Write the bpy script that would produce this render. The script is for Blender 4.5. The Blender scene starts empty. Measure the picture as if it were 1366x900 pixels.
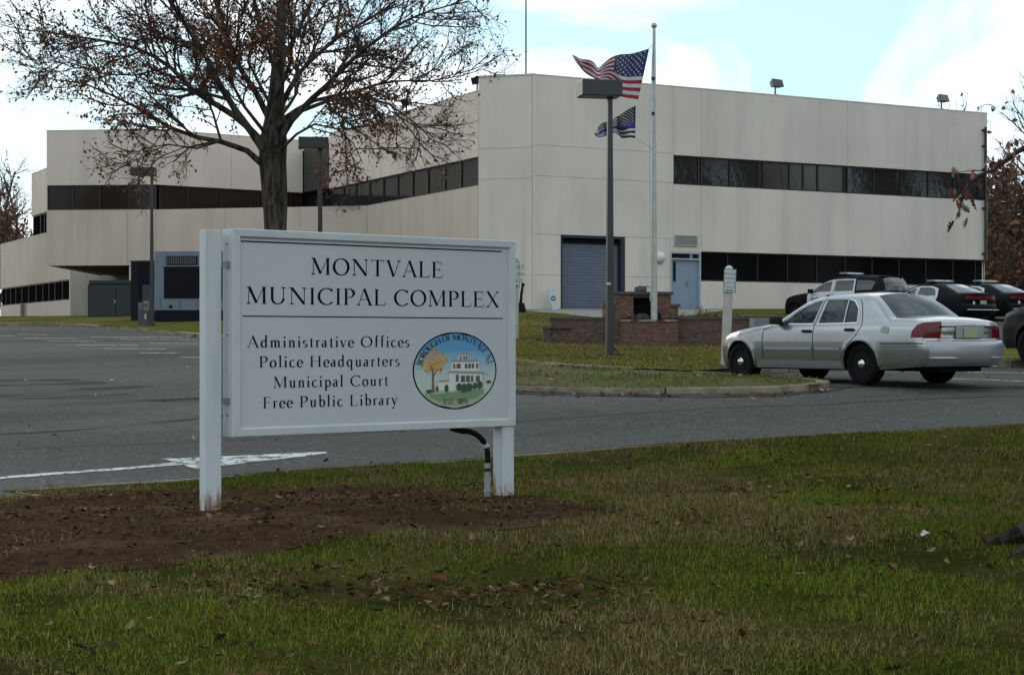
import bpy, bmesh, math, random
import numpy as np
from mathutils import Vector, Matrix, noise
from mathutils.geometry import delaunay_2d_cdt

R = math.radians
scene = bpy.context.scene
COL = scene.collection
rnd = random.Random(7)

# ------------------------------------------------------------------ camera, sky, sun, exposure
F, CX, CY, EYE = 2200.0, 683.0, 452.0, 1.6
cam_d = bpy.data.cameras.new("camera")
cam = bpy.data.objects.new("camera", cam_d); COL.objects.link(cam)
cam.location = (0, 0, EYE); cam.rotation_euler = (R(90), 0, 0)
cam_d.sensor_width = 36; cam_d.lens = 36 * F / 1366
cam_d.shift_y = 2 / 1366
cam_d.clip_end = 3000; cam_d.clip_start = .05
scene.camera = cam
scene.view_settings.view_transform = 'Standard'
scene.view_settings.look = 'None'
scene.view_settings.exposure = 0.82
scene.view_settings.gamma = 1.0

SUN_EL, SUN_AZ = R(20), R(-35)      # low sun behind thin cloud, left of and behind the building
world = bpy.data.worlds.new("World"); scene.world = world
world.use_nodes = True
wn, wl = world.node_tree.nodes, world.node_tree.links
wn.clear()
def WN(t, **k):
    n = wn.new(t)
    for a, b in k.items(): setattr(n, a, b)
    return n
sky = WN('ShaderNodeTexSky', sky_type='NISHITA', sun_disc=False)
sky.sun_elevation = SUN_EL; sky.sun_rotation = SUN_AZ
sky.air_density = 1.0; sky.dust_density = 0.6; sky.ozone_density = 1.5
wtc = WN('ShaderNodeTexCoord')
sep = WN('ShaderNodeSeparateXYZ'); wl.new(wtc.outputs['Generated'], sep.inputs[0])
zc = WN('ShaderNodeMath', operation='ADD'); wl.new(sep.outputs['Z'], zc.inputs[0]); zc.inputs[1].default_value = .12
dx = WN('ShaderNodeMath', operation='DIVIDE'); wl.new(sep.outputs['X'], dx.inputs[0]); wl.new(zc.outputs[0], dx.inputs[1])
dy = WN('ShaderNodeMath', operation='DIVIDE'); wl.new(sep.outputs['Y'], dy.inputs[0]); wl.new(zc.outputs[0], dy.inputs[1])
cmb = WN('ShaderNodeCombineXYZ'); wl.new(dx.outputs[0], cmb.inputs[0]); wl.new(dy.outputs[0], cmb.inputs[1])
wmp = WN('ShaderNodeMapping'); wl.new(cmb.outputs[0], wmp.inputs[0])
wmp.inputs['Location'].default_value = (1.3, 4.2, 0); wmp.inputs['Scale'].default_value = (1.0, .55, 1); wmp.inputs['Rotation'].default_value = (0, 0, R(-28))
cn = WN('ShaderNodeTexNoise'); wl.new(wmp.outputs[0], cn.inputs['Vector'])
cn.inputs['Scale'].default_value = 1.5; cn.inputs['Detail'].default_value = 8; cn.inputs['Roughness'].default_value = .55
cn.inputs['Distortion'].default_value = .5
cr = WN('ShaderNodeValToRGB'); wl.new(cn.outputs[0], cr.inputs[0])
cr.color_ramp.elements[0].position = .42; cr.color_ramp.elements[1].position = .66
bgs = WN('ShaderNodeMixRGB'); bgs.inputs[0].default_value = .8
skm = WN('ShaderNodeMixRGB', blend_type='MULTIPLY'); skm.inputs[0].default_value = 1
wl.new(sky.outputs[0], skm.inputs[1]); skm.inputs[2].default_value = (1.0, 1.12, 1.05, 1)
wl.new(skm.outputs[0], bgs.inputs[1]); bgs.inputs[2].default_value = (3.7, 5.2, 6.2, 1)
mixc = WN('ShaderNodeMixRGB'); wl.new(cr.outputs[0], mixc.inputs[0]); wl.new(bgs.outputs[0], mixc.inputs[1])
mixc.inputs[2].default_value = (9.6, 9.75, 9.9, 1)
bg = WN('ShaderNodeBackground'); wl.new(mixc.outputs[0], bg.inputs[0]); bg.inputs[1].default_value = .105
wo = WN('ShaderNodeOutputWorld'); wl.new(bg.outputs[0], wo.inputs[0])
sun_d = bpy.data.lights.new("sun", 'SUN'); sun_d.energy = 0.6; sun_d.angle = R(14); sun_d.color = (1, .93, .84)
sun = bpy.data.objects.new("sun", sun_d); COL.objects.link(sun)
sv = Vector((math.sin(SUN_AZ) * math.cos(SUN_EL), math.cos(SUN_AZ) * math.cos(SUN_EL), math.sin(SUN_EL)))
sun.rotation_euler = sv.to_track_quat('Z', 'Y').to_euler()
sun.location = (-30, 60, 60)

# ------------------------------------------------------------------ materials
def hexc(r, g, b): return (r, g, b, 1)
_m = {}
def mat(name, col=(.5, .5, .5), rough=.7, metal=0.0, spec=.5, noise_amt=0.0, nscale=8.0, bump=0.0, bscale=40.0,
        col2=None, emit=None, coat=0.0, alpha=1.0, stretch=(1, 1, 1), lo=.35, hi=.65, detail=6, obj_rand=0.0):
    if name in _m: return _m[name]
    m = bpy.data.materials.new(name); m.use_nodes = True
    nt = m.node_tree; N, L = nt.nodes, nt.links
    b = N['Principled BSDF']
    b.inputs['Base Color'].default_value = (*col, 1)
    b.inputs['Roughness'].default_value = rough
    b.inputs['Metallic'].default_value = metal
    b.inputs['Specular IOR Level'].default_value = spec
    b.inputs['Coat Weight'].default_value = coat
    b.inputs['Coat Roughness'].default_value = .05
    if emit: b.inputs['Emission Color'].default_value = (*emit[:3], 1); b.inputs['Emission Strength'].default_value = emit[3]
    tc = N.new('ShaderNodeTexCoord'); mp = N.new('ShaderNodeMapping'); L.new(tc.outputs['Object'], mp.inputs[0]); mp.inputs['Scale'].default_value = stretch
    last = None
    if col2 is not None or noise_amt:
        n = N.new('ShaderNodeTexNoise'); L.new(mp.outputs[0], n.inputs['Vector'])
        n.inputs['Scale'].default_value = nscale; n.inputs['Detail'].default_value = detail; n.inputs['Roughness'].default_value = .6
        r = N.new('ShaderNodeValToRGB'); L.new(n.outputs[0], r.inputs[0])
        r.color_ramp.elements[0].position = lo; r.color_ramp.elements[1].position = hi
        c2 = col2 if col2 is not None else tuple(max(0, c * (1 - noise_amt)) for c in col)
        r.color_ramp.elements[0].color = (*c2, 1); r.color_ramp.elements[1].color = (*col, 1)
        last = r.outputs[0]
        L.new(last, b.inputs['Base Color'])
    if obj_rand:
        oi = N.new('ShaderNodeObjectInfo'); mr = N.new('ShaderNodeMapRange'); L.new(oi.outputs['Random'], mr.inputs[0])
        mr.inputs[3].default_value = 1 - obj_rand; mr.inputs[4].default_value = 1 + obj_rand
        mm = N.new('ShaderNodeVectorMath'); mm.operation = 'SCALE'
        if last is not None: L.new(last, mm.inputs[0])
        else: mm.inputs[0].default_value = col
        L.new(mr.outputs[0], mm.inputs['Scale']); L.new(mm.outputs[0], b.inputs['Base Color'])
    if bump:
        n2 = N.new('ShaderNodeTexNoise'); L.new(mp.outputs[0], n2.inputs['Vector']); n2.inputs['Scale'].default_value = bscale; n2.inputs['Detail'].default_value = 5
        bp = N.new('ShaderNodeBump'); L.new(n2.outputs[0], bp.inputs['Height']); bp.inputs['Strength'].default_value = bump; bp.inputs['Distance'].default_value = .02
        L.new(bp.outputs[0], b.inputs['Normal'])
    _m[name] = m
    return m

def nodes_of(m): return m.node_tree.nodes, m.node_tree.links, m.node_tree.nodes['Principled BSDF']

def noise_mix(m, vec_sock, prev, col, scale, lo, hi, stretch=(1, 1, 1), fac=1.0, detail=6, loc=(0, 0, 0), blend='MIX'):
    """lay another noise-masked colour over `prev` (an output socket); returns the new socket"""
    N, L, b = nodes_of(m)
    mp = N.new('ShaderNodeMapping'); L.new(vec_sock, mp.inputs[0]); mp.inputs['Scale'].default_value = stretch; mp.inputs['Location'].default_value = loc
    n = N.new('ShaderNodeTexNoise'); L.new(mp.outputs[0], n.inputs['Vector']); n.inputs['Scale'].default_value = scale; n.inputs['Detail'].default_value = detail
    r = N.new('ShaderNodeMapRange'); L.new(n.outputs[0], r.inputs[0]); r.inputs[1].default_value = lo; r.inputs[2].default_value = hi; r.inputs[4].default_value = fac
    x = N.new('ShaderNodeMixRGB'); x.blend_type = blend; L.new(r.outputs[0], x.inputs[0]); L.new(prev, x.inputs[1]); x.inputs[2].default_value = (*col, 1)
    L.new(x.outputs[0], b.inputs['Base Color'])
    return x.outputs[0]

def base_sock(m, col):
    N, L, b = nodes_of(m)
    rgb = N.new('ShaderNodeRGB'); rgb.outputs[0].default_value = (*col, 1)
    L.new(rgb.outputs[0], b.inputs['Base Color'])
    tc = N.new('ShaderNodeTexCoord')
    return rgb.outputs[0], tc.outputs['Object']

# precast concrete of the building: faint blotches, vertical rain streaks, fine grain
def concrete(name, col):
    m = mat(name, col, .9, bump=.25, bscale=60, spec=.15)
    p, v = base_sock(m, col)
    dk = tuple(c * .74 for c in col)
    p = noise_mix(m, v, p, tuple(c * .86 for c in col), .35, .4, .65, fac=.7, loc=(3, 1, 2))
    p = noise_mix(m, v, p, dk, 1.1, .50, .70, stretch=(1, 1, .07), fac=.45)
    p = noise_mix(m, v, p, tuple(c * .62 for c in col), 2.2, .58, .76, stretch=(1, 1, .05), fac=.4, loc=(7, 2, 0))
    p = noise_mix(m, v, p, tuple(min(1, c * 1.12) for c in col), 14, .5, .75, fac=.35)
    return m
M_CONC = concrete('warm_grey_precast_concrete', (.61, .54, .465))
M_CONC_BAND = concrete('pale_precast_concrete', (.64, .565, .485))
M_CONC_L = concrete('warm_light_tint_precast_concrete', (.62, .51, .43))  # left walls: warm tint of the light put into the concrete colour
M_CONC_L2 = concrete('warm_light_tint_pale_concrete', (.52, .425, .35))  # left bands: same warm light tint in the colour, darker
M_JOINT = mat('concrete_joint', (.42, .38, .33), .9)
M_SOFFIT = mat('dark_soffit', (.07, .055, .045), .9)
M_FRAME = mat('dark_bronze_frame', (.018, .014, .012), .4, spec=.4)
def window_glass():
    m = mat('dark_window_glass', (.018, .018, .017), .035, spec=.55)
    N, L, b = nodes_of(m)
    tc = N.new('ShaderNodeTexCoord')
    n = N.new('ShaderNodeTexNoise'); L.new(tc.outputs['Object'], n.inputs['Vector']); n.inputs['Scale'].default_value = 3.2; n.inputs['Detail'].default_value = 4
    bp = N.new('ShaderNodeBump'); L.new(n.outputs[0], bp.inputs['Height']); bp.inputs['Strength'].default_value = .14; bp.inputs['Distance'].default_value = .03
    L.new(bp.outputs[0], b.inputs['Normal'])
    return m
M_GLASS = window_glass()
M_GLASS_BLIND = mat('glass_over_beige_blind', (.055, .05, .038), .12, spec=.4, noise_amt=.5, nscale=5, stretch=(1, 1, .3))
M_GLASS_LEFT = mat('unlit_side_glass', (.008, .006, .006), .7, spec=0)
M_GLASS_LOW = mat('near_black_window_glass', (.004, .004, .004), .12, spec=.05)
M_GLASS_BROWN = mat('brown_window_glass', (.022, .014, .011), .08, spec=.16)
M_WHITEP = mat('aged_white_paint', (.46, .47, .48), .45, noise_amt=.14, nscale=3, bump=.08, bscale=70)
M_GALV = mat('galvanised_steel', (.33, .34, .35), .45, metal=.6, noise_amt=.3, nscale=9)
M_BRONZE = mat('dark_bronze_pole_paint', (.024, .018, .016), .45, noise_amt=.3, nscale=5)
M_ALU = mat('pale_aluminium', (.42, .41, .38), .4, metal=.3, noise_amt=.2, nscale=4)
M_BLACK = mat('black_plastic', (.007, .007, .008), .8, spec=.12)
M_RUBBER = mat('tyre_rubber', (.007, .007, .007), .95, spec=.08, bump=.2, bscale=60)
M_KERB = mat('kerb_concrete', (.25, .205, .14), .9, noise_amt=.5, nscale=4, bump=.4, bscale=50)
M_STEEL_BLUE = mat('blue_grey_door_paint', (.17, .20, .25), .5, noise_amt=.1, nscale=3)

# ------------------------------------------------------------------ mesh helpers
class MB:
    def __init__(s): s.v = []; s.f = []; s.m = []
    def add(s, vs, fs, mi=0):
        o = len(s.v); s.v += [tuple(v) for v in vs]; s.f += [tuple(i + o for i in f) for f in fs]; s.m += [mi] * len(fs); return s
    def box(s, lo, hi, mi=0, M=None):
        x0, y0, z0 = lo; x1, y1, z1 = hi
        vs = [(x0, y0, z0), (x1, y0, z0), (x1, y1, z0), (x0, y1, z0), (x0, y0, z1), (x1, y0, z1), (x1, y1, z1), (x0, y1, z1)]
        if M is not None: vs = [tuple(M @ Vector(v)) for v in vs]
        return s.add(vs, [(0, 3, 2, 1), (4, 5, 6, 7), (0, 1, 5, 4), (1, 2, 6, 5), (2, 3, 7, 6), (3, 0, 4, 7)], mi)
    def cbox(s, c, d, mi=0, M=None):
        return s.box([c[i] - d[i] / 2 for i in range(3)], [c[i] + d[i] / 2 for i in range(3)], mi, M)
    def tube(s, pts, rads, n=8, mi=0, caps=True):
        pts = [Vector(p) for p in pts]
        if not hasattr(rads, '__len__'): rads = [rads] * len(pts)
        o = len(s.v); up = None
        for i, p in enumerate(pts):
            d = (pts[min(i + 1, len(pts) - 1)] - pts[max(i - 1, 0)])
            if d.length < 1e-9: d = Vector((0, 0, 1))
            d.normalize()
            if up is None: up = Vector((0, 0, 1)) if abs(d.z) < .9 else Vector((1, 0, 0))
            a = d.cross(up)
            if a.length < 1e-6: a = d.cross(Vector((1, 0, 0)))
            a.normalize(); b = a.cross(d).normalized(); up = b
            for k in range(n):
                t = 2 * math.pi * k / n
                q = p + (a * math.cos(t) + b * math.sin(t)) * rads[i]
                s.v.append((q.x, q.y, q.z))
        for i in range(len(pts) - 1):
            for k in range(n):
                k2 = (k + 1) % n
                s.f.append((o + i * n + k, o + i * n + k2, o + (i + 1) * n + k2, o + (i + 1) * n + k)); s.m.append(mi)
        if caps:
            s.f.append(tuple(o + k for k in range(n))); s.m.append(mi)
            e = o + (len(pts) - 1) * n
            s.f.append(tuple(e + n - 1 - k for k in range(n))); s.m.append(mi)
        return s
    def lathe(s, prof, c=(0, 0, 0), axis='Z', n=24, mi=0):
        """prof: (radius, height) along axis"""
        o = len(s.v)
        for r, h in prof:
            for k in range(n):
                t = 2 * math.pi * k / n; a, b = r * math.cos(t), r * math.sin(t)
                p = {'Z': (a, b, h), 'Y': (a, h, b), 'X': (h, a, b)}[axis]
                s.v.append((p[0] + c[0], p[1] + c[1], p[2] + c[2]))
        for i in range(len(prof) - 1):
            for k in range(n):
                k2 = (k + 1) % n
                s.f.append((o + i * n + k, o + i * n + k2, o + (i + 1) * n + k2, o + (i + 1) * n + k)); s.m.append(mi)
        s.f.append(tuple(o + k for k in range(n))); s.m.append(mi)
        e = o + (len(prof) - 1) * n
        s.f.append(tuple(e + k for k in range(n))); s.m.append(mi)
        return s
    def prism(s, poly, z0, z1, mi=0):
        n = len(poly); o = len(s.v)
        s.v += [(p[0], p[1], z0) for p in poly] + [(p[0], p[1], z1) for p in poly]
        s.f += [tuple(o + i for i in range(n))[::-1], tuple(o + n + i for i in range(n))] + [(o + i, o + (i + 1) % n, o + n + (i + 1) % n, o + n + i) for i in range(n)]
        s.m += [mi] * (n + 2)
        return s

ORG = {}
def obj(name, mb, mats, parent=None, smooth=False, kind=None, world=False, bevel=0, sharp=None, mesh=None):
    """link one mesh object; world=True: coordinates are world ones, the parent's thing origin is taken off"""
    if mesh is None:
        me = bpy.data.meshes.new(name)
        vs = mb.v
        if world and parent is not None:
            ox, oy, oz = ORG[parent.name]
            vs = [(a - ox, b - oy, c - oz) for a, b, c in vs]
        me.from_pydata(vs, [], mb.f)
        if not isinstance(mats, (list, tuple)): mats = [mats]
        for m in mats: me.materials.append(m)
        if len(mats) > 1: me.polygons.foreach_set('material_index', mb.m)
        if bevel or smooth:
            bm = bmesh.new(); bm.from_mesh(me)
            if bevel: bmesh.ops.bevel(bm, geom=[e for e in bm.edges if len(e.link_faces) == 2 and e.calc_face_angle(0) > .5], offset=bevel, segments=2, affect='EDGES', profile=.6)
            bm.normal_update(); bm.to_mesh(me); bm.free()
        if smooth:
            me.polygons.foreach_set('use_smooth', [True] * len(me.polygons))
            me.set_sharp_from_angle(angle=sharp or R(38))
        me.update()
    else: me = mesh
    o = bpy.data.objects.new(name, me); COL.objects.link(o)
    if parent is not None:
        o.parent = parent
        ORG[o.name] = ORG[parent.name]
    else: ORG[o.name] = (0, 0, 0)
    if kind: o['kind'] = kind
    return o

def tag(o, label, cat=None, group=None):
    o['label'] = label
    if cat: o['category'] = cat
    if group: o['group'] = group
    return o
def thing(name, label, cat, loc=(0, 0, 0), rotz=0.0, group=None):
    e = bpy.data.objects.new(name, None); COL.objects.link(e); e.empty_display_size = .2
    e.location = loc; e.rotation_euler = (0, 0, rotz); ORG[e.name] = tuple(loc)
    return tag(e, label, cat, group)
def copy_tree(o, parent=None):
    c = o.copy(); COL.objects.link(c)
    if parent is not None: c.parent = parent
    ORG[c.name] = ORG.get(o.name, (0, 0, 0))
    for ch in list(o.children): copy_tree(ch, c)
    return c

# ------------------------------------------------------------------ terrain height from sighted points
def W3(px, py, Y): return ((px - CX) / F * Y, Y, EYE - (py - CY) / F * Y)
LAWN = .12
ISL = .095
ctl = []
def cp(px, py, Y, off=0): x, y, z = W3(px, py, Y); ctl.append((x, y, z - off))
for x in (-14, -6, 0, 6, 14):
    ctl.append((x, 7.9, -.12)); ctl.append((x, 2, -.12)); ctl.append((x, -25, -.15))
ctl += [(-2.6, 15.2, -.15), (1.2, 16.5, -.15), (4.2, 12.4, -.10), (-9, 14, -.14), (9, 15, .0)]
cp(0, 655, 19, .1); cp(250, 640, 19.8, .1); cp(690, 607, 21.5, .1); cp(1100, 580, 21.8, .1); cp(1366, 565, 22, .1)
cp(690, 521, 26.9); cp(1110, 522, 25.3); ctl += [(5.69, 26.49, .865), (7.05, 27.35, .867), (4.15, 28.95, .865), (5.5, 29.8, .868)]
cp(130, 580, 23.5); cp(130, 520, 31); cp(130, 480, 42); cp(100, 433, 66); cp(265, 448, 56); cp(450, 463, 45); cp(690, 484, 33); cp(845, 495, 31)
cp(813, 476, 37, .12); cp(733, 457, 48, .12); cp(1000, 457, 50, .12); cp(745, 412, 64.2, .12); cp(910, 412, 67.4, .12); cp(1310, 414, 75, 0)
cp(1225, 426, 62); cp(94, 424, 89); cp(62, 425, 77); cp(1362, 490, 30); cp(1340, 486, 31.5); cp(202, 433, 62, .12)
ctl += [(-80, 120, 2.9), (0, 120, 2.9), (80, 120, 2.9), (-80, 60, 1.9), (80, 60, 2.2), (-60, 25, .2), (60, 25, .7), (-60, -30, -.2), (60, -30, 0),
        (-30, 40, .95), (30, 40, 1.4), (-24, 22, .05), (22, 22, .55), (-150, 200, 3), (150, 200, 3), (0, 200, 3)]
C = np.array(ctl)
def _U(r2): return .5 * r2 * np.log(np.maximum(r2, 1e-12))
_n = len(C)
_K = _U(((C[:, None, :2] - C[None, :, :2]) ** 2).sum(-1)) + np.eye(_n) * 3.0
_P = np.hstack([np.ones((_n, 1)), C[:, :2]])
_A = np.zeros((_n + 3, _n + 3)); _A[:_n, :_n] = _K; _A[:_n, _n:] = _P; _A[_n:, :_n] = _P.T
_w = np.linalg.solve(_A, np.concatenate([C[:, 2], np.zeros(3)]))
def H(x, y):
    x = np.atleast_1d(np.asarray(x, float)); y = np.atleast_1d(np.asarray(y, float))
    xc = np.clip(x, -150, 150); yc = np.clip(y, -30, 200)
    r2 = (xc[:, None] - C[None, :, 0]) ** 2 + (yc[:, None] - C[None, :, 1]) ** 2
    return _U(r2) @ _w[:_n] + _w[_n] + _w[_n + 1] * xc + _w[_n + 2] * yc
def h(x, y): return float(H(x, y)[0])
def G(px, py, off=0.0):
    """where the sight line through a photo pixel meets the ground"""
    Y = np.arange(6, 130, .1)
    g = EYE - (py - CY) / F * Y - H((px - CX) / F * Y, Y) - off
    i = np.argmax(g < 0)
    if g[i] >= 0: i = len(Y) - 1
    t = g[i - 1] / (g[i - 1] - g[i]) if i > 0 else 0
    y = Y[i - 1] + .1 * t
    return ((px - CX) / F * y, y)

# ------------------------------------------------------------------ ground regions (one shared triangulation, cut into sheets)
def inside(poly, x, y):
    r = np.zeros(len(x), bool); n = len(poly)
    for i in range(n):
        x0, y0 = poly[i]; x1, y1 = poly[(i + 1) % n]
        c = ((y0 > y) != (y1 > y))
        with np.errstate(divide='ignore', invalid='ignore'):
            xi = (x1 - x0) * (y - y0) / (y1 - y0 + 1e-15) + x0
        r ^= c & (x < xi)
    return r
def dens(pts, step, closed=False):
    """resample through points with a Catmull-Rom curve"""
    P = [np.array(p, float) for p in pts]; n = len(P); out = []
    rng = range(n if closed else n - 1)
    for i in rng:
        p0 = P[(i - 1) % n] if closed or i > 0 else 2 * P[0] - P[1]
        p1, p2 = P[i], P[(i + 1) % n]
        p3 = P[(i + 2) % n] if closed or i + 2 < n else 2 * P[-1] - P[-2]
        k = max(1, int(np.linalg.norm(p2 - p1) / step))
        for j in range(k):
            t = j / k
            out.append(tuple(.5 * ((2 * p1) + (-p0 + p2) * t + (2 * p0 - 5 * p1 + 4 * p2 - p3) * t * t + (-p0 + 3 * p1 - 3 * p2 + p3) * t ** 3)))
    if not closed: out.append(tuple(P[-1]))
    return out
near_edge = [(-60, 4), (-30, 12.5)] + [G(px, py, .12) for px, py in ((-250, 672), (0, 655), (115, 647), (265, 637), (450, 624), (690, 607), (900, 592), (1100, 580), (1366, 565), (1560, 554))] + [(14, 24.5), (30, 27), (60, 33)]
near_edge = dens(near_edge, .8)
near_poly = near_edge + [(60, -30), (-60, -30)]
far_kerb = [(-45, 78), (-30, 72)] + [G(px, py, .06) for px, py in ((0, 433), (100, 434), (265, 448), (450, 464), (690, 484), (845, 495))]
far_kerb = dens(far_kerb, .8)
isl_near = [G(px, py) for px, py in ((520, 508), (600, 516), (690, 521), (820, 525), (950, 525.5), (1040, 524), (1092, 520.5), (1109, 515))]
isl_far = [G(px, py, .1) for px, py in ((1106, 508), (1085, 504.5), (1020, 500), (950, 496.5), (925, 495.5))]
isl_near = dens(isl_near, .6); isl_far = dens(isl_far, .5)
nose = Vector((.882, .4706))
n0 = Vector((3.3, 30.3))
lawn_back = far_kerb + [isl_far[-1]] + [tuple(n0 + nose * 1.0), tuple(n0 + nose * 7.0), (10.5, 40), (9.3, 50), (10.8, 64), (12, 69.6), (1.0, 63.9), (-1.2, 64.6), (-6.5, 74.4), (-22, 77.1), (-25.5, 88.4), (-36, 107), (-60, 112), (-60, 84)]
island = isl_near + isl_far + [p for p in far_kerb if p[0] > -2.2][::-1] + [G(500, 497, .1)]
island_r = dens([G(px, py) for px, py in ((1275, 487), (1290, 492), (1340, 490), (1420, 487), (1600, 480), (1600, 462), (1420, 468), (1300, 474))], .6, True)
apron = [G(px, py, .12) for px, py in ((700, 414.5), (745, 418), (800, 424), (835, 426), (930, 420), (940, 417.5))] + [(9.0, 67.6), (1.2, 64)]
mound = [G(px, py, .12) for px, py in ((-120, 700), (0, 672), (60, 660), (150, 655), (300, 652), (450, 650), (600, 654), (700, 663), (790, 680), (850, 696), (770, 712), (650, 722), (500, 728), (350, 745), (200, 760), (60, 770), (-100, 790), (-260, 760))]
mound = dens(mound, .35, True)
mound = [(x + .22 * noise.noise(Vector((x * 2.2, y * 2.2, 3))) + .1 * noise.noise(Vector((x * 7, y * 7, 5))), y + .22 * noise.noise(Vector((x * 2.2, y * 2.2, 9))) + .15 * noise.noise(Vector((x * 7, y * 7, 1)))) for x, y in mound]
def grid(x0, x1, y0, y1, s):
    X, Y = np.meshgrid(np.arange(x0, x1 + 1e-6, s), np.arange(y0, y1 + 1e-6, s))
    j = np.random.RandomState(3).uniform(-.12 * s, .12 * s, (2,) + X.shape)
    return np.stack([(X + j[0]).ravel(), (Y + j[1]).ravel()], 1)
g1 = grid(-12, 14, 6, 34, .5)
g2 = grid(-40, 40, -20, 110, 2.0)
g2 = g2[~((g2[:, 0] > -12.5) & (g2[:, 0] < 14.5) & (g2[:, 1] > 5.5) & (g2[:, 1] < 34.5))]
g3 = grid(-160, 160, -60, 240, 12.0)
g3 = g3[~((abs(g3[:, 0]) < 42) & (g3[:, 1] > -22) & (g3[:, 1] < 112))]
g4 = np.array([(a, b) for a in (-1500, -700, 0, 700, 1500) for b in (-1500, -700, 900, 2200)], float)
g5 = grid(-7, 4, 9.5, 18, .2)
g1 = g1[~((g1[:, 0] > -7.2) & (g1[:, 0] < 4.2) & (g1[:, 1] > 9.3) & (g1[:, 1] < 18.2))]
pts = [tuple(p) for p in np.vstack([g1, g2, g3, g4, g5])]
edges = []
for poly in (near_poly, lawn_back, island, island_r, apron, mound):
    o = len(pts); pts += [tuple(map(float, p)) for p in poly]; n = len(poly)
    edges += [(o + i, o + (i + 1) % n) for i in range(n)]
V2, _, F2, *_ = delaunay_2d_cdt([Vector(p) for p in pts], edges, [], 0, 1e-4, False)
V2 = np.array([(v.x, v.y) for v in V2]); F2 = [tuple(f) for f in F2]
cen = np.array([V2[list(f)].mean(0) for f in F2])
reg = np.zeros(len(F2), int)
for k, poly in ((1, near_poly), (2, lawn_back), (6, island), (3, island_r), (4, apron), (5, mound)):
    reg[inside(poly, cen[:, 0], cen[:, 1])] = k
hz = H(V2[:, 0], V2[:, 1])
MO = np.array(mound)
def bump2(x, y, s, a, z=0): return a * noise.noise(Vector((x * s, y * s, z)))
def mound_lift(x, y):
    d = ((x + .2) / 5.2) ** 2 + ((y - 14.2) / 3.2) ** 2
    return .10 * max(0, 1 - d)
def lawn_z(x, y):
    return h(x, y) + LAWN + bump2(x, y, .9, .025) + bump2(x, y, 3.1, .008, 4)
def sheet(name, k, off, m, bumps=0.0, lift=None):
    idx = [i for i in range(len(F2)) if (reg[i] in k)]
    used = sorted({v for i in idx for v in F2[i]}); mp = {v: i for i, v in enumerate(used)}
    mb = MB(); vs = []
    for v in used:
        x, y = V2[v]; z = hz[v] + off
        if abs(x) < 60 and -20 < y < 110:
            if bumps: z += bumps * (bump2(x, y, .9, 1) + .33 * bump2(x, y, 3.1, 1, 4))
            if lift: z += lift(x, y)
        vs.append((x, y, z))
    fs = []
    for i in idx:
        f = [mp[v] for v in F2[i]]
        a, b, c = (vs[q] for q in f[:3])
        if (b[0] - a[0]) * (c[1] - a[1]) - (b[1] - a[1]) * (c[0] - a[0]) < 0: f.reverse()
        fs.append(f)
    mb.add(vs, fs)
    return obj(name, mb, m, smooth=True, kind='structure', sharp=R(80))

# asphalt: worn aggregate, dark oily patches, faint long stains
M_ASPH = mat('worn_asphalt', (.1, .1, .1), .95, bump=.9, bscale=45, spec=.06)
_p, _v = base_sock(M_ASPH, (.092, .088, .080))
_p = noise_mix(M_ASPH, _v, _p, (.062, .059, .053), .10, .42, .62, stretch=(.45, 1.6, 1), fac=.9, detail=4)
_p = noise_mix(M_ASPH, _v, _p, (.036, .031, .028), .22, .54, .70, stretch=(.35, 1.3, 1), fac=.85, loc=(5, 2, 0))
_p = noise_mix(M_ASPH, _v, _p, (.125, .118, .106), .7, .6, .8, stretch=(.4, 1, 1), fac=.4, loc=(1, 8, 0))
_p = noise_mix(M_ASPH, _v, _p, (.055, .052, .047), 5, .5, .72, fac=.6, detail=8)
_p = noise_mix(M_ASPH, _v, _p, (.18, .17, .155), 17, .56, .72, fac=.6, detail=6)
_p = noise_mix(M_ASPH, _v, _p, (.016, .015, .014), 26, .56, .72, fac=.7, detail=5, loc=(3, 3, 0))
# lawn soil and thatch under the blades
M_TURF = mat('thatch_and_turf', (.05, .06, .025), 1.0, bump=.8, bscale=30, spec=0)
_p, _v = base_sock(M_TURF, (.026, .028, .006))
_p = noise_mix(M_TURF, _v, _p, (.07, .052, .018), .6, .45, .7, fac=.8)
_p = noise_mix(M_TURF, _v, _p, (.045, .030, .018), 1.6, .55, .72, fac=.75, loc=(4, 4, 0))
_p = noise_mix(M_TURF, _v, _p, (.022, .026, .006), 5, .45, .7, fac=.6)
_p = noise_mix(M_TURF, _v, _p, (.10, .08, .035), 40, .6, .75, fac=.6, detail=2)
M_TURF_FAR = mat('mown_grass', (.06, .08, .025), 1.0, bump=1.0, bscale=25, spec=0)
_p, _v = base_sock(M_TURF_FAR, (.078, .075, .018))
_p = noise_mix(M_TURF_FAR, _v, _p, (.15, .125, .04), .5, .42, .68, stretch=(.5, 1, 1), fac=.8)
_p = noise_mix(M_TURF_FAR, _v, _p, (.05, .065, .012), 1.8, .5, .7, fac=.7, loc=(4, 4, 0))
_p = noise_mix(M_TURF_FAR, _v, _p, (.16, .14, .075), 26, .58, .75, fac=.5, detail=2)
M_TURF_DRY = mat('dry_worn_grass', (.09, .075, .04), 1.0, bump=1.0, bscale=25, spec=.1)
_p, _v = base_sock(M_TURF_DRY, (.075, .072, .020))
_p = noise_mix(M_TURF_DRY, _v, _p, (.065, .045, .028), 1.1, .45, .62, stretch=(.5, 1, 1), fac=.85)
_p = noise_mix(M_TURF_DRY, _v, _p, (.06, .075, .024), 1.6, .5, .68, fac=.8, loc=(4, 4, 0))
_p = noise_mix(M_TURF_DRY, _v, _p, (.2, .16, .09), 30, .6, .75, fac=.5, detail=2)
M_SOIL = mat('bark_mulch_and_soil', (.05, .03, .02), 1.0, bump=1.0, bscale=35, spec=0)
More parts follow.
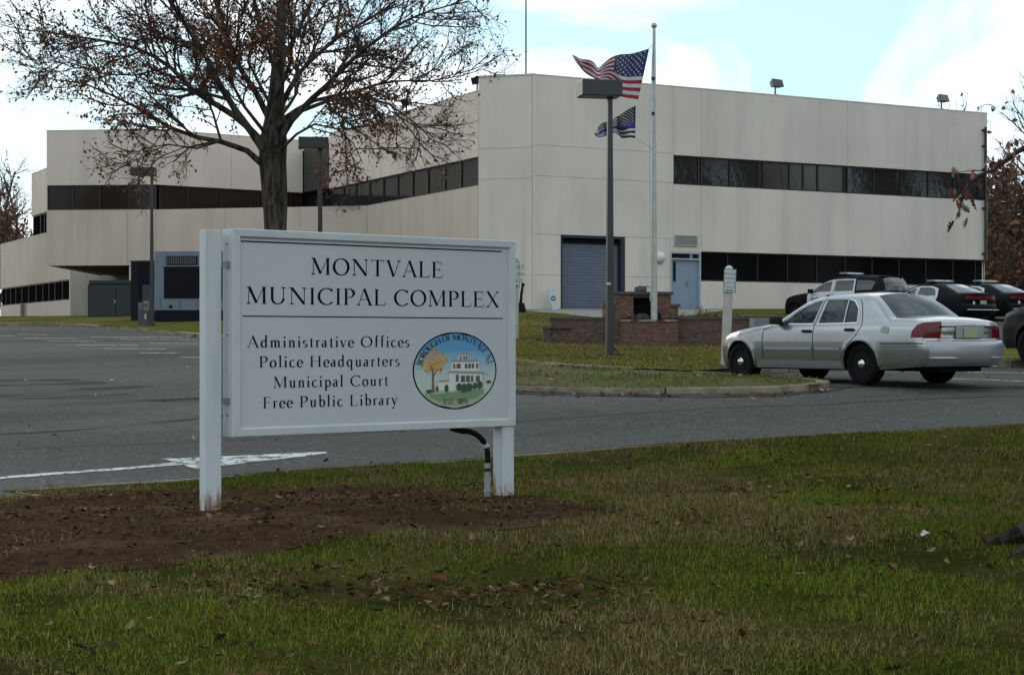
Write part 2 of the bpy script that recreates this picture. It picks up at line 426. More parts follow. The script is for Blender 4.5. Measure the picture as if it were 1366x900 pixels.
_p, _v = base_sock(M_SOIL, (.046, .026, .016))
_p = noise_mix(M_SOIL, _v, _p, (.095, .058, .036), .7, .5, .68, fac=.75)
_p = noise_mix(M_SOIL, _v, _p, (.02, .011, .008), 7, .5, .7, fac=.7)
_p = noise_mix(M_SOIL, _v, _p, (.13, .08, .052), 30, .6, .75, fac=.6, detail=3)
M_PAVE = mat('pale_concrete_paving', (.27, .245, .20), .9, noise_amt=.25, nscale=2, bump=.2, bscale=40)

road = sheet('road', (0, 1, 2, 3, 4, 5, 6), 0, M_ASPH)
lawn = sheet('front_lawn_ground', (1, 5), LAWN, M_TURF, bumps=.025, lift=lambda x, y: mound_lift(x, y))
lawn2 = sheet('back_lawn_ground', (2,), LAWN, M_TURF_FAR, bumps=.02)
sheet('near_island_ground', (6,), ISL, M_TURF_DRY, bumps=.02)
sheet('kerb_island_ground', (3,), .12, M_TURF_FAR, bumps=.02)
sheet('walkway', (4,), .13, M_PAVE)
def soil_bump(x, y):
    ml = mound_lift(x, y)
    dd = float(np.sqrt(((MO - (x, y)) ** 2).sum(1).min()))
    return ml + min(1, max(0, dd - .08) / .5) * (.012 * noise.noise(Vector((x * 6, y * 6, 2))) + .035 * max(0, noise.noise(Vector((x * 1.7, y * 1.7, 7)))))
sheet('soil_bed', (5,), LAWN + .006, M_SOIL, bumps=.025, lift=soil_bump)

# road markings: worn paint laid on the asphalt
def paint_mat():
    m = mat('worn_white_road_paint', (.45, .45, .43), .8)
    N, L, b = nodes_of(m)
    tc = N.new('ShaderNodeTexCoord'); mp = N.new('ShaderNodeMapping'); L.new(tc.outputs['Object'], mp.inputs[0]); mp.inputs['Scale'].default_value = (1, 1.6, 1)
    v = N.new('ShaderNodeTexVoronoi'); v.feature = 'DISTANCE_TO_EDGE'; L.new(mp.outputs[0], v.inputs['Vector']); v.inputs['Scale'].default_value = 3.2
    n = N.new('ShaderNodeTexNoise'); L.new(tc.outputs['Object'], n.inputs['Vector']); n.inputs['Scale'].default_value = 7; n.inputs['Detail'].default_value = 8
    r1 = N.new('ShaderNodeMapRange'); L.new(v.outputs['Distance'], r1.inputs[0]); r1.inputs[1].default_value = .01; r1.inputs[2].default_value = .05
    r2 = N.new('ShaderNodeMapRange'); L.new(n.outputs[0], r2.inputs[0]); r2.inputs[1].default_value = .38; r2.inputs[2].default_value = .5
    mu = N.new('ShaderNodeMath'); mu.operation = 'MULTIPLY'; L.new(r1.outputs[0], mu.inputs[0]); L.new(r2.outputs[0], mu.inputs[1])
    x = N.new('ShaderNodeMixRGB'); L.new(mu.outputs[0], x.inputs[0]); x.inputs[1].default_value = (.07, .068, .06, 1); x.inputs[2].default_value = (.45, .45, .43, 1)
    L.new(x.outputs[0], b.inputs['Base Color'])
    return m
M_PAINT = paint_mat()
def ground_strip(name, pxs, m, off=.006, kind='structure', parent=None, world_pts=None):
    """polygon strip given as (left px, right px) pairs on the ground, finely subdivided so that it follows it"""
    mb = MB(); A = world_pts or [(G(*a), G(*b)) for a, b in pxs]
    rows = []
    for i in range(len(A) - 1):
        (a0, b0), (a1, b1) = A[i], A[i + 1]
        k = max(1, int(max(math.dist(a0, a1), math.dist(b0, b1)) / .25))
        for j in range(k + (i == len(A) - 2)):
            t = j / k
            rows.append((tuple(a0[q] + (a1[q] - a0[q]) * t for q in (0, 1)), tuple(b0[q] + (b1[q] - b0[q]) * t for q in (0, 1))))
    vs = []
    for a, b in rows:
        for q in range(3):
            t = q / 2; x = a[0] + (b[0] - a[0]) * t; y = a[1] + (b[1] - a[1]) * t
            vs.append((x, y, gz(x, y) + off))
    fs = []
    for i in range(len(rows) - 1):
        for q in range(2): fs.append((i * 3 + q, i * 3 + q + 1, i * 3 + q + 4, i * 3 + q + 3))
    mb.add(vs, fs)
    return obj(name, mb, m, kind=kind, parent=parent)
from mathutils.bvhtree import BVHTree
def bvh_of(o): return BVHTree.FromPolygons([tuple(v.co) for v in o.data.vertices], [tuple(p.vertices) for p in o.data.polygons])
BV = [bvh_of(bpy.data.objects[n]) for n in ('road', 'front_lawn_ground', 'back_lawn_ground', 'near_island_ground', 'kerb_island_ground', 'walkway', 'soil_bed')]
def gz(x, y):
    """height of whatever ground sheet lies at x, y"""
    best = None
    for b in BV:
        q = b.ray_cast(Vector((x, y, 50)), Vector((0, 0, -1)))[0]
        if q is not None and (best is None or q.z > best): best = q.z
    return best if best is not None else h(x, y)
ground_strip('road_marking', [((215, 612), (222, 613)), ((236, 611.5), (262, 626)), ((270, 610), (300, 621)), ((340, 607), (345, 615.5)), ((400, 604), (405, 609)), ((434, 603), (437, 604.5))], M_PAINT)
ground_strip('road_marking', [((-60, 641), (-60, 645)), ((0, 635.5), (0, 639)), ((90, 629), (90, 632)), ((160, 624), (161, 627)), ((215, 618.5), (216, 622)), ((256, 614.5), (257, 619))], M_PAINT)
for x0, x1, y in ((24, 62, 446), (30, 101, 451), (62, 128, 454.8), (101, 185, 460), (138, 222, 465), (185, 237, 470.6), (239, 300, 476.8), (-40, 20, 447.6), (120, 262, 449.5), (160, 262, 452.6), (200, 262, 458)):
    a, b = G(x0, y), G(x1, y + .5)
    ground_strip('parking_line', None, M_PAINT, world_pts=[((a[0], a[1] - .06), (a[0], a[1] + .1)), ((b[0], b[1] - .06), (b[0], b[1] + .1))])
for pts_ in (((1290, 497), (1366, 497.5), (1450, 499)), ((1240, 505), (1300, 506), (1366, 509), (1420, 512))):
    q = [G(*p) for p in pts_]
    ground_strip('parking_line', None, M_PAINT, world_pts=[((p[0], p[1] - .05), (p[0], p[1] + .06)) for p in q])
M_TAR = mat('tar_seam', (.010, .009, .009), .8, noise_amt=.5, nscale=8)
def crack(pxs, w, amp=.05):
    p = dens([G(*q) for q in pxs], .3)
    out = []
    for i, (x, y) in enumerate(p):
        y += amp * noise.noise(Vector((x * 2, i * .1, 4))); ww = w * (.55 + .5 * abs(noise.noise(Vector((x * 4, 1, i * .2)))))
        out.append(((x, y - ww), (x, y + ww)))
    ground_strip('tar_seam', None, M_TAR, off=.004, world_pts=out)
crack(((-60, 603), (60, 596), (160, 592), (265, 588), (480, 577), (690, 562), (820, 553), (950, 544), (1110, 538), (1366, 528)), .05)
crack(((60, 486), (120, 497), (180, 508), (265, 514)), .05, .2)
crack(((-40, 556), (60, 543), (140, 536), (270, 530)), .06, .3)
def stain_mat():
    m = bpy.data.materials.new('oily_asphalt_stain'); m.use_nodes = True; N, L, b = nodes_of(m)
    b.inputs['Base Color'].default_value = (.022, .019, .017, 1); b.inputs['Roughness'].default_value = .95; b.inputs['Specular IOR Level'].default_value = .05
    tc = N.new('ShaderNodeTexCoord'); mp = N.new('ShaderNodeMapping'); L.new(tc.outputs['Object'], mp.inputs[0]); mp.inputs['Scale'].default_value = (.35, 1.3, 1)
    n = N.new('ShaderNodeTexNoise'); L.new(mp.outputs[0], n.inputs['Vector']); n.inputs['Scale'].default_value = .8; n.inputs['Detail'].default_value = 9; n.inputs['Roughness'].default_value = .68
    r = N.new('ShaderNodeMapRange'); L.new(n.outputs[0], r.inputs[0]); r.inputs[1].default_value = .48; r.inputs[2].default_value = .66; r.inputs[4].default_value = .75
    t = N.new('ShaderNodeBsdfTransparent'); x = N.new('ShaderNodeMixShader'); L.new(r.outputs[0], x.inputs[0]); L.new(t.outputs[0], x.inputs[1]); L.new(b.outputs[0], x.inputs[2]); L.new(x.outputs[0], N['Material Output'].inputs[0])
    return m
M_STAIN = stain_mat()
ground_strip('asphalt_stain', [((-80, 508), (-80, 575)), ((0, 503), (0, 580)), ((100, 506), (100, 575)), ((200, 515), (200, 566)), ((300, 520), (300, 556)), ((420, 526), (420, 548)), ((520, 531), (520, 540))], M_STAIN, off=.005)
ground_strip('asphalt_stain', [((1090, 511), (1130, 531)), ((1200, 509), (1200, 528)), ((1366, 508), (1366, 522))], M_STAIN, off=.005)
crack(((150, 571), (265, 557), (400, 548), (600, 545)), .02)

# kerbs in separate stones
def kerb(name, poly, side, step=2.4, top=.135, w=.15, base=-.1):
    root = None; pts = [Vector(p) for p in poly]
    L_ = [0]
    for a, b in zip(pts, pts[1:]): L_.append(L_[-1] + (b - a).length)
    def at(s):
        for i in range(len(pts) - 1):
            if s <= L_[i + 1] or i == len(pts) - 2:
                return pts[i].lerp(pts[i + 1], (s - L_[i]) / max(1e-6, L_[i + 1] - L_[i]))
    root = bpy.data.objects.new(name, None); COL.objects.link(root); root['kind'] = 'structure'; ORG[root.name] = (0, 0, 0)
    s = 0
    while s < L_[-1] - .3:
        e = min(L_[-1], s + step * rnd.uniform(.95, 1.05))
        mb = MB(); k = max(2, int((e - s) / .4)); dz = rnd.uniform(-.012, .012); dw = rnd.uniform(-.012, .012)
        for i in range(k + 1):
            t = s + .012 + (e - s - .024) * i / k
            p = at(t); q = at(min(L_[-1], t + .05)); r = at(max(0, t - .05)); d = (q - r).normalized(); nrm = Vector((-d.y, d.x)) * side
            z = h(p.x, p.y) + dz
            for off, zz in ((-.0, base), (0, top - .03), (.03, top), (w, top), (w, base)):
                u = p + nrm * (off + dw); mb.v.append((u.x, u.y, z + zz))
        for i in range(k):
            for q in range(4): mb.f.append((i * 5 + q, i * 5 + q + 1, i * 5 + q + 6, i * 5 + q + 5)); mb.m.append(0)
        mb.f.append((4, 3, 2, 1, 0)); mb.f.append(tuple(k * 5 + q for q in range(5))); mb.m += [0, 0]
        obj('kerb_stone', mb, M_KERB, parent=root)
        s = e
    return root
kerb('near_road_kerb', [p for p in near_edge if -14 < p[0] < 14], -1, top=.118, w=.10)
kerb('car_park_kerb', [p for p in far_kerb], 1)
kerb('island_kerb', isl_near + isl_far, 1, step=3, top=.105)
kerb('right_island_kerb', island_r + [island_r[0]], 1)
kerb('parking_head_kerb', [tuple(n0 + nose * t) for t in (-.1, 2, 4, 7)], 1)

# grass blades, one mesh for the near lawn and one for the far lawn and island
def colour_mat(name, rough=.8, trans=0):
    m = bpy.data.materials.new(name); m.use_nodes = True; N, L, b = nodes_of(m)
    a = N.new('ShaderNodeAttribute'); a.attribute_name = 'tint'
    L.new(a.outputs['Color'], b.inputs['Base Color']); b.inputs['Roughness'].default_value = rough; b.inputs['Specular IOR Level'].default_value = .03
    return m
M_BLADE = colour_mat('grass_blades'); M_LEAF = colour_mat('dry_leaves')
def tri_mesh(name, V, tint, m, nv=3, faces=None):
    me = bpy.data.meshes.new(name); n = len(V)
    nf = n // nv
    me.vertices.add(n); me.vertices.foreach_set('co', V.astype(np.float32).ravel())
    me.loops.add(n); me.loops.foreach_set('vertex_index', np.arange(n, dtype=np.int32))
    me.polygons.add(nf); me.polygons.foreach_set('loop_start', np.arange(0, n, nv, dtype=np.int32))
    me.update(calc_edges=True); me.validate()
    at = me.attributes.new('tint', 'FLOAT_COLOR', 'POINT')
    at.data.foreach_set('color', np.hstack([tint, np.ones((n, 1))]).astype(np.float32).ravel())
    me.materials.append(m)
    o = bpy.data.objects.new(name, me); COL.objects.link(o); ORG[o.name] = (0, 0, 0)
    return o
def sheet_points(o, rs, dens_fn):
    me = o.data; T = []
    for p in me.polygons:
        v = [me.vertices[i].co for i in p.vertices]
        for k in range(1, len(v) - 1): T.append((v[0], v[k], v[k + 1]))
    T = np.array([[tuple(a) for a in t] for t in T])
    c = T.mean(1); area = .5 * np.linalg.norm(np.cross(T[:, 1] - T[:, 0], T[:, 2] - T[:, 0]), axis=1)
    d = dens_fn(c) * area
    k = rs.poisson(d); idx = np.repeat(np.arange(len(T)), k)
    u = rs.rand(len(idx), 2); fl = u.sum(1) > 1; u[fl] = 1 - u[fl]
    t = T[idx]
    return t[:, 0] + (t[:, 1] - t[:, 0]) * u[:, :1] + (t[:, 2] - t[:, 0]) * u[:, 1:]
def vnoise(P, s, seed=0):
    """cheap smooth value noise on xy"""
    rs = np.random.RandomState(seed + 11); T = rs.rand(128, 128)
    x = P[:, 0] * s + 500; y = P[:, 1] * s + 500; i = np.floor(x).astype(int); j = np.floor(y).astype(int); fx = x - i; fy = y - j
    fx = fx * fx * (3 - 2 * fx); fy = fy * fy * (3 - 2 * fy)
    g = lambda a, b: T[a % 128, b % 128]
    return (g(i, j) * (1 - fx) + g(i + 1, j) * fx) * (1 - fy) + (g(i, j + 1) * (1 - fx) + g(i + 1, j + 1) * fx) * fy
def in_view(c, m=1.0): return np.where(np.abs(c[:, 0]) < .325 * c[:, 1] + m, 1.0, np.where(np.abs(c[:, 0]) < .325 * c[:, 1] + 4.5, .4, 0)) * (c[:, 1] > 6.6)
def fb(P, s, seed): return (vnoise(P, s, seed) + .5 * vnoise(P, s * 2.1, seed + 1) + .25 * vnoise(P, s * 4.3, seed + 2)) / 1.75
BARE = [G(470, 790, .12), G(430, 780, .12), G(530, 800, .12), G(700, 785, .12), G(760, 792, .12), G(1290, 760, .12), G(1240, 745, .12)]
def blades(name, sheet_o, dfun, hgt, wid, seed, greens, dead):
    rs = np.random.RandomState(seed)
    P = sheet_points(sheet_o, rs, dfun); n = len(P)
    cl = fb(P, 1.1, seed + 5); cl2 = fb(P, 3.2, seed + 9)
    a = rs.rand(n) * 6.283; lean = rs.rand(n) ** .8 * 1.35
    H_ = hgt * (.4 + rs.rand(n) ** 2 * 1.1) * (.45 + 1.1 * cl2)
    W_ = wid * (.6 + .8 * rs.rand(n)) * (1 + (P[:, 1] - 8) * .035)
    dirv = np.stack([np.cos(a), np.sin(a)], 1); side = np.stack([-np.sin(a), np.cos(a)], 1)
    base = P.copy(); base[:, 2] -= .005
    v0 = base.copy(); v0[:, :2] += side * W_[:, None] / 2; v1 = base.copy(); v1[:, :2] -= side * W_[:, None] / 2
    v2 = base.copy(); v2[:, :2] += dirv * (H_ * np.sin(lean))[:, None]; v2[:, 2] += H_ * np.cos(lean)
    V = np.stack([v0, v1, v2], 1).reshape(-1, 3)
    g = np.array(greens); i = rs.randint(0, len(g), n); pt = np.clip((fb(P, .45, seed + 50) - .5) * 3.2, -1, 1); col = g[i] * (.7 + .6 * rs.rand(n))[:, None] * 1.22 * (1 + .28 * pt + .5 * (fb(P, 2.4, seed + 51) - .5))[:, None]
    pd = np.clip((fb(P, .55, seed + 20) - .45) * 4.5, .05, .85)
    isd = rs.rand(n) < pd
    dd = np.array(dead); col[isd] = dd[rs.randint(0, len(dd), isd.sum())] * (.6 + .7 * rs.rand(isd.sum()))[:, None]
    T = np.repeat(col, 3, 0); 
    o = tri_mesh(name, V, T, M_BLADE); o['kind'] = 'stuff'
    return o
def pdist(poly, c):
    return np.array([np.sqrt(((MO - q[:2]) ** 2).sum(1).min()) if q[1] < 18 else 9. for q in c])
def d_near(c):
    v = in_view(c) * 1.15 * np.clip(5200 - 170 * (c[:, 1] - 7), 1500, 5200) * np.clip(.15 + (fb(c, 1.4, 40) - .3) * 5, .15, 1)
    dm = pdist(mound, c); v *= np.where(inside(mound, c[:, 0], c[:, 1]), np.clip(1.3 - dm / .28, 0, 1.2) * np.clip((fb(c, 5, 90) - .38) * 6, 0, 1), np.clip(1.9 - dm * 2.2, 1, 1.9))
    for bx, by in BARE:
        v *= np.clip((np.hypot(c[:, 0] - bx, (c[:, 1] - by) * .7) - .12) / .5, .08, 1)
    return v
GREENS = [(.078, .102, .011), (.125, .128, .015), (.045, .066, .007), (.15, .130, .017), (.078, .108, .013), (.028, .044, .005)]
DEAD = [(.21, .16, .06), (.14, .09, .034), (.25, .20, .09), (.09, .05, .018)]
g_a = blades('lawn_grass', lawn, d_near, .052, .0046, 1, GREENS, DEAD)
tag(g_a, 'short green and straw-coloured grass of the front lawn around the sign', 'grass')
g_b = blades('back_lawn_grass', lawn2, lambda c: in_view(c) * (c[:, 1] < 62) * (c[:, 0] > -4) * np.clip(620 - 9 * (c[:, 1] - 25), 160, 620), .05, .009, 2,
             [(.10, .105, .020), (.125, .115, .026), (.07, .085, .016)], DEAD)
g_d = blades('island_grass', bpy.data.objects['near_island_ground'], lambda c: in_view(c) * 900 * np.clip((fb(c, 1.3, 33) - .3) * 4, .15, 1.3), .045, .009, 7, [(.10, .12, .02), (.12, .12, .03), (.07, .09, .015)], DEAD)
tag(g_d, 'thin worn grass on the kerb island along the road', 'grass')
tag(g_b, 'mown grass of the back lawn between kerb and brick planter', 'grass')
g_c = blades('soil_bed_grass', bpy.data.objects['soil_bed'], lambda c: in_view(c) * 260 * np.clip((fb(c, 2.5, 77) - .52) * 9, .02, 4), .05, .0045, 5, GREENS, DEAD)
dirt = []
for i, p in enumerate(isl_near):
    q = isl_near[min(i + 1, len(isl_near) - 1)]; r = isl_near[max(i - 1, 0)]; d = Vector((q[0] - r[0], q[1] - r[1])).normalized(); w = .35 + .3 * noise.noise(Vector((i * .5, 2, 2)))
    dirt.append(((p[0] + d.y * .02, p[1] - d.x * .02), (p[0] + d.y * w, p[1] - d.x * w)))
M_DIRT = mat('gutter_dirt', (.06, .036, .026), 1, spec=0, col2=(.075, .07, .064), nscale=3.5, lo=.42, hi=.58)
ground_strip('gutter_dirt', None, M_DIRT, off=.008, world_pts=dirt)
tag(g_c, 'sparse weeds and grass wisps growing in the brown soil bed', 'grass')

# fallen leaves: lobed oak leaves, folded and curled
def leaf_outline():
    pts = []
    for t, w in ((0, .02), (.12, .03), (.2, .22), (.3, .10), (.42, .38), (.52, .13), (.66, .34), (.76, .10), (.88, .16), (1, 0)):
        pts.append((t, w))
    return pts
LO = leaf_outline()
def fallen(name, P, seed, size, cols, label, lift=.02):
    rs = np.random.RandomState(seed); V = []; T = []
    for p in P:
        s = size * (.5 + rs.rand() * .9); a = rs.rand() * 6.283
        Rm = Matrix.Rotation(a, 3, 'Z') @ Matrix.Rotation(rs.normal(0, .35), 3, 'X') @ Matrix.Rotation(rs.normal(0, .35), 3, 'Y')
        curl = rs.uniform(.1, 1.1); fold = rs.uniform(.1, .7); c = np.array(cols[rs.randint(len(cols))]) * rs.uniform(.6, 1.3)
        mid = [Vector((t - .5, 0, curl * (t - .5) ** 2)) for t, w in LO]
        for sg in (-1, 1):
            ed = [Vector((t - .5 - .08 * (w > .2), sg * w * math.cos(fold), curl * (t - .5) ** 2 + w * math.sin(fold))) for t, w in LO]
            for i in range(len(LO) - 1):
                for tri in ((mid[i], mid[i + 1], ed[i + 1]), (mid[i], ed[i + 1], ed[i])):
                    for q in tri:
                        w = Rm @ (q * s); V.append((p[0] + w.x, p[1] + w.y, p[2] + w.z + lift)); T.append(c)
    o = tri_mesh(name, np.array(V), np.array(T), M_LEAF); o['kind'] = 'stuff'
    return tag(o, label, 'leaves')
rs = np.random.RandomState(21)
BROWNS = [(.10, .05, .022), (.14, .075, .035), (.06, .03, .014), (.22, .14, .08), (.10, .035, .018), (.03, .018, .010), (.03, .018, .010)]
LP = list(sheet_points(lawn, rs, lambda c: in_view(c) * (1.3 + 14 * np.clip((fb(c, .9, 60) - .5) * 5, 0, 1))))
LP += list(sheet_points(bpy.data.objects['soil_bed'], rs, lambda c: in_view(c) * 3.5))
for (px, py, n, sx, sy) in ((460, 785, 110, .65, .45), (540, 800, 70, .6, .3), (385, 785, 30, .5, .3), (700, 790, 110, .6, .22), (780, 782, 40, .35, .15), (640, 800, 30, .5, .2), (430, 765, 9, .12, .08), (565, 660 + 140, 16, .3, .3),
                            (330, 862, 8, .2, .1), (955, 655, 40, .5, .5), (1110, 655, 30, .6, .4), (1300, 735, 30, .6, .6), (1010, 600, 20, 1.2, .8), (1210, 600, 22, 1.3, .9), (1350, 590, 14, .6, .8)):
    x, y = G(px, py, .12)
    for _ in range(n):
        a, b = x + rs.normal(0, sx), y + rs.normal(0, sy); 
        if inside(near_poly, np.array([a]), np.array([b]))[0]: LP.append((a, b, gz(a, b)))
fallen('fallen_leaves', LP, 3, .068, BROWNS, 'curled brown oak leaves scattered over the front lawn', .03)
LP2 = []
for t in np.linspace(0, len(isl_near) - 1.01, 150):
    i = int(t); p = isl_near[i]; o_ = abs(rs.normal(0, .22)); LP2.append((p[0] + rs.normal(0, .2), p[1] - o_, gz(p[0], p[1] - o_ - .02)))
LP2 += [tuple(p) for p in sheet_points(bpy.data.objects['near_island_ground'], rs, lambda c: in_view(c) * 4)]
LP2 += [tuple(p) for p in sheet_points(lawn2, rs, lambda c: in_view(c) * (c[:, 1] < 36) * 1.6)]
for t in np.linspace(0, len(far_kerb) - 1.01, 70):
    p = far_kerb[int(t)]; 
    if p[0] > -22: LP2.append((p[0] + rs.normal(0, .3), p[1] - .1 - abs(rs.normal(0, .3)), h(*p)))
LP2 += [tuple(p) for p in sheet_points(road, rs, lambda c: in_view(c) * (c[:, 1] < 40) * .25)]
fallen('kerb_leaves', LP2, 4, .09, [(.12, .06, .035), (.22, .13, .08), (.08, .04, .03), (.32, .27, .2)], 'brown leaves drifted along the island kerb and over the road', .015)
# crumbs of bark on the soil bed
SP = sheet_points(bpy.data.objects['soil_bed'], rs, lambda c: in_view(c) * 75)
V = []; T = []
for p in SP:
    s = rs.uniform(.008, .035) * (1 + (rs.rand() < .05)); q = rs.normal(0, 1, (4, 3)); q /= np.linalg.norm(q, axis=1)[:, None]; q *= s * np.array([1, 1, .6]); c = np.array([.052, .029, .018]) * rs.uniform(.4, 2.2)
    for f in ((0, 1, 2), (0, 2, 3), (0, 3, 1), (1, 3, 2)):
        for k in f: V.append(p + q[k] + (0, 0, s * .3)); T.append(c)
o = tri_mesh('bark_mulch', np.array(V), np.array(T), M_LEAF); o['kind'] = 'stuff'; tag(o, 'brown bark crumbs and soil clods on the bed under the sign', 'mulch')
# ================================================================== the municipal building
class Wall:
    """vertical wall plane through world point a along direction d; n points to the outside (towards the camera side)"""
    def __init__(s, a, d):
        s.a = Vector(a[:2]); s.d = Vector(d[:2]).normalized(); n = Vector((s.d.y, -s.d.x))
        if n.dot(-s.a) < 0: n = -n
        s.n = n
    def s_of(s, px):
        k = (px - CX) / F
        return (k * s.a.y - s.a.x) / (s.d.x - k * s.d.y)
    def P(s, t, z, n=0.0):
        q = s.a + s.d * t + s.n * n
        return (q.x, q.y, z)
    def z_at(s, px, py):
        q = s.a + s.d * s.s_of(px)
        return EYE - (py - CY) / F * q.y
    def box(s, mb, t0, t1, z0, z1, n0, n1, mi=0):
        vs = [s.P(t0, z0, n1), s.P(t1, z0, n1), s.P(t1, z0, n0), s.P(t0, z0, n0), s.P(t0, z1, n1), s.P(t1, z1, n1), s.P(t1, z1, n0), s.P(t0, z1, n0)]
        return mb.add(vs, [(0, 3, 2, 1), (4, 5, 6, 7), (0, 1, 5, 4), (1, 2, 6, 5), (2, 3, 7, 6), (3, 0, 4, 7)], mi)
DC = 64.0
c0 = W3(713, 0, DC)[:2]; dmain = (.882, .4706)
WM = Wall(c0, dmain)
cl = Vector(c0) + Vector((-.957, .291)).normalized() * 2.29
WC = Wall(cl, (Vector(c0) - cl))                      # chamfer, s from left (638) to right (713)
dsl = Vector((-.4705, .8824))
WS = Wall(cl, dsl)                                    # slanted wall, s from 638 leftwards/back
pA = Vector(WS.P(WS.s_of(490), 0)[:2])
pB = Vector(((208 - CX) / F * 76.7, 76.7)); pBl = Vector(((62 - CX) / F * 77.15, 77.15))
WA = Wall(pA, pB - pA)                                # lower spandrel, right part
WB = Wall(pB, pBl - pB)                               # left block front
pC = Vector(((404 - CX) / F * 81.0, 81.0))
WU = Wall(pB, pC - pB)                                # upper wall set behind the spandrel
pE = Vector(((94 - CX) / F * 88.9, 88.9))
WE = Wall(pE, dsl)                                    # far left wing
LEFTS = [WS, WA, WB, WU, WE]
bld = thing('municipal_building', 'long two-storey beige concrete municipal building with dark ribbon windows', 'building', (c0[0], c0[1], 2.7))
ZT, ZP, ZS = 11.84, 11.31, 7.62       # roof of the main block, other parapets, sill of the upper ribbon
ZSM = EYE + 6.29; ZWM = EYE + 7.47; ZG = 2.55
def panel(W, t0, t1, z0, z1, m=M_CONC, proud=0.0, g=.006, thick=.16):
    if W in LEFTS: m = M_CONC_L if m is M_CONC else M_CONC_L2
    if t1 < t0: t0, t1 = t1, t0
    mb = MB(); W.box(mb, t0 + g, t1 - g, z0 + (g if z0 > 3 else -1.2), z1 - g, -thick, proud)
    return obj('wall_panel', mb, m, bld, world=True)
def dummy(): pass
def back(W, t0, t1, z0, z1): 
    if t1 < t0: t0, t1 = t1, t0
    mb = MB(); W.box(mb, t0 + .004, t1 - .004, z0 - (1.2 if z0 < 3 else 0), z1 - .004, -.30, -.025)
    obj('backing_wall', mb, M_JOINT, bld, world=True)
S = WM.s_of
E_ = S(1317)
xs = dict(a=0.0, g0=S(748), g1=S(834), d0=S(894), w0=S(898.5), d1=S(935), v1=S(936), v2=S(1131), e=E_)
zg = WM.z_at(790, 314.5); zfas = EYE + 3.585; zlw = EYE + 2.38; zd = WM.z_at(915, 336)
za, zb, zc_, zl = WM.z_at(713, 193), WM.z_at(713, 234), WM.z_at(898, 265), WM.z_at(735, 367)
# left bay of the main block round the garage door
for z0, z1 in ((za, ZT), (zb, za), (zg, zb)):
    panel(WM, xs['a'], xs['w0'], z0, z1)
panel(WM, xs['a'], xs['g0'], zl, zg); panel(WM, xs['a'], xs['g0'], ZG, zl)
panel(WM, xs['g1'], xs['d0'], zl, zg); panel(WM, xs['g1'], xs['d0'], ZG, zl)
back(WM, 0, xs['w0'], zg, ZT); back(WM, 0, xs['g0'], ZG, zg); back(WM, xs['g1'], xs['d0'], ZG, zg)
# top band, middle band, bottom band
for a, b in ((xs['w0'], xs['v1']), (xs['v1'], xs['v2']), (xs['v2'], E_)):
    panel(WM, a, b, ZWM, ZT)
panel(WM, xs['w0'], xs['v1'], zd, ZSM)
if True:
    panel(WM, xs['d0'], xs['w0'], zd, zg)
for a, b in ((xs['v1'], xs['v2']), (xs['v2'], E_)):
    panel(WM, a, b, zfas, ZSM, M_CONC_BAND)
panel(WM, xs['d1'], xs['v2'], ZG, zlw, M_CONC_BAND); panel(WM, xs['v2'], E_, ZG, zlw, M_CONC_BAND)
back(WM, xs['w0'], E_, ZWM, ZT); back(WM, xs['w0'], E_, max(zfas, zd) + .002, ZSM); back(WM, xs['d1'], E_, ZG, zlw)
back(WM, xs['d0'], xs['w0'], zd, zg)
# chamfer
Lc = (Vector(c0) - cl).length
for z0, z1 in ((za - .1, ZT), (zb - .1, za - .1), (zl, zb - .1), (ZG, zl)): panel(WC, .0, Lc - .08, z0, z1)
panel(WC, Lc - .07, Lc + .02, ZG, ZT, M_CONC_BAND, proud=.02); back(WC, 0, Lc, ZG, ZT)
# slanted wall
Ls = WS.s_of(439); sA = WS.s_of(490)
ZW2 = EYE + 7.14
panel(WS, 0.02, WS.s_of(547), ZW2, ZP); panel(WS, WS.s_of(547), Ls, ZW2, ZP); back(WS, 0, Ls, ZW2, ZP)
for a, b in ((.02, WS.s_of(594)), (WS.s_of(594), WS.s_of(560)), (WS.s_of(560), WS.s_of(535)), (WS.s_of(535), sA)): panel(WS, a, b, 5.0, ZS, M_CONC_BAND); panel(WS, a, b, ZG, 5.0, M_CONC_BAND)
back(WS, 0, sA, ZG, ZS)
# right spandrel A, left block B, with cantilevered underside
La = (pB - pA).length; Lb = (pBl - pB).length
zov = EYE + 3.42
tA = WA.s_of(263)
for a, b in ((0, WA.s_of(400)), (WA.s_of(400), WA.s_of(300)), (WA.s_of(300), La)): panel(WA, a, b, 5.2, ZS, M_CONC_BAND); panel(WA, a, b, ZG, 5.2, M_CONC_BAND)
back(WA, 0, La, ZG, ZS)
for a, b in ((0, Lb * .26), (Lb * .26, Lb * .62), (Lb * .62, Lb)):
    panel(WB, a, b, zov, ZS, M_CONC_BAND)
    panel(WB, a, b, EYE + 7.17, ZP)
back(WB, 0, Lb, zov + .01, ZS); back(WB, 0, Lb, EYE + 7.17, ZP)
panel(WB, 0, WB.s_of(172), ZG, zov - .02, M_CONC_BAND); back(WB, 0, WB.s_of(172), ZG, zov - .02)
# upper wall behind the spandrel
Lu = (pC - pB).length
zu = EYE + 7.17
for a, b in ((0.02, Lu * .5), (Lu * .5, Lu)): panel(WU, a, b, zu, ZP)
back(WU, 0, Lu, zu, ZP)
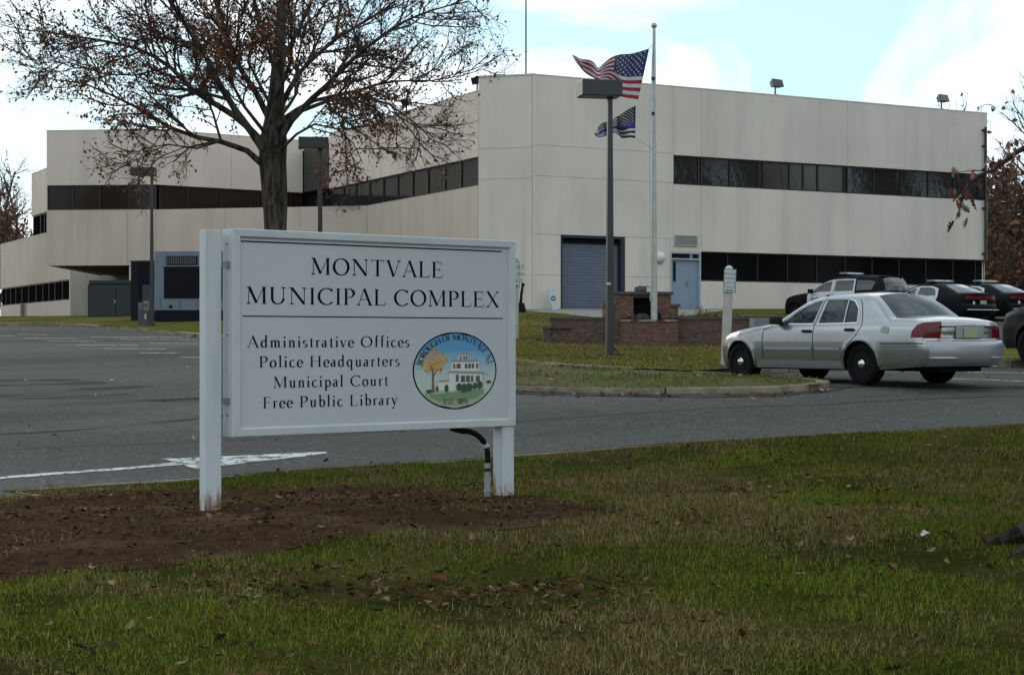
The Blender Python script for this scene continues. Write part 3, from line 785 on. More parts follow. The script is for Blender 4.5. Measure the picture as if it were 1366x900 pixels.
# far left wing
e1, e2, e3 = WE.s_of(62), WE.s_of(42), WE.s_of(1)
Le0, Le1, Lw0, Lw1 = 0.0, 19.2, EYE + 3.22, EYE + 2.11
for a, b in ((0, e1 + .3), (e1 + .3, e2 + 3), (e2 + 3, Le1)):
    panel(WE, a, b, Lw0, ZS, M_CONC_BAND)
sd0, sd1 = WE.s_of(35.5), WE.s_of(27)
panel(WE, 0, sd0, ZG, Lw1, M_CONC_BAND); panel(WE, sd1, Le1, ZG, Lw1, M_CONC_BAND)
panel(WE, e1 - 2.2, e2, EYE + 7.25, ZP)
back(WE, 0, Le1, Lw0, ZS); back(WE, 0, sd0, ZG, Lw1); back(WE, sd1, Le1, ZG, Lw1); back(WE, e1 - 2.2, e2, EYE + 7.25, ZP)
WF = Wall(pE, dmain)
panel(WF, .02, 4.2, ZG, ZS, M_CONC_BAND); back(WF, 0, 4.2, ZG, ZS)
# recess under the overhang, dark
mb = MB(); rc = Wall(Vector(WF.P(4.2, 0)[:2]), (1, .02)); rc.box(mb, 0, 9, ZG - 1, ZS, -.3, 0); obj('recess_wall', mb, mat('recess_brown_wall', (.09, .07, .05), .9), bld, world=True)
# roofs and undersides
def slab(poly, z0, z1, m, name):
    mb = MB(); mb.prism([tuple(p[:2]) for p in poly], z0, z1); 
    return obj(name, mb, m, bld, world=True)
M_ROOF = mat('roof_gravel', (.2, .19, .18), .95)
back_d = Vector((-.4705, .8824))
pm1 = Vector(WM.P(E_, 0, -.3)[:2]); pm0 = Vector(WM.P(0.2, 0, -.3)[:2])
slab([pm0, pm1, pm1 + back_d * 24, pm0 + back_d * 30], ZT - .55, ZT - .4, M_ROOF, 'roof')
Pu = lambda W, t, n=-.3: Vector(W.P(t, 0, n)[:2])
slab([Pu(WS, .2), Pu(WC, Lc - .3), Pu(WC, Lc - .3) + back_d * 30, Vector(pC) + Vector((10, 30)), pC + Vector((-14, 34)), Pu(WU, Lu), Pu(WU, .3), Pu(WB, .3), Pu(WB, Lb - .3), pBl + Vector((0, 30)), pC + Vector((0, 1.0)), Pu(WS, Ls - .2)], ZP - .5, ZP - .38, M_ROOF, 'roof')
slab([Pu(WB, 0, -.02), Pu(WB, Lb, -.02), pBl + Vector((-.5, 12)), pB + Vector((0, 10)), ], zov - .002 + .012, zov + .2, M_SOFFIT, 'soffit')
slab([Pu(WA, .1, -.31), Pu(WA, La - .1, -.31), Pu(WU, .5, .3), Pu(WU, Lu, .3), Pu(WS, Ls, .3), Pu(WS, sA + .2, .3)], ZS - .15, ZS - .03, M_ROOF, 'ledge')
slab([Pu(WE, .3), Pu(WE, Le1 - .1), Pu(WE, Le1 - .1) + Vector((20, 8)), Pu(WE, .3) + Vector((16, 4))], ZS - .4, ZS - .3, M_ROOF, 'roof')
# end walls
mb = MB(); We = Wall(Vector(WM.P(E_, 0, 0)[:2]), back_d)
mb.prism([tuple(WM.P(E_ - .2, 0, -.32)[:2]), tuple(WM.P(E_ - .003, 0, -.17)[:2]), tuple((Vector(WM.P(E_ - .003, 0, -.17)[:2]) + back_d * 24)), tuple((Vector(WM.P(E_ - .3, 0, -.17)[:2]) + back_d * 24))], ZG - 1, ZT - .01)
obj('end_wall', mb, M_CONC, bld, world=True)
mb = MB(); q = Vector(WB.P(Lb, 0, -.17)[:2]); mb.prism([tuple(q + Vector((.004, 0))), tuple(q + Vector((.3, 0))), tuple(q + Vector((.3, 14))), tuple(q + Vector((.004, 14)))], zov, ZP - .01)
obj('end_wall', mb, M_CONC, bld, world=True)
mb = MB(); q = Vector(WS.P(Ls, 0, -.3)[:2]); Wq = Wall(q, (1, -.2)); Wq.box(mb, -.2, 12, ZS, ZT - .6, -.2, 0); obj('end_wall', mb, M_CONC, bld, world=True)

# ribbon windows: a frame part per ribbon with its mullions, each pane a part of its own
def ribbon(W, t0, t1, z0, z1, nodes, deep=.14, glass=M_GLASS, blank=None, tilt=.004, lean=None):
    if t1 < t0: t0, t1 = t1, t0
    fr = MB(); f = .055
    W.box(fr, t0 + .006, t1 - .006, z0 + .002, z0 + f, -deep - .06, -deep + .05); W.box(fr, t0 + .006, t1 - .006, z1 - f, z1 - .002, -deep - .06, -deep + .05)
    nodes = sorted(nodes)
    for t in nodes: W.box(fr, t - f / 2, t + f / 2, z0 + f, z1 - f, -deep - .055, -deep + .055)
    W.box(fr, t0 + .006, t0 + f, z0 + f, z1 - f, -deep - .055, -deep + .05); W.box(fr, t1 - f, t1 - .006, z0 + f, z1 - f, -deep - .055, -deep + .05)
    w = obj('window_ribbon', fr, M_FRAME, bld, world=True)
    ed = [t0 + f] + list(nodes) + [t1 - f]
    for a, b in zip(ed, ed[1:]):
        mb = MB(); a += f / 2 if a != t0 + f else 0; b -= f / 2 if b != t1 - f else 0
        k0, k1, k2 = (rnd.uniform(-tilt, tilt) for _ in range(3)); n0_ = -deep
        vs = [W.P(a, z0 + f, n0_ + k0), W.P(b, z0 + f, n0_ + k1), W.P(b, z1 - f, n0_ + k2), W.P(a, z1 - f, n0_ + k0 + k2 - k1)]
        vs2 = [W.P(a, z0 + f, n0_ - .03), W.P(b, z0 + f, n0_ - .03), W.P(b, z1 - f, n0_ - .03), W.P(a, z1 - f, n0_ - .03)]
        mb.add(vs + vs2, [(0, 1, 2, 3), (7, 6, 5, 4), (0, 4, 5, 1), (1, 5, 6, 2), (2, 6, 7, 3), (3, 7, 4, 0)])
        obj('window_pane', mb, M_GLASS_BLIND if blank and any(a < x < b for x in blank) else glass, w, world=True)
    # dark room behind the panes
    rb = MB(); W.box(rb, t0 + .01, t1 - .01, z0 + .003, z1 - .003, -.6, -deep - .08); obj('window_back', rb, M_BLACK, w, world=True)
    return w
pane_px = [936, 975, 1016, 1056, 1091, 1131, 1168, 1203.5, 1240, 1275, 1306]
ribbon(WM, xs['w0'], E_, ZSM, ZWM, [S(p) for p in (933.5, 937.5, 975.5, 1013.5, 1020, 1055, 1073.5, 1093, 1128, 1132.5, 1167.5, 1204, 1240.5, 1274.5, 1308)], blank=[S(p) for p in (1037, 1064, 1083, 1110)])
ribbon(WM, xs['d1'], E_, zlw, zfas, [S(p) for p in (974, 1014, 1054, 1093, 1131, 1167, 1203, 1239, 1275, 1305)], deep=.24, glass=M_GLASS_LOW)
ribbon(WS, 0.03, sA, ZS, ZW2, [WS.s_of(p) for p in (634.5, 612, 590.5, 568, 547.5, 527.5, 508.5)])
ribbon(WS, sA, Ls, ZS, ZW2, [WS.s_of(p) for p in (472, 456)])
ribbon(WU, .2, Lu, ZS - .01, zu, [WU.s_of(p) for p in (251, 296, 335, 345, 372, 389)], glass=M_GLASS_BROWN)
ribbon(WB, 0, Lb, ZS, zu, [WB.s_of(p) for p in (96, 132, 172)], glass=M_GLASS_BROWN)
ribbon(WE, e1 - 1.5, e2, ZS, EYE + 7.25, [WE.s_of(p) for p in (52, 57)], glass=M_GLASS_LEFT)
ribbon(WE, .05, Le1, Lw1, Lw0, [WE.s_of(p) for p in (6, 12, 19, 27, 36, 46, 55, 63, 71, 81)], glass=M_GLASS_LEFT)
# tall dark window in the inner corner
pD = Vector(WS.P(Ls, 0, .02)[:2]); WK = Wall(Vector(WU.P(Lu - .02, 0, .05)[:2]), pD - Vector(WU.P(Lu - .02, 0, .05)[:2]))
Lk = (pD - Vector(WU.P(Lu - .02, 0, .05)[:2])).length
mb = MB(); WK.box(mb, 0, Lk, zu + .0, ZP - .35, -.25, -.05); cw = obj('corner_window', mb, M_FRAME, bld, world=True)
for a, b in ((.06, Lk * .55 - .03), (Lk * .55 + .03, Lk - .06)):
    mb = MB(); WK.box(mb, a, b, zu + .05, ZP - .42, -.06, -.03); obj('window_pane', mb, M_GLASS, cw, world=True)
mb = MB(); WK.box(mb, -.35, Lk + .35, ZS - .2, ZP - .4, -.7, -.26); WU.box(mb, Lu - .04, Lu + 1.6, ZS - .3, ZP - .4, -1.2, -.36); obj('corner_infill', mb, M_BLACK, bld, world=True)

# garage door: recess, sectional panels with ribs, frame
M_JAMB = mat('dark_blue_jamb', (.012, .016, .026), .6)
mb = MB(); gs0, gs1 = xs['g0'], xs['g1']
WM.box(mb, gs0, gs1, zg - .10, zg - .002, -.4, -.03); WM.box(mb, gs0, gs0 + .09, ZG - .5, zg - .1, -.4, -.03); WM.box(mb, gs1 - .18, gs1, ZG - .5, zg - .1, -.4, -.03)
gd = obj('garage_door', mb, M_JAMB, bld, world=True)
mb = MB(); WM.box(mb, gs0 + .09, gs1 - .18, zg - .30, zg - .1, -.4, -.22); obj('door_head', mb, M_BLACK, gd, world=True)
mb = MB(); WM.box(mb, gs0 + .01, gs1 - .01, ZG - .5, zg - .01, -.6, -.42); obj('door_back', mb, M_BLACK, gd, world=True)
zt = zg - .22; z = WM.z_at(790, 413.5)
k = 22; dz = (zt - z) / k
M_ROLL = mat('blue_grey_roller_door', (.115, .135, .175), .75, noise_amt=.14, nscale=1.2)
for i in range(k):
    mb = MB(); a, b = z + i * dz, z + (i + 1) * dz
    vs = []
    for t in (gs0 + .09, gs1 - .18):
        vs += [WM.P(t, a + .004, -.30), WM.P(t, a + dz * .25, -.296), WM.P(t, a + dz * .75, -.296), WM.P(t, b - .004, -.30), WM.P(t, b - .004, -.33), WM.P(t, a + .004, -.33)]
    mb.add(vs, [(0, 6, 7, 1), (1, 7, 8, 2), (2, 8, 9, 3), (3, 9, 10, 4), (4, 10, 11, 5), (5, 11, 6, 0), (0, 1, 2, 3, 4, 5), (11, 10, 9, 8, 7, 6)])
    obj('slat', mb, M_ROLL, gd, world=True)
mb = MB(); WM.box(mb, gs0 + .09, gs1 - .18, z - .07, z, -.33, -.262); obj('rubber_seal', mb, M_BLACK, gd, world=True)
# entrance door with transom, side leaf, kick plate, handle
mb = MB(); d0, d1 = xs['d0'], xs['d1'] - .01; zb0 = WM.z_at(915, 413)
WM.box(mb, d0 + .004, d1, zd - .07, zd - .003, -.22, .02); WM.box(mb, d0 + .004, d0 + .06, zb0 - .3, zd - .07, -.22, .02); WM.box(mb, d1 - .06, d1, zb0 - .3, zd - .07, -.22, .02)
ztr = zd - .27; WM.box(mb, d0 + .06, d1 - .06, ztr - .05, ztr, -.22, .025); WM.box(mb, d0 + .06 + (d1 - d0 - .12) * .70, d0 + .1 + (d1 - d0 - .12) * .70, ztr, zd - .07, -.22, .015)
dr = obj('entrance_door', mb, mat('pale_blue_door_frame', (.36, .41, .45), .5), bld, world=True)
dm = d0 + .06 + (d1 - d0 - .12) * .68
mb = MB(); WM.box(mb, d0 + .066, dm - .006, zb0, ztr - .056, -.16, -.10); lf = obj('door_leaf', mb, mat('pale_blue_steel_door', (.21, .26, .33), .6, noise_amt=.08, nscale=2), dr, world=True)
mb = MB(); WM.box(mb, d0 + .2, d0 + .34, zb0 + 1.15, zb0 + 1.95, -.11, -.092); obj('vision_panel', mb, M_GLASS, lf and dr, world=True)
mb = MB(); WM.box(mb, dm + .006, d1 - .066, zb0, ztr - .056, -.16, -.11); obj('door_leaf', mb, mat('pale_blue_steel_door', (.27, .33, .40)), dr, world=True)
mb = MB(); WM.box(mb, dm - .12, dm - .07, zb0 + .95, zb0 + 1.15, -.09, -.04); obj('door_handle', mb, M_GALV, dr, world=True)
mb = MB(); WM.box(mb, d0 + .06, d1 - .06, ztr, zd - .07, -.15, -.12); obj('transom_pane', mb, M_GLASS, dr, world=True)
# louvred vent above the door
v0, v1, vz0, vz1 = S(900), S(929.5), WM.z_at(915, 328.5), WM.z_at(915, 314)
mb = MB(); WM.box(mb, v0, v1, vz1 - .04, vz1, .004, .06); WM.box(mb, v0, v1, vz0, vz0 + .04, .004, .06); WM.box(mb, v0, v0 + .04, vz0 + .04, vz1 - .04, .004, .055); WM.box(mb, v1 - .04, v1, vz0 + .04, vz1 - .04, .004, .055)
M_VENT = mat('pale_vent_metal', (.30, .29, .27), .5)
vt = obj('louvre_vent', mb, M_VENT, bld, world=True)
for i in range(7):
    z = vz0 + .055 + i * (vz1 - vz0 - .1) / 7; mb = MB()
    mb.add([WM.P(v0 + .04, z, .05), WM.P(v1 - .04, z, .05), WM.P(v1 - .04, z + .045, .01), WM.P(v0 + .04, z + .045, .01), WM.P(v0 + .04, z - .006, .05), WM.P(v1 - .04, z - .006, .05), WM.P(v1 - .04, z + .039, .008), WM.P(v0 + .04, z + .039, .008)],
           [(0, 1, 2, 3), (7, 6, 5, 4), (0, 4, 5, 1), (2, 6, 7, 3)])
    obj('louvre', mb, M_VENT, vt, world=True)
# thin coping along the parapets
for W, a, b, z in ((WM, -.02, E_ + .02, ZT), (WS, .05, Ls, ZP), (WU, .03, Lu, ZP), (WB, .0, Lb + .02, ZP), (WE, e1 - 2.2, e2 + .03, ZP), (WE, e1 + .1, Le1 + .02, ZS)):
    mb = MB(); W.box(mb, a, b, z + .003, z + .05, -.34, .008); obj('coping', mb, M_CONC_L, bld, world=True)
mb = MB(); WC.box(mb, -.03, Lc + .02, ZT + .003, ZT + .06, -.34, .03); obj('coping', mb, M_CONC, bld, world=True)
# rain pipe at the far end with brackets
tp = S(1312.5); mb = MB(); z0, z1 = WM.z_at(1312, 351), WM.z_at(1312, 170)
mb.tube([WM.P(tp, z0, .11), WM.P(tp, z1, .11)], .06, 8); pp = obj('rain_pipe', mb, M_FRAME, bld, world=True)
for y in (174, 195, 226, 278, 338):
    mb = MB(); z = WM.z_at(1312, y); WM.box(mb, tp - .14, tp + .09, z - .03, z + .03, .004, .12); obj('pipe_bracket', mb, M_FRAME, pp, world=True)
# name the odd part out
tag(gd, 'blue-grey roller door in a dark recess'); tag(dr, 'pale blue steel double door with a narrow glass slit')

# ------------------------------------------------------------------ things fixed on the building
def flood(px, py, Wl, label, z0, size=.42, yaw=0, tilt=25, n=-.15):
    t = Wl.s_of(px); p = Wl.P(t, z0, n)
    e = thing('flood_light', label, 'flood light', p, yaw, 'flood lights on the roof edge')
    s = size; mb = MB(); mb.tube([(0, 0, -.02), (0, 0, .30)], .035, 8); mb.cbox((0, 0, .01), (.16, .16, .04)); obj('stem', mb, M_FRAME, e)
    M = Matrix.Translation((.03, -.02, .30 + s * .42)) @ Matrix.Rotation(R(tilt), 4, 'X')
    mb = MB(); a, b = s * .72, s * .5
    vs = [M @ Vector(v) for v in ((-a, -s * .3, -b * .9), (a, -s * .3, -b * .9), (a, -s * .3, b * .75), (-a, -s * .3, b * .75), (-a * .7, s * .35, -b * .55), (a * .7, s * .35, -b * .55), (a * .7, s * .35, b * .5), (-a * .7, s * .35, b * .5))]
    mb.add(vs, [(0, 1, 2, 3), (7, 6, 5, 4), (0, 4, 5, 1), (1, 5, 6, 2), (2, 6, 7, 3), (3, 7, 4, 0)])
    obj('lamp_housing', mb, mat('grey_brown_lamp_housing', (.06, .055, .05), .5), e, bevel=.015)
    mb = MB(); vs = [M @ Vector(v) for v in ((-a * .85, -s * .32, -b * .75), (a * .85, -s * .32, -b * .75), (a * .85, -s * .32, b * .62), (-a * .85, -s * .32, b * .62), (-a * .85, -s * .31, -b * .75), (a * .85, -s * .31, -b * .75), (a * .85, -s * .31, b * .62), (-a * .85, -s * .31, b * .62))]
    mb.add(vs, [(0, 1, 2, 3), (4, 5, 6, 7), (0, 4, 5, 1), (1, 5, 6, 2), (2, 6, 7, 3), (3, 7, 4, 0)]); obj('lens', mb, M_GLASS, e)
    return e
flood(1037, 0, WM, 'flood light on the roof edge above the middle of the right facade', ZT + .05, yaw=R(35), tilt=-20)
flood(1259, 0, WM, 'flood light on the roof edge near the far right corner', ZT + .05, yaw=R(35), tilt=-20)
flood(632, 0, WS, 'flood light on the lower roof tucked against the tall chamfered corner', ZP + .05, size=.36, yaw=R(-50), tilt=20)
flood(538, 0, WS, 'flood light on the roof edge half hidden by the tree twigs', ZP + .05, size=.36, yaw=R(-50), tilt=20)
t = S(1312); p = WM.P(t, ZT + .05, -.15)
e = thing('security_camera', 'white dome camera hanging from a gooseneck pole at the roof corner', 'camera', p, 0)
mb = MB(); q = [(0, 0, -.05), (0, 0, .12), (.04, 0, .27), (.16, 0, .36), (.33, 0, .38), (.48, 0, .36), (.54, 0, .28)]; mb.tube(q, .022, 8); obj('gooseneck', mb, M_WHITEP, e, smooth=True)
mb = MB(); mb.lathe([(.03, .30), (.10, .26), (.10, .16), (.085, .14)], (.54, 0, 0), n=14); obj('housing', mb, M_WHITEP, e, smooth=True)
mb = MB(); mb.lathe([(.08, .14), (.075, .10), (.05, .06), (.01, .045)], (.54, 0, 0), n=14); obj('dome', mb, M_GLASS, e, smooth=True)
p = WM.P(-.05, ZT, -.6)
e = thing('radio_antenna', 'thin tall antenna mast rising from the roof corner', 'antenna', p)
mb = MB(); mb.tube([(0, 0, -.4), (0, 0, 5.4)], [.04, .03], 6); obj('mast', mb, mat('grey_mast', (.10, .10, .105), .7), e)
mb = MB(); mb.tube([(-.14, 0, 1.0), (.14, 0, 1.0)], .01, 5); mb.tube([(0, -.14, 1.0), (0, .14, 1.0)], .01, 5); mb.tube([(0, 0, 1.0), (0, 0, 1.16)], .03, 6); obj('ground_plane_rods', mb, M_GALV, e)
# round white wall lamp beside the door
t = S(880); p = WM.P(t, WM.z_at(880, 343), .0)
e = thing('wall_lamp', 'round white wall lamp between garage door and entrance door', 'lamp', p, math.atan2(dmain[1], dmain[0]))
mb = MB(); mb.lathe([(.20, 0), (.22, -.03), (.2, -.12), (.12, -.2), (.02, -.23)], (0, 0, 0), 'Y', 20); obj('lamp_bowl', mb, mat('white_lamp_bowl', (.6, .6, .58), .4), e, smooth=True)
mb = MB(); mb.box((-.1, -.1, -.24), (.1, -.002, -.17)); obj('bracket', mb, M_GALV, e)
# left wing: small lit wall light, meter bits
t = WE.s_of(30); p = WE.P(t, WE.z_at(30, 368), 0)
e = thing('wall_lamp', 'lit wall lamp on the far left wing above the dark window ribbon', 'lamp', p, math.atan2(dsl.y, dsl.x) + math.pi)
mb = MB(); mb.box((-.12, -.002, -.22), (.12, .05, .22)); obj('back_plate', mb, M_GALV, e)
mb = MB(); mb.lathe([(.17, -.24), (.19, -.1), (.17, .12), (.10, .26), (.02, .3)], (0, -.12 + .3, 0), n=14); obj('lamp_globe', mb, mat('glowing_lamp_globe', (.7, .68, .6), .4, emit=(1, .93, .8, .6)), e, smooth=True)
# side door of the left wing
mb = MB(); WE.box(mb, min(sd0, sd1), max(sd0, sd1), ZG - .3, Lw1, -.25, -.12); obj('side_door', mb, M_FRAME, bld, world=True)
# ================================================================== serif lettering drawn with a broad pen
TH, TN = .155, .07
class Glyph:
    def __init__(s): s.q = []
    def line(s, a, b, w):
        a, b = Vector(a), Vector(b); d = (b - a).normalized(); n = Vector((-d.y, d.x)) * w / 2
        s.q.append([a + n, a - n, b - n, b + n]); return s
    def arc(s, cx, cy, rx, ry, a0, a1, T=TH, k=None):
        n = k or max(6, int(abs(a1 - a0) / 14)); L_ = []
        for i in range(n + 1):
            t = R(a0 + (a1 - a0) * i / n); p = Vector((cx + rx * math.cos(t), cy + ry * math.sin(t)))
            d = Vector((-rx * math.sin(t), ry * math.cos(t))).normalized(); nn = Vector((-d.y, d.x))
            w = TN * .85 + (T * 1.08 - TN * .85) * abs(math.sin(math.atan2(d.y, d.x) - R(8))) ** 1.6
            L_.append((p + nn * w / 2, p - nn * w / 2))
        for i in range(n): s.q.append([L_[i][0], L_[i][1], L_[i + 1][1], L_[i + 1][0]])
        return s
    def serif(s, x, y, w=.30, up=False, half=0):
        h_ = .035; y0, y1 = (y - h_, y) if up else (y, y + h_)
        x0, x1 = x - w / 2, x + w / 2
        if half < 0: x1 = x + .05
        if half > 0: x0 = x - .05
        s.q.append([Vector((x0, y0)), Vector((x1, y0)), Vector((x1, y1)), Vector((x0, y1))])
        sg = -1 if up else 1; yb = y0 if up else y1
        s.q.append([Vector((max(x0, x - .11), yb)), Vector((min(x1, x + .11), yb)), Vector((x + .04, yb + sg * .05)), Vector((x - .04, yb + sg * .05))])
        return s
    def stem(s, x, y0=0, y1=1, w=TH, sb=.30, st=.30):
        s.line((x, y0), (x, y1), w)
        if sb: s.serif(x, y0, sb)
        if st: s.serif(x, y1, st, True)
        return s
XH = .63
def glyphs():
    g = {}
    def A(c, adv): x = Glyph(); g[c] = (x, adv); return x
    A('I', .44).stem(.22)
    x = A('M', 1.26); x.line((.16, 0), (.2, 1), .05); x.line((.2, .98), (.62, .06), TH); x.line((.6, .04), (1.04, 1), .045); x.stem(1.06, w=TH); x.serif(.16, 0, .26); x.serif(.16, 1, .2, True, -1)
    x = A('N', 1.14); x.stem(.2, w=.05, st=0); x.line((.2, .98), (.94, .03), TH); x.stem(.95, w=.05, sb=0); x.serif(.17, 1, .26, True, -1)
    A('O', 1.12).arc(.56, .5, .45, .485, 0, 360, k=30)
    x = A('T', .94); x.stem(.47, st=0); x.line((.06, .97), (.88, .97), .05); x.line((.075, .99), (.06, .8), .04); x.line((.865, .99), (.88, .8), .04)
    x = A('V', .98); x.line((.14, 1), (.5, .0), TH); x.line((.86, 1), (.51, 0), .045); x.serif(.13, 1, .3, True); x.serif(.86, 1, .24, True)
    x = A('A', 1.0); x.line((.12, 0), (.49, 1), .045); x.line((.48, 1.02), (.88, 0), TH); x.line((.25, .36), (.72, .36), .045); x.serif(.12, 0, .24); x.serif(.88, 0, .3)
    x = A('L', .8); x.stem(.2); x.line((.2, .025), (.72, .025), .05); x.line((.71, 0), (.76, .22), .04)
    x = A('E', .84); x.stem(.2); x.line((.2, .975), (.68, .975), .05); x.line((.2, .52), (.58, .52), .045); x.line((.2, .025), (.74, .025), .05); x.line((.67, 1), (.69, .8), .04); x.line((.73, 0), (.78, .22), .04); x.line((.585, .42), (.585, .62), .04)
    x = A('F', .72); x.stem(.2); x.line((.2, .975), (.66, .975), .05); x.line((.2, .52), (.54, .52), .045); x.line((.65, 1), (.67, .8), .04); x.line((.545, .42), (.545, .62), .04)
    x = A('U', 1.08); x.stem(.2, .34, 1, sb=0); x.arc(.53, .34, .33, .325, 180, 360, T=TH * .9); x.stem(.86, .34, 1, w=.05, sb=0)
    x = A('C', 1.0); x.arc(.58, .5, .47, .485, 42, 318, k=26); x.line((.92, .82), (.93, 1.0), .04); x.line((.93, .18), (.9, .12), .04)
    x = A('G', 1.1); x.arc(.58, .5, .47, .485, 42, 318, k=26); x.line((.92, .82), (.93, 1.0), .04); x.stem(.93, .08, .42, sb=0, st=.24)
    x = A('P', .78); x.stem(.2); x.line((.2, .975), (.4, .975), .045); x.line((.2, .46), (.4, .46), .045); x.arc(.38, .72, .3, .255, -90, 90)
    x = A('B', .84); x.stem(.2); x.line((.2, .975), (.4, .975), .045); x.line((.2, .53), (.42, .53), .045); x.line((.2, .025), (.42, .025), .045); x.arc(.38, .75, .25, .225, -90, 90); x.arc(.4, .28, .3, .255, -90, 90)
    x = A('R', .9); x.stem(.2); x.line((.2, .975), (.4, .975), .045); x.line((.2, .5), (.4, .5), .045); x.arc(.38, .74, .28, .235, -90, 90); x.line((.42, .5), (.84, .0), TH); x.serif(.86, 0, .2)
    x = A('X', .96); x.line((.14, 1), (.82, 0), TH); x.line((.8, 1), (.14, 0), .045); x.serif(.15, 1, .28, True); x.serif(.8, 1, .24, True); x.serif(.14, 0, .24); x.serif(.82, 0, .28)
    x = A('H', 1.08); x.stem(.2); x.stem(.88); x.line((.2, .52), (.88, .52), .045)
    x = A('S', .66); x.arc(.33, .74, .22, .235, 40, 250); x.arc(.33, .26, .23, .24, -140, 75); 
    x = A('J', .46); x.stem(.24, .1, 1, sb=0); x.arc(.1, .1, .14, .25, -90, 0)
    for c, a in ((' ', .34), ('.', .26), (',', .26)): A(c, a)
    g['.'][0].arc(.12, .05, .035, .035, 0, 360, k=6); g[','][0].line((.13, .07), (.08, -.1), .06)
    x = A('1', .5); x.stem(.25, st=0); x.line((.12, .85), (.25, .97), .06)
    x = A('8', .66); x.arc(.33, .75, .2, .23, 0, 360); x.arc(.33, .27, .25, .25, 0, 360)
    x = A('9', .66); x.arc(.33, .68, .24, .3, 0, 360); x.line((.57, .66), (.25, 0), .08)
    x = A('4', .68); x.stem(.46, st=0); x.line((.46, 1), (.06, .3), .05); x.line((.05, .28), (.62, .28), .06)
    x = A('5', .62); x.arc(.28, .32, .24, .3, -120, 120); x.line((.18, .6), (.2, .97), .05); x.line((.18, .96), (.54, .96), .06)
    # lower case
    T = .15
    def L(c, adv): return A(c, adv)
    x = L('a', .52); x.stem(.36, .05, XH - .16, w=T, sb=0, st=0); x.arc(.24, XH - .15, .12, .13, 0, 160, T); x.arc(.22, .19, .15, .17, 60, 350, T); x.line((.36, .06), (.48, .03), .06)
    x = L('b', .62); x.stem(.16, .04, 1.08, w=T, sb=0, st=0); x.serif(.12, 1.08, .16, True, -1); x.arc(.34, XH / 2, .2, XH / 2, -140, 140, T)
    x = L('c', .52); x.arc(.3, XH / 2, .22, XH / 2, 50, 320, T)
    x = L('d', .64); x.stem(.46, .04, 1.08, w=T, sb=0, st=0); x.serif(.42, 1.08, .16, True, -1); x.arc(.28, XH / 2, .2, XH / 2, 40, 320, T); x.line((.46, .05), (.58, .03), .05)
    x = L('e', .52); x.arc(.29, XH / 2, .21, XH / 2, 0, 320, T); x.line((.08, XH * .52), (.5, XH * .52), .04)
    x = L('f', .40); x.stem(.2, 0, .85, w=T, sb=.24, st=0); x.arc(.33, .85, .13, .22, 60, 180, T); x.line((.07, XH - .02), (.38, XH - .02), .045)
    x = L('i', .34); x.stem(.18, 0, XH, w=T, sb=.24, st=0); x.serif(.14, XH, .16, True, -1); x.arc(.17, .9, .035, .035, 0, 360, k=7)
    x = L('l', .34); x.stem(.18, 0, 1.08, w=T, sb=.24, st=0); x.serif(.14, 1.08, .16, True, -1)
    x = L('n', .64); x.stem(.17, 0, XH, w=T, sb=.24, st=0); x.serif(.13, XH, .16, True, -1); x.arc(.32, XH - .2, .16, .19, 0, 160, T); x.stem(.48, 0, XH - .2, w=T, sb=.24, st=0)
    x = L('m', .94); x.stem(.17, 0, XH, w=T, sb=.24, st=0); x.serif(.13, XH, .16, True, -1); x.arc(.32, XH - .2, .15, .19, 0, 160, T); x.stem(.47, 0, XH - .2, w=T, sb=.22, st=0); x.arc(.62, XH - .2, .15, .19, 0, 160, T); x.stem(.77, 0, XH - .2, w=T, sb=.24, st=0)
    x = L('o', .6); x.arc(.3, XH / 2, .22, XH / 2, 0, 360, T, k=22)
    x = L('p', .64); x.stem(.17, -.34, XH, w=T, sb=.24, st=0); x.serif(.13, XH, .16, True, -1); x.arc(.35, XH / 2, .2, XH / 2, -140, 140, T)
    x = L('q', .64); x.stem(.47, -.34, XH, w=T, sb=.24, st=0); x.arc(.29, XH / 2, .2, XH / 2, 40, 320, T)
    x = L('r', .44); x.stem(.17, 0, XH, w=T, sb=.24, st=0); x.serif(.13, XH, .16, True, -1); x.arc(.32, XH - .17, .14, .15, 50, 150, T)
    x = L('s', .44); x.arc(.22, XH * .74, .13, XH * .24, 35, 250, T * .9); x.arc(.22, XH * .26, .14, XH * .25, -140, 75, T * .9)
    x = L('t', .38); x.line((.19, .12), (.19, .82), T * .95); x.arc(.29, .14, .1, .13, 180, 300, T); x.line((.06, XH - .02), (.36, XH - .02), .045)
    x = L('u', .64); x.stem(.16, .2, XH, w=T, sb=0, st=0); x.serif(.12, XH, .16, True, -1); x.arc(.31, .2, .15, .19, 180, 350, T); x.stem(.47, .03, XH, w=T, sb=0, st=0); x.serif(.43, XH, .16, True, -1); x.line((.47, .04), (.58, .03), .05)
    x = L('v', .56); x.line((.08, XH), (.29, 0), T); x.line((.5, XH), (.3, 0), .045); x.serif(.09, XH, .22, True); x.serif(.5, XH, .18, True)
    x = L('y', .56); x.line((.08, XH), (.3, .0), T); x.line((.5, XH), (.2, -.32), .05); x.serif(.09, XH, .22, True); x.serif(.5, XH, .18, True); x.arc(.15, -.3, .05, .04, 0, 360, k=6)
    return g
GL = glyphs()
def text_width(t, track=0): return sum(GL[c][1] for c in t) + track * (len(t) - 1)
def lettering(mb, t, place, x0, x1, y, cap, track=.06, mi=0):
    """place(x, y, lift) -> world point; text fills x0..x1 at baseline y with cap height cap (metres)"""
    w = text_width(t, track); sx = (x1 - x0) / w; cur = x0
    for c in t:
        gq, adv = GL[c]
        for i, q in enumerate(gq.q):
            mb.add([place(cur + p.x * sx, y + p.y * cap, .0006 + .00012 * (i % 9)) for p in q], [(0, 1, 2, 3)], mi)
        cur += (adv + track) * sx

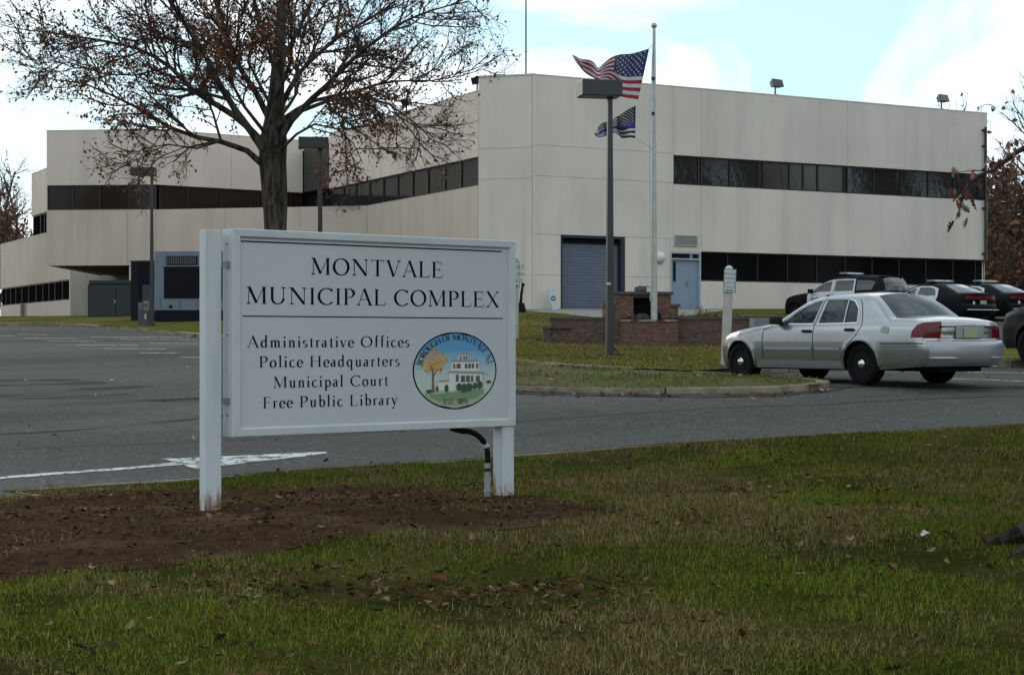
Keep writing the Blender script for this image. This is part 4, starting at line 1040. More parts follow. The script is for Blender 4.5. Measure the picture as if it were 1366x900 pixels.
# ================================================================== the sign
d1, d2 = 15.2, 15.2 * 278.5 / 246.4
sa = Vector(W3(310, 0, d1)[:2]); sb_ = Vector(W3(687.3, 0, d2)[:2])
WSg = Wall(sa, sb_ - sa); Lsg = (sb_ - sa).length
sz1 = EYE + (CY - 304.5) / F * d1; sz0 = EYE - (583 - CY) / F * d1
gzs = gz(*W3(283, 0, d1)[:2])
sign = thing('municipal_sign', 'white framed sign reading Montvale Municipal Complex on two white posts', 'sign', (sa.x, sa.y, gzs))
M_SIGNFRAME = mat('sign_frame_paint', (.50, .515, .51), .5, noise_amt=.12, nscale=2.5, bump=.05)
M_SIGNFACE = mat('sign_face', (.475, .48, .485), .45, noise_amt=.05, nscale=1.2)
def post_mat():
    m = mat('weathered_white_post', (.55, .58, .58), .6, bump=.15, bscale=40)
    p, v = base_sock(m, (.50, .52, .52))
    p = noise_mix(m, v, p, (.38, .39, .37), 2.2, .5, .72, stretch=(3, 3, .5), fac=.7)
    N, L, b = nodes_of(m)
    sp = N.new('ShaderNodeSeparateXYZ'); L.new(v, sp.inputs[0])
    mr = N.new('ShaderNodeMapRange'); L.new(sp.outputs['Z'], mr.inputs[0]); mr.inputs[1].default_value = .5; mr.inputs[2].default_value = -.02; 
    n = N.new('ShaderNodeTexNoise'); mp = N.new('ShaderNodeMapping'); L.new(v, mp.inputs[0]); mp.inputs['Scale'].default_value = (9, 9, 1.6); L.new(mp.outputs[0], n.inputs['Vector']); n.inputs['Scale'].default_value = 2.3; n.inputs['Detail'].default_value = 6
    mm = N.new('ShaderNodeMath'); mm.operation = 'MULTIPLY'; L.new(mr.outputs[0], mm.inputs[0]); L.new(n.outputs[0], mm.inputs[1])
    st = N.new('ShaderNodeMapRange'); L.new(mm.outputs[0], st.inputs[0]); st.inputs[1].default_value = .36; st.inputs[2].default_value = .52
    x = N.new('ShaderNodeMixRGB'); L.new(st.outputs[0], x.inputs[0]); L.new(p, x.inputs[1]); x.inputs[2].default_value = (.20, .095, .04, 1)
    L.new(x.outputs[0], b.inputs['Base Color'])
    return m
M_POST = post_mat()
th = .19; fr = .085
mb = MB(); WSg.box(mb, .002, Lsg - .002, sz0 + .002, sz1 - .002, -th, -.02); obj('cabinet', mb, M_SIGNFRAME, sign, world=True, bevel=.004)
# mitred frame of four lengths with chamfered front
def frame_rail(c0_, c1_, i0, i1, flip=1):
    """outer edge c0->c1, inner edge i0->i1 (t, z)"""
    mb = MB(); vs = [WSg.P(*c0_, -.019), WSg.P(*c1_, -.019), WSg.P(*i1, -.019), WSg.P(*i0, -.019)]
    f = .012
    def sh(a, b, k): return (a[0] + (b[0] - a[0]) * k, a[1] + (b[1] - a[1]) * k)
    a0, a1, b0, b1 = sh(c0_, i0, .08), sh(c1_, i1, .08), sh(c0_, i0, .8), sh(c1_, i1, .8)
    vs += [WSg.P(*c0_, .008), WSg.P(*c1_, .008), WSg.P(*a0, .016), WSg.P(*a1, .016), WSg.P(*b0, .016), WSg.P(*b1, .016), WSg.P(*i0, -.008), WSg.P(*i1, -.008)]
    mb.add(vs, [(0, 1, 5, 4), (4, 5, 7, 6), (6, 7, 9, 8), (8, 9, 11, 10), (10, 11, 2, 3), (0, 4, 6, 8, 10, 3), (1, 2, 11, 9, 7, 5)])
    return obj('frame_rail', mb, M_SIGNFRAME, sign, world=True)
g = .0012; o00, o10, o11, o01 = (0, sz0), (Lsg, sz0), (Lsg, sz1), (0, sz1)
fz = fr; ft = fr * 1.05
i00, i10, i11, i01 = (ft, sz0 + fz), (Lsg - ft, sz0 + fz), (Lsg - ft, sz1 - fz), (ft, sz1 - fz)
def sh2(p, a, b): return (p[0] + a, p[1] + b)
frame_rail(sh2(o00, g, 0), sh2(o10, -g, 0), sh2(i00, g, 0), sh2(i10, -g, 0)); frame_rail(sh2(o01, g, 0), sh2(o11, -g, 0), sh2(i01, g, 0), sh2(i11, -g, 0))
frame_rail(sh2(o00, 0, g), sh2(o01, 0, -g), sh2(i00, 0, g), sh2(i01, 0, -g)); frame_rail(sh2(o10, 0, g), sh2(o11, 0, -g), sh2(i10, 0, g), sh2(i11, 0, -g))
mb = MB(); WSg.box(mb, ft, Lsg - ft, sz0 + fz, sz1 - fz, -.018, -.012)
face = obj('sign_face', mb, M_SIGNFACE, sign, world=True)
LV = -.012
def on_sign(t, z, lift=0): return WSg.P(t, z, LV + lift)
def sp(px, py): t = WSg.s_of(px); return t, WSg.z_at(px, py)
M_INK = mat('dark_navy_lettering', (.006, .007, .014), .8, spec=.05)
def z_inv(px, s): return sz0 + (sz1 - sz0) * s
# rows are horizontal in space: read z from one sighted point each
def line_text(t, l, r, base_pt, cap_px, track=.07):
    t0, t1 = WSg.s_of(l), WSg.s_of(r); tz = WSg.z_at(*base_pt)
    y = (WSg.a + WSg.d * WSg.s_of(base_pt[0])).y
    row = bpy.data.objects.new('lettering_row', None); COL.objects.link(row); row.parent = sign; ORG[row.name] = ORG[sign.name]
    w = text_width(t, track); sx = (t1 - t0) / w; cur = t0; cap = cap_px / F * y
    for c in t:
        gq, adv = GL[c]
        if gq.q:
            mb = MB()
            for i, q in enumerate(gq.q): mb.add([on_sign(cur + p.x * sx, tz + p.y * cap, .0006 + .00012 * (i % 9)) for p in q], [(0, 1, 2, 3)])
            obj('letter', mb, M_INK, row, world=True)
        cur += (adv + track) * sx
line_text('MONTVALE', 415, 592.5, (416, 366), 22.5)
line_text('MUNICIPAL COMPLEX', 328.5, 667, (330, 405), 23)
line_text('Administrative Offices', 330, 547, (331, 463.5), 15.2, .13)
line_text('Police Headquarters', 346, 534, (347, 490.3), 15.2, .13)
line_text('Municipal Court', 365, 518.5, (366, 517.3), 15.0, .13)
line_text('Free Public Library', 351, 531, (352, 544.6), 15.2, .13)
def rule(l, r, zpt, w):
    z = WSg.z_at(*zpt); mb = MB(); t0, t1 = WSg.s_of(l), WSg.s_of(r)
    mb.add([on_sign(t0, z - w / 2, .0008), on_sign(t1, z - w / 2, .0008), on_sign(t1, z + w / 2, .0008), on_sign(t0, z + w / 2, .0008)], [(0, 1, 2, 3)])
    obj('ruled_line', mb, M_INK, face, world=True)
rule(320, 670, (321, 321.5), .014); rule(324, 671.5, (325, 421.5), .012)
# round emblem: sky, orange tree, white house with porch and cupola, shrubs, lawn
tc_, zc2 = sp(608.3, 494.3); rt = (WSg.s_of(664) - WSg.s_of(552)) / 2; rz = 51.5 / F * (WSg.a + WSg.d * tc_).y
def em(u, v, lift): return on_sign(tc_ + u * rt, zc2 + v * rz, lift)
def em_obj(name, polys, m, lift, parent=None):
    mb = MB()
    for i, p in enumerate(polys): mb.add([em(a, b, lift + .00015 * (i % 7)) for a, b in p], [tuple(range(len(p)))])
    o = obj(name, mb, m, parent or face, world=True)
    if len(polys) > 1: o['kind'] = 'stuff'
    return o
def sky_print():
    m = mat('printed_emblem_sky', (.2, .4, .55), .5); N, L, b = nodes_of(m)
    a = N.new('ShaderNodeAttribute'); a.attribute_name = 'tint'; L.new(a.outputs['Color'], b.inputs['Base Color']); return m
def circ(u, v, a, b=None, n=28): b = b or a; return [(u + a * math.cos(2 * math.pi * i / n), v + b * math.sin(2 * math.pi * i / n)) for i in range(n)]
emb = em_obj('emblem', [circ(0, 0, 1, n=64)], M_INK, .0008)
# printed ground of the emblem: a disc whose print runs from blue to pale green
mb = MB(); cols = []; NR = 22
rows = [(-.965 + 1.93 * i / NR) for i in range(NR + 1)]
for v in rows:
    w = math.sqrt(max(0, .967 ** 2 - v * v)); mb.v += [em(-w, v, .0016), em(w, v, .0016)]
    t = (v + 1) / 2
    c = np.array([.30, .36, .24]) if t < .22 else (np.array([.46, .50, .42]) if t < .45 else np.array([.42, .50, .46]) * (1 - (t - .45) / .3) + np.array([.14, .33, .47]) * (t - .45) / .3 if t < .75 else np.array([.10, .28, .47]))
    cols += [c, c]
for i in range(NR): mb.f.append((2 * i, 2 * i + 1, 2 * i + 3, 2 * i + 2)); mb.m.append(0)
dsk = obj('printed_sky', mb, sky_print(), emb, world=True)
at = dsk.data.attributes.new('tint', 'FLOAT_COLOR', 'POINT'); at.data.foreach_set('color', np.hstack([np.array(cols), np.ones((len(cols), 1))]).astype(np.float32).ravel())
def pm(n, c): return mat('printed_' + n, c, .5)
r9 = random.Random(5)
lf_ = []
while len(lf_) < 110:
    a_, b_ = r9.uniform(-.34, .34), r9.uniform(-.34, .36)
    if (a_ / .33) ** 2 + (b_ / .36) ** 2 < r9.uniform(.5, 1.0): lf_.append(circ(-.50 + a_, .26 + b_, r9.uniform(.02, .045), n=6))
em_obj('printed_tree_trunk', [[(-.56, -.56), (-.49, -.56), (-.51, -.1), (-.50, .2), (-.54, .2), (-.555, -.1)], [(-.52, -.1), (-.40, .12), (-.38, .10), (-.5, -.14)], [(-.53, -.05), (-.64, .14), (-.62, .16), (-.52, -.01)]], pm('trunk', (.16, .10, .06)), .0022, emb)
em_obj('printed_tree_leaves', lf_[:70], pm('orange', (.50, .24, .05)), .0028, emb); em_obj('printed_tree_leaves', lf_[70:], pm('gold', (.55, .34, .06)), .0042, emb)
HW = pm('house', (.62, .62, .56)); HD = pm('house_dark', (.07, .08, .07)); HR = pm('roof', (.28, .27, .25)); GRN = pm('shrub', (.03, .07, .03)); LG = pm('lawn', (.18, .26, .12))
em_obj('printed_lawn', [[(-.62, -.60), (.7, -.48), (.66, -.62), (.45, -.74), (-.4, -.78), (-.56, -.7)]], LG, .0019, emb)
em_obj('printed_house', [[(-.15, -.52), (-.15, -.06), (.62, -.06), (.62, -.42)], [(-.10, -.06), (-.10, .22), (.56, .22), (.56, -.06)], [(.06, .27), (.06, .40), (.30, .40), (.30, .27)], [(-.42, -.5), (-.42, -.3), (-.15, -.26), (-.15, -.52)]], HW, .0046, emb)
em_obj('printed_roof', [[(-.12, .22), (-.06, .29), (.50, .29), (.58, .22)], [(-.22, -.06), (-.12, .0), (.64, -.02), (.84, -.12), (.6, -.1)], [(.04, .40), (.08, .46), (.28, .46), (.32, .40)], [(-.44, -.3), (-.36, -.24), (-.14, -.24), (-.14, -.28)]], HR, .0060, emb)
em_obj('printed_windows', [[(u, v), (u + w, v), (u + w, v + q), (u, v + q)] for u, v, w, q in ((-.06, .06, .05, .12), (.02, .06, .1, .12), (.22, .06, .06, .12), (.3, .06, .06, .12), (.38, .06, .06, .12), (.49, .06, .05, .12), (.10, .29, .04, .09), (.18, .29, .04, .09), (.24, .29, .04, .09), (0, -.28, .07, .18), (.12, -.3, .3, .17), (.46, -.3, .13, .16))], HD, .0072, emb)
em_obj('printed_porch_posts', [[(u, -.42), (u + .02, -.42), (u + .02, -.08), (u, -.08)] for u in (-.02, .1, .22, .34, .46, .58, .70)], HW, .0086, emb)
em_obj('printed_shrubs', [circ(u, v, a, b, 12) for u, v, a, b in ((.08, -.42, .07, .10), (.2, -.45, .08, .12), (.32, -.43, .08, .11), (.46, -.4, .06, .09), (.58, -.38, .07, .10), (-.22, -.45, .05, .10), (-.44, -.46, .03, .08), (-.62, -.52, .08, .05), (.8, -.3, .06, .04))], GRN, .0098, emb)
mb = MB(); s_ = 'BOROUGH OF MONTVALE, N.J.'; w = text_width(s_, .1); span = 158; cur = 0; capn = .145
for c in s_:
    gq, adv = GL[c]; a = R(90 + span / 2 - span * (cur + adv / 2) / w); rr = .80
    for i, q in enumerate(gq.q):
        P_ = []
        for p in q:
            lx = (p.x - adv / 2) * capn * .82; ly = p.y * capn
            P_.append(em((rr + ly) * math.cos(a) + lx * math.sin(a), (rr + ly) * math.sin(a) - lx * math.cos(a), .0104 + .0001 * (i % 9)))
        mb.add(P_, [(0, 1, 2, 3)])
    cur += adv + .1
obj('lettering', mb, M_INK, emb, world=True)['kind'] = 'stuff'
mb = MB(); lettering(mb, 'EST. 1894', lambda x, y, l: em(x, y, l + .0104), -.29, .29, -.86, .14, .08); obj('lettering', mb, M_INK, emb, world=True)['kind'] = 'stuff'
# posts
def sign_post(px0, px1, Y, ztop, zb):
    a = W3(px0, 0, Y); mb = MB(); W_ = Wall(Vector(a[:2]), WSg.d); w = .16
    W_.box(mb, 0, w, zb, ztop, -w * .78, 0); o = obj('post', mb, M_POST, sign, world=True, bevel=.006); return W_
sign_post(274.3, 298, 15.12, EYE + (CY - 306) / F * 15.12, gzs - .3)
z2 = gz(*WSg.P(Lsg - .08, 0, -.05)[:2])
mb = MB(); WSg.box(mb, Lsg - .165, Lsg - .012, z2 - .3, sz0 - .001, -.165, -.004); obj('post', mb, M_POST, sign, world=True, bevel=.006)
for z in (sz1 - .14, (sz0 + sz1) / 2 - .02, sz0 + .2):
    mb = MB(); 
    q = WSg.P(0, z, -.10); q2 = WSg.P(-.006, z, -.10); mb.tube([q, q2], .009, 8); obj('bolt', mb, M_FRAME, sign, world=True)
mb = MB(); x0 = -.03; WSg.box(mb, -.022, 0, sz0 + .3, sz0 + .36, -.14, -.05); WSg.box(mb, -.022, 0, sz1 - .36, sz1 - .3, -.14, -.05); br = obj('bracket', mb, M_GALV, sign, world=True); br['kind'] = 'stuff'
# conduit: stiff grey pipe up from the soil, then a black flexible bend into the cabinet
def sgp(px, py, n): t = WSg.s_of(px); return WSg.P(t, WSg.z_at(px, py), n)
zb = z2 - .1
q0 = sgp(658, 640, -.1)
mb = MB(); mb.tube([(q0[0], q0[1], zb), (q0[0], q0[1], WSg.z_at(658, 618))], .034, 10); obj('conduit_pipe', mb, M_GALV, sign, world=True, smooth=True)
for y in (627, 640, 655):
    mb = MB(); z = WSg.z_at(658, y); mb.tube([(q0[0], q0[1], z - .018), (q0[0], q0[1], z + .018)], .042, 10); obj('coupling', mb, M_FRAME if y == 627 else M_GALV, sign, world=True)
mb = MB(); pts_ = [sgp(*p, -.1) for p in ((658, 620), (658, 606), (656, 596), (651, 587), (643, 580), (634, 576), (624, 575), (614, 572.5))]
P2 = dens(pts_, .03); mb.tube(P2, [.027 + .004 * (i % 2) for i in range(len(P2))], 9); obj('flexible_conduit', mb, M_BLACK, sign, world=True, smooth=True)
mb = MB(); a, b = Vector(sgp(654.5, 592, -.1)), Vector(sgp(656.5, 596.5, -.1)); mb.tube([a, b], .036, 9); obj('tape_wrap', mb, M_WHITEP, sign, world=True)
mb = MB(); a, b = Vector(sgp(611, 570, -.1)), Vector(sgp(628, 576, -.1)); mb.tube([a, b], [.045, .03], 9); obj('conduit_elbow', mb, M_BLACK, sign, world=True)

# ================================================================== lamp posts (shoebox heads)
def lamp_post(px, Y, py_top, py_base, head_px, label, pole_w=.14, yaw=0.0, hh=.34, off=0.0, arm=True):
    x, y, z0 = W3(px, py_base, Y); zt = EYE - (py_top - CY) / F * Y
    z0 = gz(x, y) - .02
    e = thing('street_lamp', label, 'lamp post', (x, y, z0), yaw, 'shoebox lamp posts of the car park')
    Hh = zt - z0; mb = MB(); w = pole_w / 2
    mb.box((-w * 1.7, -w * 1.7, 0), (w * 1.7, w * 1.7, .05)); obj('base_plate', mb, M_BRONZE, e)
    mb = MB(); n = 8
    vs = [(-w, -w, .05), (w, -w, .05), (w, w, .05), (-w, w, .05)]; k = .62; zt_ = Hh - hh - .03
    vs += [(a * k, b * k, zt_) for a, b, _ in vs]; mb.add(vs, [(0, 3, 2, 1), (4, 5, 6, 7), (0, 1, 5, 4), (1, 2, 6, 5), (2, 3, 7, 6), (3, 0, 4, 7)]); obj('pole', mb, M_BRONZE, e, bevel=.01)
    W_ = head_px / F * Y; x0 = -W_ / 2 + off
    mb = MB(); mb.box((x0, -W_ * .30, Hh - hh), (x0 + W_, W_ * .30, Hh)); hd = obj('lamp_head', mb, M_BRONZE, e, bevel=.012)
    mb = MB(); mb.box((x0 + .04, -W_ * .30 + .04, Hh - hh - .012), (x0 + W_ - .04, W_ * .30 - .04, Hh - hh - .001)); obj('lens', mb, mat('lamp_lens', (.12, .11, .09), .3), hd)
    mb = MB(); mb.box((-w * .8, -w * .8, zt_), (w * .8, w * .8, Hh - hh - .012)); obj('neck', mb, M_BRONZE, e)
    return e
l1 = lamp_post(813.5, 37, 109, 476, 55, 'tall dark lamp post on the lawn, in front of the roller door', .17, R(12), .35, -.24)
mb = MB(); mb.tube([(.08, 0, .25), (.16, -.02, .12), (.24, -.05, .05), (.30, -.1, .06), (.2, -.12, .05), (.1, -.05, .08)], .012, 5); obj('loose_cable', mb, M_BLACK, l1)
mb = MB(); mb.box((-.1, -.078, 1.62), (.0, -.07, 1.67)); obj('number_plate', mb, M_WHITEP, l1)
lamp_post(202.5, 61, 224, 433, 33, 'small dark lamp post beside the grey generator on the far left', .15, R(5), .29, -.30)
lamp_post(427, 50, 184, 462, 40, 'dark lamp post rising behind the sign, right of the oak trunk', .18, R(8), .33, -.2)

# ================================================================== flagpole and flags
FX, FY = W3(872.5, 0, 47.6)[:2]
ztop = EYE - (38 - CY) / F * 47.6; zb = gz(FX, FY)
fp = thing('flagpole', 'tall pale metal flagpole standing in the brick planter', 'flagpole', (FX, FY, zb))
mb = MB(); Hh = ztop - zb; mb.tube([(0, 0, 0), (0, 0, Hh)], [.105, .045], 14); obj('pole', mb, M_ALU, fp, smooth=True)
mb = MB(); mb.lathe([(.02, Hh), (.075, Hh + .03), (.09, Hh + .08), (.06, Hh + .14), (.01, Hh + .165)], n=12); obj('finial', mb, M_ALU, fp, smooth=True)
mb = MB(); mb.tube([(-.03, -.06, Hh - .1), (-.11, -.1, Hh * .62), (-.13, -.11, Hh * .35), (-.105, -.09, 1.35)], .008, 5); mb.tube([(-.02, -.05, Hh - .1), (-.15, -.06, Hh * .7), (-.105, -.08, 1.35)], .008, 5); hl = obj('halyard', mb, M_WHITEP, fp); hl['kind'] = 'stuff'
mb = MB(); mb.cbox((-.10, -.04, 1.35), (.06, .05, .16)); obj('cleat', mb, M_GALV, fp)
for i, z in enumerate((Hh * .84, Hh * .73)):
    mb = MB(); mb.cbox((-.03, -.06, z), (.09, .06, .09)); obj('snap_hook', mb, M_FRAME, fp)

def flag(name, label, top, bot, Y0, ncol, nrow, colour, wave):
    """top / bot: photo outline points from hoist (right) to fly (left); the cloth billows in depth"""
    T = dens([W3(*p, Y0) for p in [(a, b) for a, b in top]], 9) if False else None
    def samp(pl, t):
        L_ = [0]
        for a, b in zip(pl, pl[1:]): L_.append(L_[-1] + math.dist(a, b))
        s = t * L_[-1]
        for i in range(len(pl) - 1):
            if s <= L_[i + 1] + 1e-9:
                k = (s - L_[i]) / (L_[i + 1] - L_[i]); return (pl[i][0] + (pl[i + 1][0] - pl[i][0]) * k, pl[i][1] + (pl[i + 1][1] - pl[i][1]) * k)
        return pl[-1]
    tp, bt = dens(top, 2.5), dens(bot, 2.5)
    mb = MB(); x0, y0, z0 = W3(*top[0], Y0)
    P = []
    for i in range(ncol + 1):
        a, b = samp(tp, i / ncol), samp(bt, i / ncol); col = []
        for j in range(nrow + 1):
            v = j / nrow; px = a[0] + (b[0] - a[0]) * v; py = a[1] + (b[1] - a[1]) * v
            dd = wave(i / ncol, v)
            col.append(W3(px, py, Y0 + dd))
        P.append(col)
    for th_ in (0, .006):
        for i in range(ncol + 1):
            for j in range(nrow + 1): q = P[i][j]; mb.v.append((q[0], q[1] + th_, q[2]))
    N1 = (ncol + 1) * (nrow + 1)
    for th_ in (0, 1):
        for i in range(ncol):
            for j in range(nrow):
                f = [i * (nrow + 1) + j, (i + 1) * (nrow + 1) + j, (i + 1) * (nrow + 1) + j + 1, i * (nrow + 1) + j + 1]
                if th_: f = [q + N1 for q in f][::-1]
                mb.f.append(tuple(f)); mb.m.append(colour((i + .5) / ncol, (j + .5) / nrow))
    return mb, P
M_RED = mat('red_flag_cloth', (.24, .012, .03), .8); M_WHT = mat('white_flag_cloth', (.48, .45, .46), .8); M_BLU = mat('navy_flag_cloth', (.018, .020, .085), .8)
M_BLKC = mat('black_flag_cloth', (.012, .012, .018), .8); M_BLUL = mat('blue_line_cloth', (.02, .04, .36), .8)
def star_mb(P, ncol, nrow, u0, u1, v0, v1):
    mb = MB()
    def at(u, v):
        i = min(ncol - 1, int(u * ncol)); j = min(nrow - 1, int(v * nrow)); a = u * ncol - i; b = v * nrow - j
        q = [Vector(P[i][j]), Vector(P[i + 1][j]), Vector(P[i + 1][j + 1]), Vector(P[i][j + 1])]
        return q[0].lerp(q[1], a).lerp(q[3].lerp(q[2], a), b)
    for r in range(9):
        for c in range(6 if r % 2 == 0 else 5):
            u = u0 + (u1 - u0) * ((c + (.5 if r % 2 == 0 else 1)) / 6); v = v0 + (v1 - v0) * ((r + .6) / 9.3)
            c_ = at(u, v); o = c_ + Vector((0, -.007, 0)); s = .038; pts = []
            for k in range(10):
                a = math.pi / 2 + k * math.pi / 5; rr = s if k % 2 == 0 else s * .42
                pts.append((o.x + rr * math.cos(a), o.y, o.z + rr * math.sin(a)))
            mb.add(pts, [tuple(range(10))[::-1]])
    return mb
def us(u, v):
    if u < .40 and v < 7 / 13: return 2
    if u > .6: v = .5 + .5 * v * .999
    return 0 if int(v * 13) % 2 == 0 else 1
top = [(866, 65), (853, 69), (841, 72), (826, 73), (815, 77), (806, 84), (798, 91), (793, 84), (786, 80), (776, 79), (770, 76), (763, 73)]
bot = [(851.5, 133), (842, 131.5), (832, 130), (822, 125), (815, 112), (808, 108), (800, 108), (793, 105), (786, 101), (779, 96), (773, 89), (768, 83)]
wv = lambda u, v: .28 * math.sin(u * 15 + v * 1.8) * min(1, u * 4 + .15) + .12 * math.sin(u * 31 + v * 5) * u
mb, P = flag('flag', '', top, bot, FY - .15, 52, 26, us, wv)
fo = thing('national_flag', 'torn red, white and blue stars and stripes flag flying from the pole', 'flag', W3(866, 65, FY - .15), group=None)
cl_ = obj('cloth', mb, [M_RED, M_WHT, M_BLU], fo, world=True, smooth=True, sharp=R(180))
so = obj('stars', star_mb(P, 52, 26, .01, .39, .01, 7 / 13), M_WHT, cl_, world=True)
def rope(parent, a, b, name='toggle_rope'):
    mb = MB(); mb.tube([a, b], .012, 5); obj(name, mb, M_WHITEP, parent, world=True)
rope(fo, W3(866, 65, FY - .15), W3(870.5, 60, FY)); 
def tbl(u, v):
    if u < .40 and v < 7 / 13: return 1
    r = int(v * 13)
    if r == 7: return 2
    return 1 if r % 2 == 0 else 0
top = [(848, 141), (838, 146), (829, 152), (820, 158), (814, 164), (808, 163), (801, 166), (797, 172), (793, 178)]
bot = [(847.5, 184.5), (840, 183.5), (830, 184.5), (826, 181), (819, 177), (812, 180), (806, 182), (799, 183.5), (794, 181)]
mb, P = flag('flag', '', top, bot, FY - .12, 44, 26, tbl, lambda u, v: .2 * math.sin(u * 17 + v * 2.5) * min(1, u * 4 + .15) + .08 * math.sin(u * 40) * u)
f2 = thing('thin_blue_line_flag', 'black and white striped flag with one blue line, below the larger flag', 'flag', W3(848, 141, FY - .12))
cl2_ = obj('cloth', mb, [M_WHT, M_BLKC, M_BLUL], f2, world=True, smooth=True, sharp=R(180)); sm_ = star_mb(P, 44, 26, .01, .39, .01, 7 / 13)
cc = np.array(sm_.v).reshape(-1, 10, 3); cc = cc.mean(1, keepdims=True) + (cc - cc.mean(1, keepdims=True)) * .7; sm_.v = [tuple(q) for q in cc.reshape(-1, 3)]
obj('stars', sm_, M_WHT, cl2_, world=True)
rope(f2, W3(848, 141, FY - .12), W3(851.5, 133, FY - .15)); rope(f2, W3(848, 184, FY - .12), W3(871, 200, FY))

# ================================================================== brick planter
def brick_mat(name, a, b_, c):
    m = mat(name, a, .9, bump=.5, bscale=70); p, v = base_sock(m, a)
    N, L, b = nodes_of(m)
    p = noise_mix(m, v, p, b_, 4.5, .42, .6, stretch=(1, 1, 3), fac=.9, detail=2)
    p = noise_mix(m, v, p, c, 9, .58, .7, stretch=(1, 1, 3), fac=.8, detail=2, loc=(3, 5, 1))
    return m
M_BRICK = brick_mat('dark_mixed_brick', (.125, .072, .052), (.07, .046, .036), (.20, .14, .10))
M_BRICK2 = brick_mat('red_mixed_brick', (.17, .082, .054), (.095, .056, .042), (.25, .17, .12))
M_MORTAR = mat('mortar', (.07, .058, .046), .95); M_COPE = mat('brown_coping_stone', (.085, .065, .055), .85, noise_amt=.4, nscale=5, bump=.3); M_COPE2 = mat('pale_coping_stone', (.26, .235, .2), .85, noise_amt=.3, nscale=5)
pl = thing('brick_planter', 'stepped brick memorial planter with a dark arched niche in its central pier', 'planter', W3(860, 456, 48))
WPf = Wall(Vector(W3(724, 0, 48)[:2]), (1, .035))     # front plane, s to the right
def pw(px): return WPf.s_of(px)
def pz(py): return EYE - (py - CY) / F * 48.2
def bricks(t0, t1, z0, z1, n_out, depth, m, skip=None):
    """a wall of separate bricks in running bond over a mortar core"""
    core = MB(); 
    WPf.box(core, t0 + .012, t1 - .012, z0, z1, n_out - depth, n_out - .012); obj('mortar_core', core, M_MORTAR, pl, world=True)
    mb = MB(); bh = .074; k = 0; z = z1 - bh
    while z > z0 - .07:
        x = t0 - (.11 if k % 2 else 0)
        while x < t1:
            a, b = max(t0, x + .006), min(t1, x + .214)
            if b - a > .03:
                p = rnd.uniform(-.004, .005)
                WPf.box(mb, a, b, z + .006, z + bh - .004, n_out - .1, n_out + p)
            x += .22
        for sgn_, tt in ((-1, t0), (1, t1)):        # returns
            y = n_out - .11
            while y - .2 > n_out - depth:
                WPf.box(mb, *( (tt - .002, tt + .1) if sgn_ < 0 else (tt - .1, tt + .002)), z + .006, z + bh - .004, y - .2, y - .01); y -= .22
        z -= bh; k += 1
    o = obj('brick_courses', mb, m, pl, world=True); o['kind'] = 'stuff'
def cope(t0, t1, z, n_out, depth, m=M_COPE, h_=.07, over=.04):
    n = max(1, round((t1 - t0) / .62)); w = (t1 - t0 + 2 * over) / n
    for i in range(n):
        mb = MB(); WPf.box(mb, t0 - over + i * w + .004, t0 - over + (i + 1) * w - .004, z, z + h_ + rnd.uniform(-.004, .004), n_out - depth - over, n_out + over)
        obj('coping_stone', mb, m, pl, world=True)
zb = pz(462)
# low left step, left wing, pier, right wing
bricks(pw(724), pw(735), zb, pz(438), .05, .4, M_BRICK); cope(pw(724), pw(760), pz(438), .05, .35, M_COPE, .06)
bricks(pw(735), pw(806), zb, pz(426), .0, .45, M_BRICK); cope(pw(735), pw(806), pz(426), .0, .45, M_COPE, .07)
bricks(pw(806), pw(820), zb, pz(409), .0, .8, M_BRICK2); cope(pw(806), pw(819), pz(409), .0, .8, M_COPE)
bricks(pw(820), pw(845), zb, pz(394), .02, .9, M_BRICK2); bricks(pw(877), pw(895.5), zb, pz(394), .02, .9, M_BRICK2)
mb = MB(); WPf.box(mb, pw(845) - .02, pw(877) + .02, pz(397), pz(393.2), -.5, .0); obj('lintel', mb, M_COPE, pl, world=True)
mb = MB(); WPf.box(mb, pw(845) - .02, pw(877) + .02, zb, pz(397), -.8, -.42); obj('niche_back', mb, M_BLACK, pl, world=True)
cope(pw(820), pw(895.5), pz(393.2), .02, .9, M_COPE, .085, .05)
bricks(pw(895.5), pw(905), zb, pz(409), .0, .8, M_BRICK2); cope(pw(896), pw(906), pz(409), .0, .8, M_COPE)
bricks(pw(905), pw(1040), zb, pz(426), .0, .45, M_BRICK); cope(pw(905), pw(1040), pz(426), .0, .45, M_COPE, .09)
